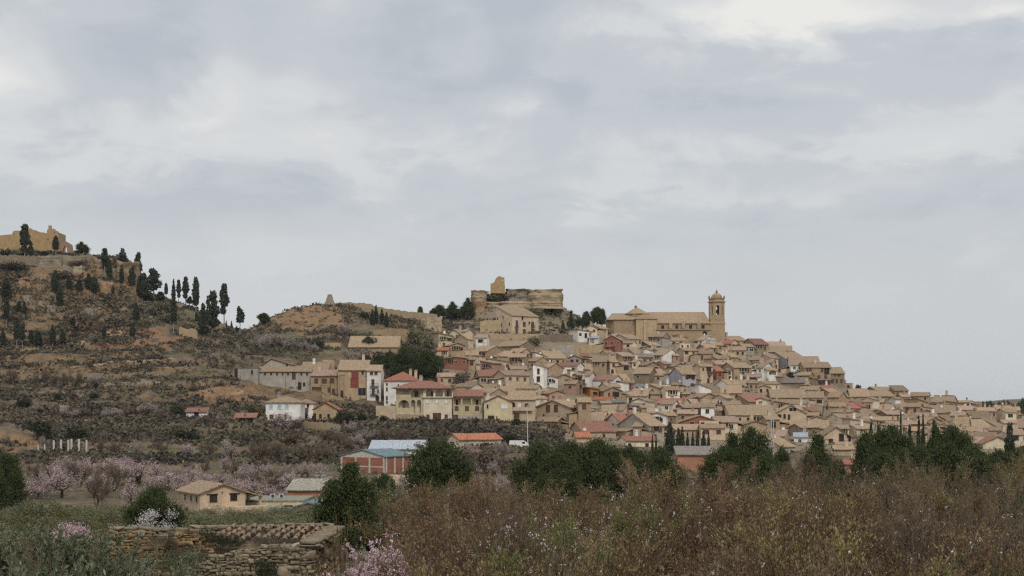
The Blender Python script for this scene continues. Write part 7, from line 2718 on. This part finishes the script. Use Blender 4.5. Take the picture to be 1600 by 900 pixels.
def plaster_mat():
    m, nt, b = newmat('old_plaster')
    p = posvec(nt)
    n1 = texnoise(nt, mapped(nt, p, (1.5, 1.5, 0.6)), 2.0, 5, 0.65)
    n2 = texnoise(nt, p, 14.0, 5, 0.7)
    col = mixc(nt, maprange(nt, n1, 0.35, 0.65), (0.33, 0.265, 0.17), (0.50, 0.385, 0.225))
    col = mixc(nt, math_node(nt, 'MULTIPLY', maprange(nt, n2, 0.5, 0.75), 0.6), col, (0.13, 0.105, 0.075))
    nt.links.new(col, b.inputs['Base Color'])
    bump(nt, b, math_node(nt, 'ADD', n1, n2), 0.7, 0.03)
    return m


M_PLASTER = plaster_mat()


def stones(A, B, ztop, zbot, thick, rg, hmean=0.082, wmean=0.150, depth=0.22, both=True):
    """dry-laid rubble between plan points A and B; ztop(t) gives the broken top line"""
    A, B = np.array(A, float), np.array(B, float)
    L = np.linalg.norm(B - A)
    t = (B - A) / L
    nrm = np.array([t[1], -t[0]])          # towards the viewer's side
    base = []
    # a unit stone: cube subdivided once and rounded
    g = np.array([-1, 0, 1.0])
    lat = []
    for a in g:
        for b in g:
            for c in g:
                if max(abs(a), abs(b), abs(c)) == 1:
                    lat.append((a, b, c))
    lat = np.array(lat)
    key = {tuple(p): i for i, p in enumerate(lat)}
    quads = []
    for ax in range(3):
        for s in (-1.0, 1.0):
            for i in (-1, 0):
                for j in (-1, 0):
                    q = []
                    for di, dj in ((0, 0), (1, 0), (1, 1), (0, 1)):
                        p = [0, 0, 0]
                        p[ax] = s
                        p[(ax + 1) % 3] = float(i + di)
                        p[(ax + 2) % 3] = float(j + dj)
                        q.append(key[tuple(p)])
                    quads.append(q if s > 0 else q[::-1])
    quads = np.array(quads)
    ln = np.linalg.norm(lat, axis=1, keepdims=True)
    rl = lat * (0.89 + 0.11 / ln)          # soft corners
    V, Fc = [], []
    # the wall was laid in short lifts: each stretch keeps its own courses
    cuts = [-0.1]
    while cuts[-1] < L:
        cuts.append(cuts[-1] + rg.uniform(0.7, 1.7))
    for c0, c1 in zip(cuts[:-1], cuts[1:]):
        z = zbot + rg.uniform(-0.08, 0.08)
        while z < zbot + 6:
            h = hmean * rg.choice([0.45, 0.7, 0.9, 1.1, 1.5]) * rg.uniform(0.85, 1.15)
            s = c0 + rg.uniform(-0.08, 0.0)
            alive = False
            while s < c1:
                w = wmean * rg.choice([0.4, 0.7, 1.0, 1.3, 1.9]) * rg.uniform(0.85, 1.15)
                if h > hmean * 1.3:
                    w = max(w, h * 1.1)
                w = min(w, c1 - s + 0.10)
                c = s + w / 2
                if z + h * 0.6 < ztop(min(1, max(0, c / L))) and w > 0.05 and -0.05 < c < L + 0.05:
                    alive = True
                    sc = np.array([w * 0.5 * rg.uniform(0.93, 1.05), depth * rg.uniform(0.40, 0.60), h * 0.5 * rg.uniform(0.88, 1.10)])
                    p = rl * np.array([1 + 0.12 * rg.normal(), 1, 1 + 0.12 * rg.normal()])
                    # wedge and skew, then chip the corners
                    p[:, 2] *= 1 + 0.22 * rg.normal() * lat[:, 0]
                    p[:, 0] += 0.18 * rg.normal() * lat[:, 2]
                    p = (p + rg.normal(size=rl.shape) * 0.085) * sc
                    a = rg.normal() * 0.07
                    ca, sa = math.cos(a), math.sin(a)
                    p = np.stack([p[:, 0] * ca - p[:, 2] * sa, p[:, 1], p[:, 0] * sa + p[:, 2] * ca], 1)
                    o = rg.uniform(-0.05, 0.05)
                    wp = np.stack([A[0] + t[0] * (c + p[:, 0]) + nrm[0] * (o - p[:, 1]), A[1] + t[1] * (c + p[:, 0]) + nrm[1] * (o - p[:, 1]), z + h / 2 + p[:, 2]], 1)
                    Fc.append(quads + len(V) * 26)
                    V.append(wp)
                s += w
            z += h * 0.98
            if not alive and z > zbot + 0.3:
                break
    return np.concatenate(V), np.concatenate(Fc)


def core(A, B, ztop, zbot, thick, n=40):
    """the earth and rubble heart of a wall"""
    A, B = np.array(A, float), np.array(B, float)
    L = np.linalg.norm(B - A)
    t = (B - A) / L
    nb = np.array([-t[1], t[0]])
    mb = MB()
    V, Fc = [], []
    for i in range(n + 1):
        f = i / n
        p = A + (B - A) * f
        zt = ztop(f) - 0.05
        q = p + nb * thick
        p = p + nb * 0.03
        V += [(p[0], p[1], zbot), (p[0], p[1], zt), (q[0], q[1], zt + 0.02 * math.sin(i * 1.7)), (q[0], q[1], zbot)]
    for i in range(n):
        for a, b in ((0, 1), (1, 2), (2, 3), (3, 0)):
            Fc.append((i * 4 + a, i * 4 + b, i * 4 + 4 + b, i * 4 + 4 + a))
    Fc += [(0, 1, 2, 3), tuple(n * 4 + i for i in (3, 2, 1, 0))]
    return mb.add(V, Fc)


GZ = ground(wx(400, 39), 39.5)
hut = tag(empty('ruined_stone_hut', (wx(420, 38.5), 38.5, GZ)), 'ruined rubble-stone hut with remnants of an old tiled roof', 'ruin', fixed=True)
rg = np.random.RandomState(4)


def under(o):
    o.location = tuple(-c for c in hut.location)
    o.parent = hut
    return o


df, db = 37.6, 43.0
# front wall: broken top rising from left to right
fx0, fx1 = wx(282, df), wx(486, df)
fzt = lambda t: np.interp(t, [0, 0.06, 0.22, 0.40, 0.62, 0.85, 1.0], [wz(r_, df) for r_ in (905, 893, 872, 861, 853.5, 853, 852)]) + 0.05 * float(vnoise(t * 23.0, 3.3))
V, Fc = stones((fx0, df), (fx1, df), fzt, GZ - 0.2, 0.5, rg)
under(link('front_wall', mesh_np('front_wall', V, Fc, [S_GREY])))
under(core((fx0, df), (fx1, df), fzt, GZ - 0.3, 0.5).build('front_wall_core', M_MORTAR))
# cap stones lying loose on the front wall and back wall
# right end: plastered corner pier running back
px_ = fx1 + 0.02
mb = MB()
zc0, zc1 = wz(851, df), wz(826, db)
n = 14
V, Fc = [], []
for i in range(n + 1):
    f = i / n
    y = df - 0.02 + (db - df) * f
    zt = zc0 + (zc1 - zc0) * f + 0.03 * math.sin(i * 2.2)
    xl, xr = fx1 - 0.50 - 0.08 * math.sin(i * 1.3), px_ + 0.02 * math.sin(i * 1.9)
    V += [(xl, y, GZ - 0.3), (xl, y, zt - 0.05), ((xl + xr) / 2, y, zt + 0.05), (xr - 0.05, y, zt - 0.02), (xr, y, zt - 0.14), (xr + 0.03, y, GZ - 0.3)]
for i in range(n):
    for a in range(6):
        b = (a + 1) % 6
        Fc.append((i * 6 + a, i * 6 + b, i * 6 + 6 + b, i * 6 + 6 + a))
Fc += [tuple(range(6)), tuple(n * 6 + i for i in range(5, -1, -1))]
mb.add(V, Fc)
under(mb.build('end_wall', M_PLASTER))
V, Fc = stones((fx1 + 0.0, df + 0.1), (fx1 + 0.0, db - 0.1), lambda t: zc0 + (zc1 - zc0) * t - 0.10, GZ - 0.2, 0.4, rg, 0.13, 0.26, 0.07)
under(link('end_stones', mesh_np('end_stones', V, Fc, [S_OCHRE])))
V, Fc = stones((fx1 - 0.05, df), (fx1 - 0.05, db), lambda t: zc0 + (zc1 - zc0) * t + 0.10, float(min(zc0, zc1)) - 0.10, 0.4, rg, 0.09, 0.24, 0.5)
under(link('coping', mesh_np('coping', V, Fc, [S_GREY])))
V, Fc = stones((fx1 - 0.75, df - 0.04), (fx1 + 0.03, df - 0.04), lambda t: zc0 - 0.05, GZ - 0.2, 0.4, rg, 0.2, 0.34, 0.12)
under(link('corner_stones', mesh_np('corner_stones', V, Fc, [S_GREY])))
# back wall, ochre inner face
bx0, bx1 = wx(176, db), wx(524, db)
bzt = lambda t: np.interp(t, [0, 0.1, 0.22, 0.4, 0.6, 1.0], [wz(r_, db) for r_ in (831, 830, 832, 829, 826, 823)]) + 0.05 * float(vnoise(t * 31.0, 7.7))
V, Fc = stones((bx0, db), (bx1, db), bzt, GZ - 0.2, 0.5, rg, 0.092, 0.170)
under(link('back_wall', mesh_np('back_wall', V, Fc, [S_OCHRE])))
under(core((bx0, db), (bx1, db), bzt, GZ - 0.3, 0.5).build('back_wall_core', M_MORTARO))
V, Fc = stones((bx0, db + 0.12), (bx1, db + 0.12), lambda t: bzt(t) + 0.12, float(min(bzt(0), bzt(1))) - 0.12, 0.4, rg, 0.10, 0.24, 0.36)
under(link('coping', mesh_np('coping', V, Fc, [S_GREY])))
# the roof remnant: rows of canal tiles running down from the back wall
TV, TF = [], []
ty0, ty1 = 40.9, 42.85
trows = 11
for i in range(trows):
    xt = wx(367 + (519 - 367) * i / (trows - 1), 42.8)
    run = (ty1 - ty0) * (0.72 + 0.28 * abs(math.sin(i * 2.4))) * (0.75 if i > 9 else 1.0)
    nt_ = int(run / 0.30)
    for k in range(nt_):
        if rg.rand() < 0.13:
            continue
        f0 = k * 0.30
        y = ty1 - f0
        z = wz(822.5, ty1) - f0 * 0.20 + rg.normal() * 0.012
        x = xt - f0 * 0.30 + rg.normal() * 0.015
        r0, r1 = 0.062, 0.088
        seg = 7
        b0 = len(TV)
        yw = rg.normal() * 0.06
        for (yy, rr_, zz) in ((0.02, r0, 0.045), (-0.40, r1, -0.045)):
            for th_ in (1.0, 0.80):
                for q in range(seg):
                    a = math.pi * q / (seg - 1)
                    TV.append((x + math.cos(a) * rr_ * th_ + yy * -yw, y + yy, z + zz + math.sin(a) * rr_ * th_))
        o0, i0, o1, i1 = b0, b0 + seg, b0 + 2 * seg, b0 + 3 * seg
        for q in range(seg - 1):
            TF += [(o0 + q, o0 + q + 1, o1 + q + 1, o1 + q), (i0 + q, i1 + q, i1 + q + 1, i0 + q + 1), (o1 + q, o1 + q + 1, i1 + q + 1, i1 + q), (o0 + q, i0 + q, i0 + q + 1, o0 + q + 1)]
        TF += [(o0, o1, i1, i0), (o0 + seg - 1, i0 + seg - 1, i1 + seg - 1, o1 + seg - 1)]
under(link('tile_roof', mesh_np('tile_roof', TV, TF, [S_TILE])))
mb = MB()
mb.add([(wx(352, 42.8), 42.95, wz(823, 42.8) - 0.06), (wx(521, 42.8), 42.95, wz(823, 42.8) - 0.06), (wx(521, 42.8), 40.9, wz(823, 42.8) - 0.47), (wx(335, 40.9), 40.9, wz(823, 42.8) - 0.47),
        (wx(352, 42.8), 42.95, wz(823, 42.8) - 0.18), (wx(521, 42.8), 42.95, wz(823, 42.8) - 0.18), (wx(521, 42.8), 40.9, wz(823, 42.8) - 0.6), (wx(335, 40.9), 40.9, wz(823, 42.8) - 0.6)],
       [(0, 1, 2, 3), (7, 6, 5, 4), (0, 4, 5, 1), (1, 5, 6, 2), (2, 6, 7, 3), (3, 7, 4, 0)])
under(mb.build('roof_bed', M_MORTAR))
# loose stones on the wall head
for px, py, d_, s_, lab in ((290, 829, 43.1, 0.26, 'big pale stone lying on the wall head of the ruined hut'), (272, 831, 43.1, 0.15, 'small tilted stone on the hut wall beside the big pale stone'), (405, 824, 43.1, 0.2, 'grey stone resting at the top of the old tiles')):
    mb_rg = np.random.RandomState(int(px))
    me = rock(px - s_ / d_ * F / 2, px + s_ / d_ * F / 2, py - 3.5, py + 2, d_, s_ * 0.8, S_GREY, int(px), 0.25, 0.1, 'loose_stone', 18, 9, 0.02)
    tag(me, lab, 'stone', 'loose stones on the hut', True)
# weeds on the hut
def near_bush(px, py, d, w, h, mat, lab, n=5000, leaf=0.018, z=None, seed=0, cat='bush'):
    rg = np.random.RandomState(seed + int(px))
    lumps = [(rg.uniform(-0.38, 0.38) * w, rg.uniform(-0.3, 0.3) * w, rg.uniform(0.2, 0.75) * h, w * rg.uniform(0.14, 0.24), w * 0.2, h * rg.uniform(0.16, 0.3)) for _ in range(9)]
    C = lump_points(lumps, n, rg, 0.2, 0.3)
    ax = np.tile(np.array([[0, 0, 0.8]]), (n, 1)) + rg.normal(size=(n, 3)) * 0.5
    V, Fc = leaf_cards(C, leaf * (0.6 + 0.8 * rg.rand(n)), rg, 0.35, ax)
    root = empty('bush', (wx(px, d), d, wz(py, d) if z is None else z))
    st = tubes([(0, 0, -0.25)] * 9, [l[:3] for l in lumps], [0.02] * 9, [0.006] * 9, 4)
    link('stem', mesh_np('stem', st[0], st[1], [M_TWIG]), root)
    link('crown', mesh_np('crown', V, Fc, [mat]), root)
    tag(root, lab, cat, 'bushes about the ruined hut' if cat == 'bush' else None, True)


near_bush(345, 862, 40.6, 1.5, 0.75, L_BUSH, 'dark bush growing inside the ruined hut left of the tiles', 6000)
near_bush(300, 886, 38.6, 1.3, 0.7, L_SCRUB, 'dry bush where the front wall of the hut has fallen', 5000)
near_bush(430, 857, 39.6, 1.6, 0.32, L_SCRUB, 'dry weeds between the old tiles and the front wall', 5000)
near_bush(408, 905, 36.6, 0.9, 0.55, L_BUSH, 'dark green weeds against the front wall of the hut', 4000)
near_bush(278, 905, 35.0, 1.2, 0.7, L_OLIVE, 'grey-green shrub at the broken left end of the hut front', 5000)
near_bush(250, 862, 42.2, 1.3, 0.8, L_SCRUB, 'brown brush against the ochre inner wall of the hut', 4000)
near_bush(536, 900, 35.5, 0.5, 2.2, L_YGREEN, 'thin pale weed stalks beside the plastered corner of the hut', 500, 0.02)

near_bush(242, 836, 43.9, 1.35, 0.85, L_PETAL, 'white-pink almond blossom showing over the ruined hut wall', 1500, 0.022, None, 3, 'blossom')
near_bush(196, 834, 43.9, 1.0, 0.35, L_PETAL, 'thin scatter of white blossom along the ruined hut wall', 260, 0.024, None, 4, 'blossom')
near_bush(108, 856, 34.0, 1.15, 0.75, L_PPETAL, 'pink almond blossom rising between the front olive trees', 1500, 0.022, None, 5, 'blossom')
# near ground growth
scrub('orchard_grass', 7000, -0.50, 0.50, 14, 100, 12, 0.15, 0.5, L_GROVE, lambda x, y, px, rg: ~((px > 165) & (px < 535) & (y > 36.5) & (y < 45)), 'rough grass under the near trees', 9, 0.3)
# ------------------------------------------------------------------ labels: what it is, and where it stands among things one can find
LAND = [('arched castle ruin', 60, 378), ('stone arch', 103, 388), ('ochre mound boulder', 514, 466), ('castle crag', 810, 462), ('palace', 808, 500), ('church dome', 996, 484), ('church tower', 1119, 490),
        ('skyline loggia house', 1278, 588), ('silo', 501, 742), ('orange brick house', 478, 765), ('left-edge evergreen', 6, 735), ('barn annex', 386, 590), ('ochre garage house', 530, 603), ('villa garden wall', 602, 648), ('white van', 811, 697), ('pale lamp post', 826, 668), ('open-trunked right pine', 1493, 672), ('fir-like tree', 1459, 660), ('low pinkish shed', 622, 768), ('metal-roofed hall', 618, 693), ('white box house', 927, 533), ('pale lilac house', 1078, 603), ('glazed-bay gable', 1305, 680), ('rust orange house', 929, 608), ('cream-yellow gable', 778, 638), ('red-roofed tower house', 628, 598), ('low brick shed', 1085, 718), ('clifftop conifer', 127, 387), ('doorway wall remnant', 294, 520), ('red sheet-roofed shed', 383, 655), ('rusty pole', 798, 570), ('grey corner house', 1308, 592), ('long arcaded house', 1175, 640), ('tapered belfry', 1291, 645), ('pyramid-roofed tower', 1356, 630), ('arched villa', 665, 625), ('white four-storey house', 584, 602), ('long grey barn', 442, 592),
        ('blue-shuttered house', 440, 637), ('brick warehouse', 590, 725), ('orange-roofed house', 748, 692), ('farmhouse', 345, 778), ('tall concrete posts', 107, 697), ('ruined hut', 430, 862), ('cream-annexed brick gable', 1094, 663),
        ('red brick block', 712, 568), ('lone red house', 956, 536), ('low cream gable', 1560, 694), ('ridge wall', 630, 490), ('saddle pine', 412, 496), ('orange clay scar', 225, 524), ('broad round pine', 684, 715), ('tall conical pine', 546, 780),
        ('floodlight mast', 1204, 680), ('two-windowed stone gable', 868, 640), ('pink hut-corner almond', 585, 865), ('white-sprayed almond', 828, 745), ('bottom-right olive bush', 1520, 870), ('bushy grove conifer', 240, 790), ('rusty-roofed shed', 307, 645)]
ORD = ['nearest', 'second nearest', 'third nearest', 'fourth nearest', 'fifth nearest', 'sixth nearest', 'seventh nearest', 'eighth nearest', 'ninth nearest', 'tenth nearest', 'eleventh nearest', 'twelfth nearest']
ORD += [f'{k}th nearest' for k in range(13, 60)]


def finalize():
    bpy.context.view_layer.update()
    buckets = {}
    for o, desc, fixed in THINGS:
        if fixed:
            o['label'] = desc
            if len(desc.split()) > 16:
                print('LONG', desc)
            continue
        x, y, z = o.location
        if o.type == 'MESH' and abs(x) + abs(y) + abs(z) < 1e-6:
            o['label'] = desc
            continue
        px, py = 800 + F * x / y, HOR - F * (z + 2.5) / y
        best = min(LAND, key=lambda l: math.hypot(l[1] - px, (l[2] - py) * 1.3))
        dx, dy = px - best[1], py - best[2]
        rel_ = ('right of' if dx > 0 else 'left of') if abs(dx) > abs(dy) * 1.2 else ('below' if dy > 0 else 'above')
        buckets.setdefault((desc, best[0], rel_), []).append((math.hypot(dx, dy), o))
    for (desc, lm, rel_), L in buckets.items():
        L.sort(key=lambda t: t[0])
        for i, (_, o) in enumerate(L):
            how = '' if len(L) == 1 else f' {ORD[i]}'
            o['label'] = f'{desc},{how} {rel_} the {lm}'
            if len(o['label'].split()) > 16:
                o['label'] = f"{desc.replace(' tile ', ' ').replace(' house with ', ' house, ')},{how} {rel_} the {lm}"
            if len(o['label'].split()) > 16:
                print('LONG', o['label'])


finalize()
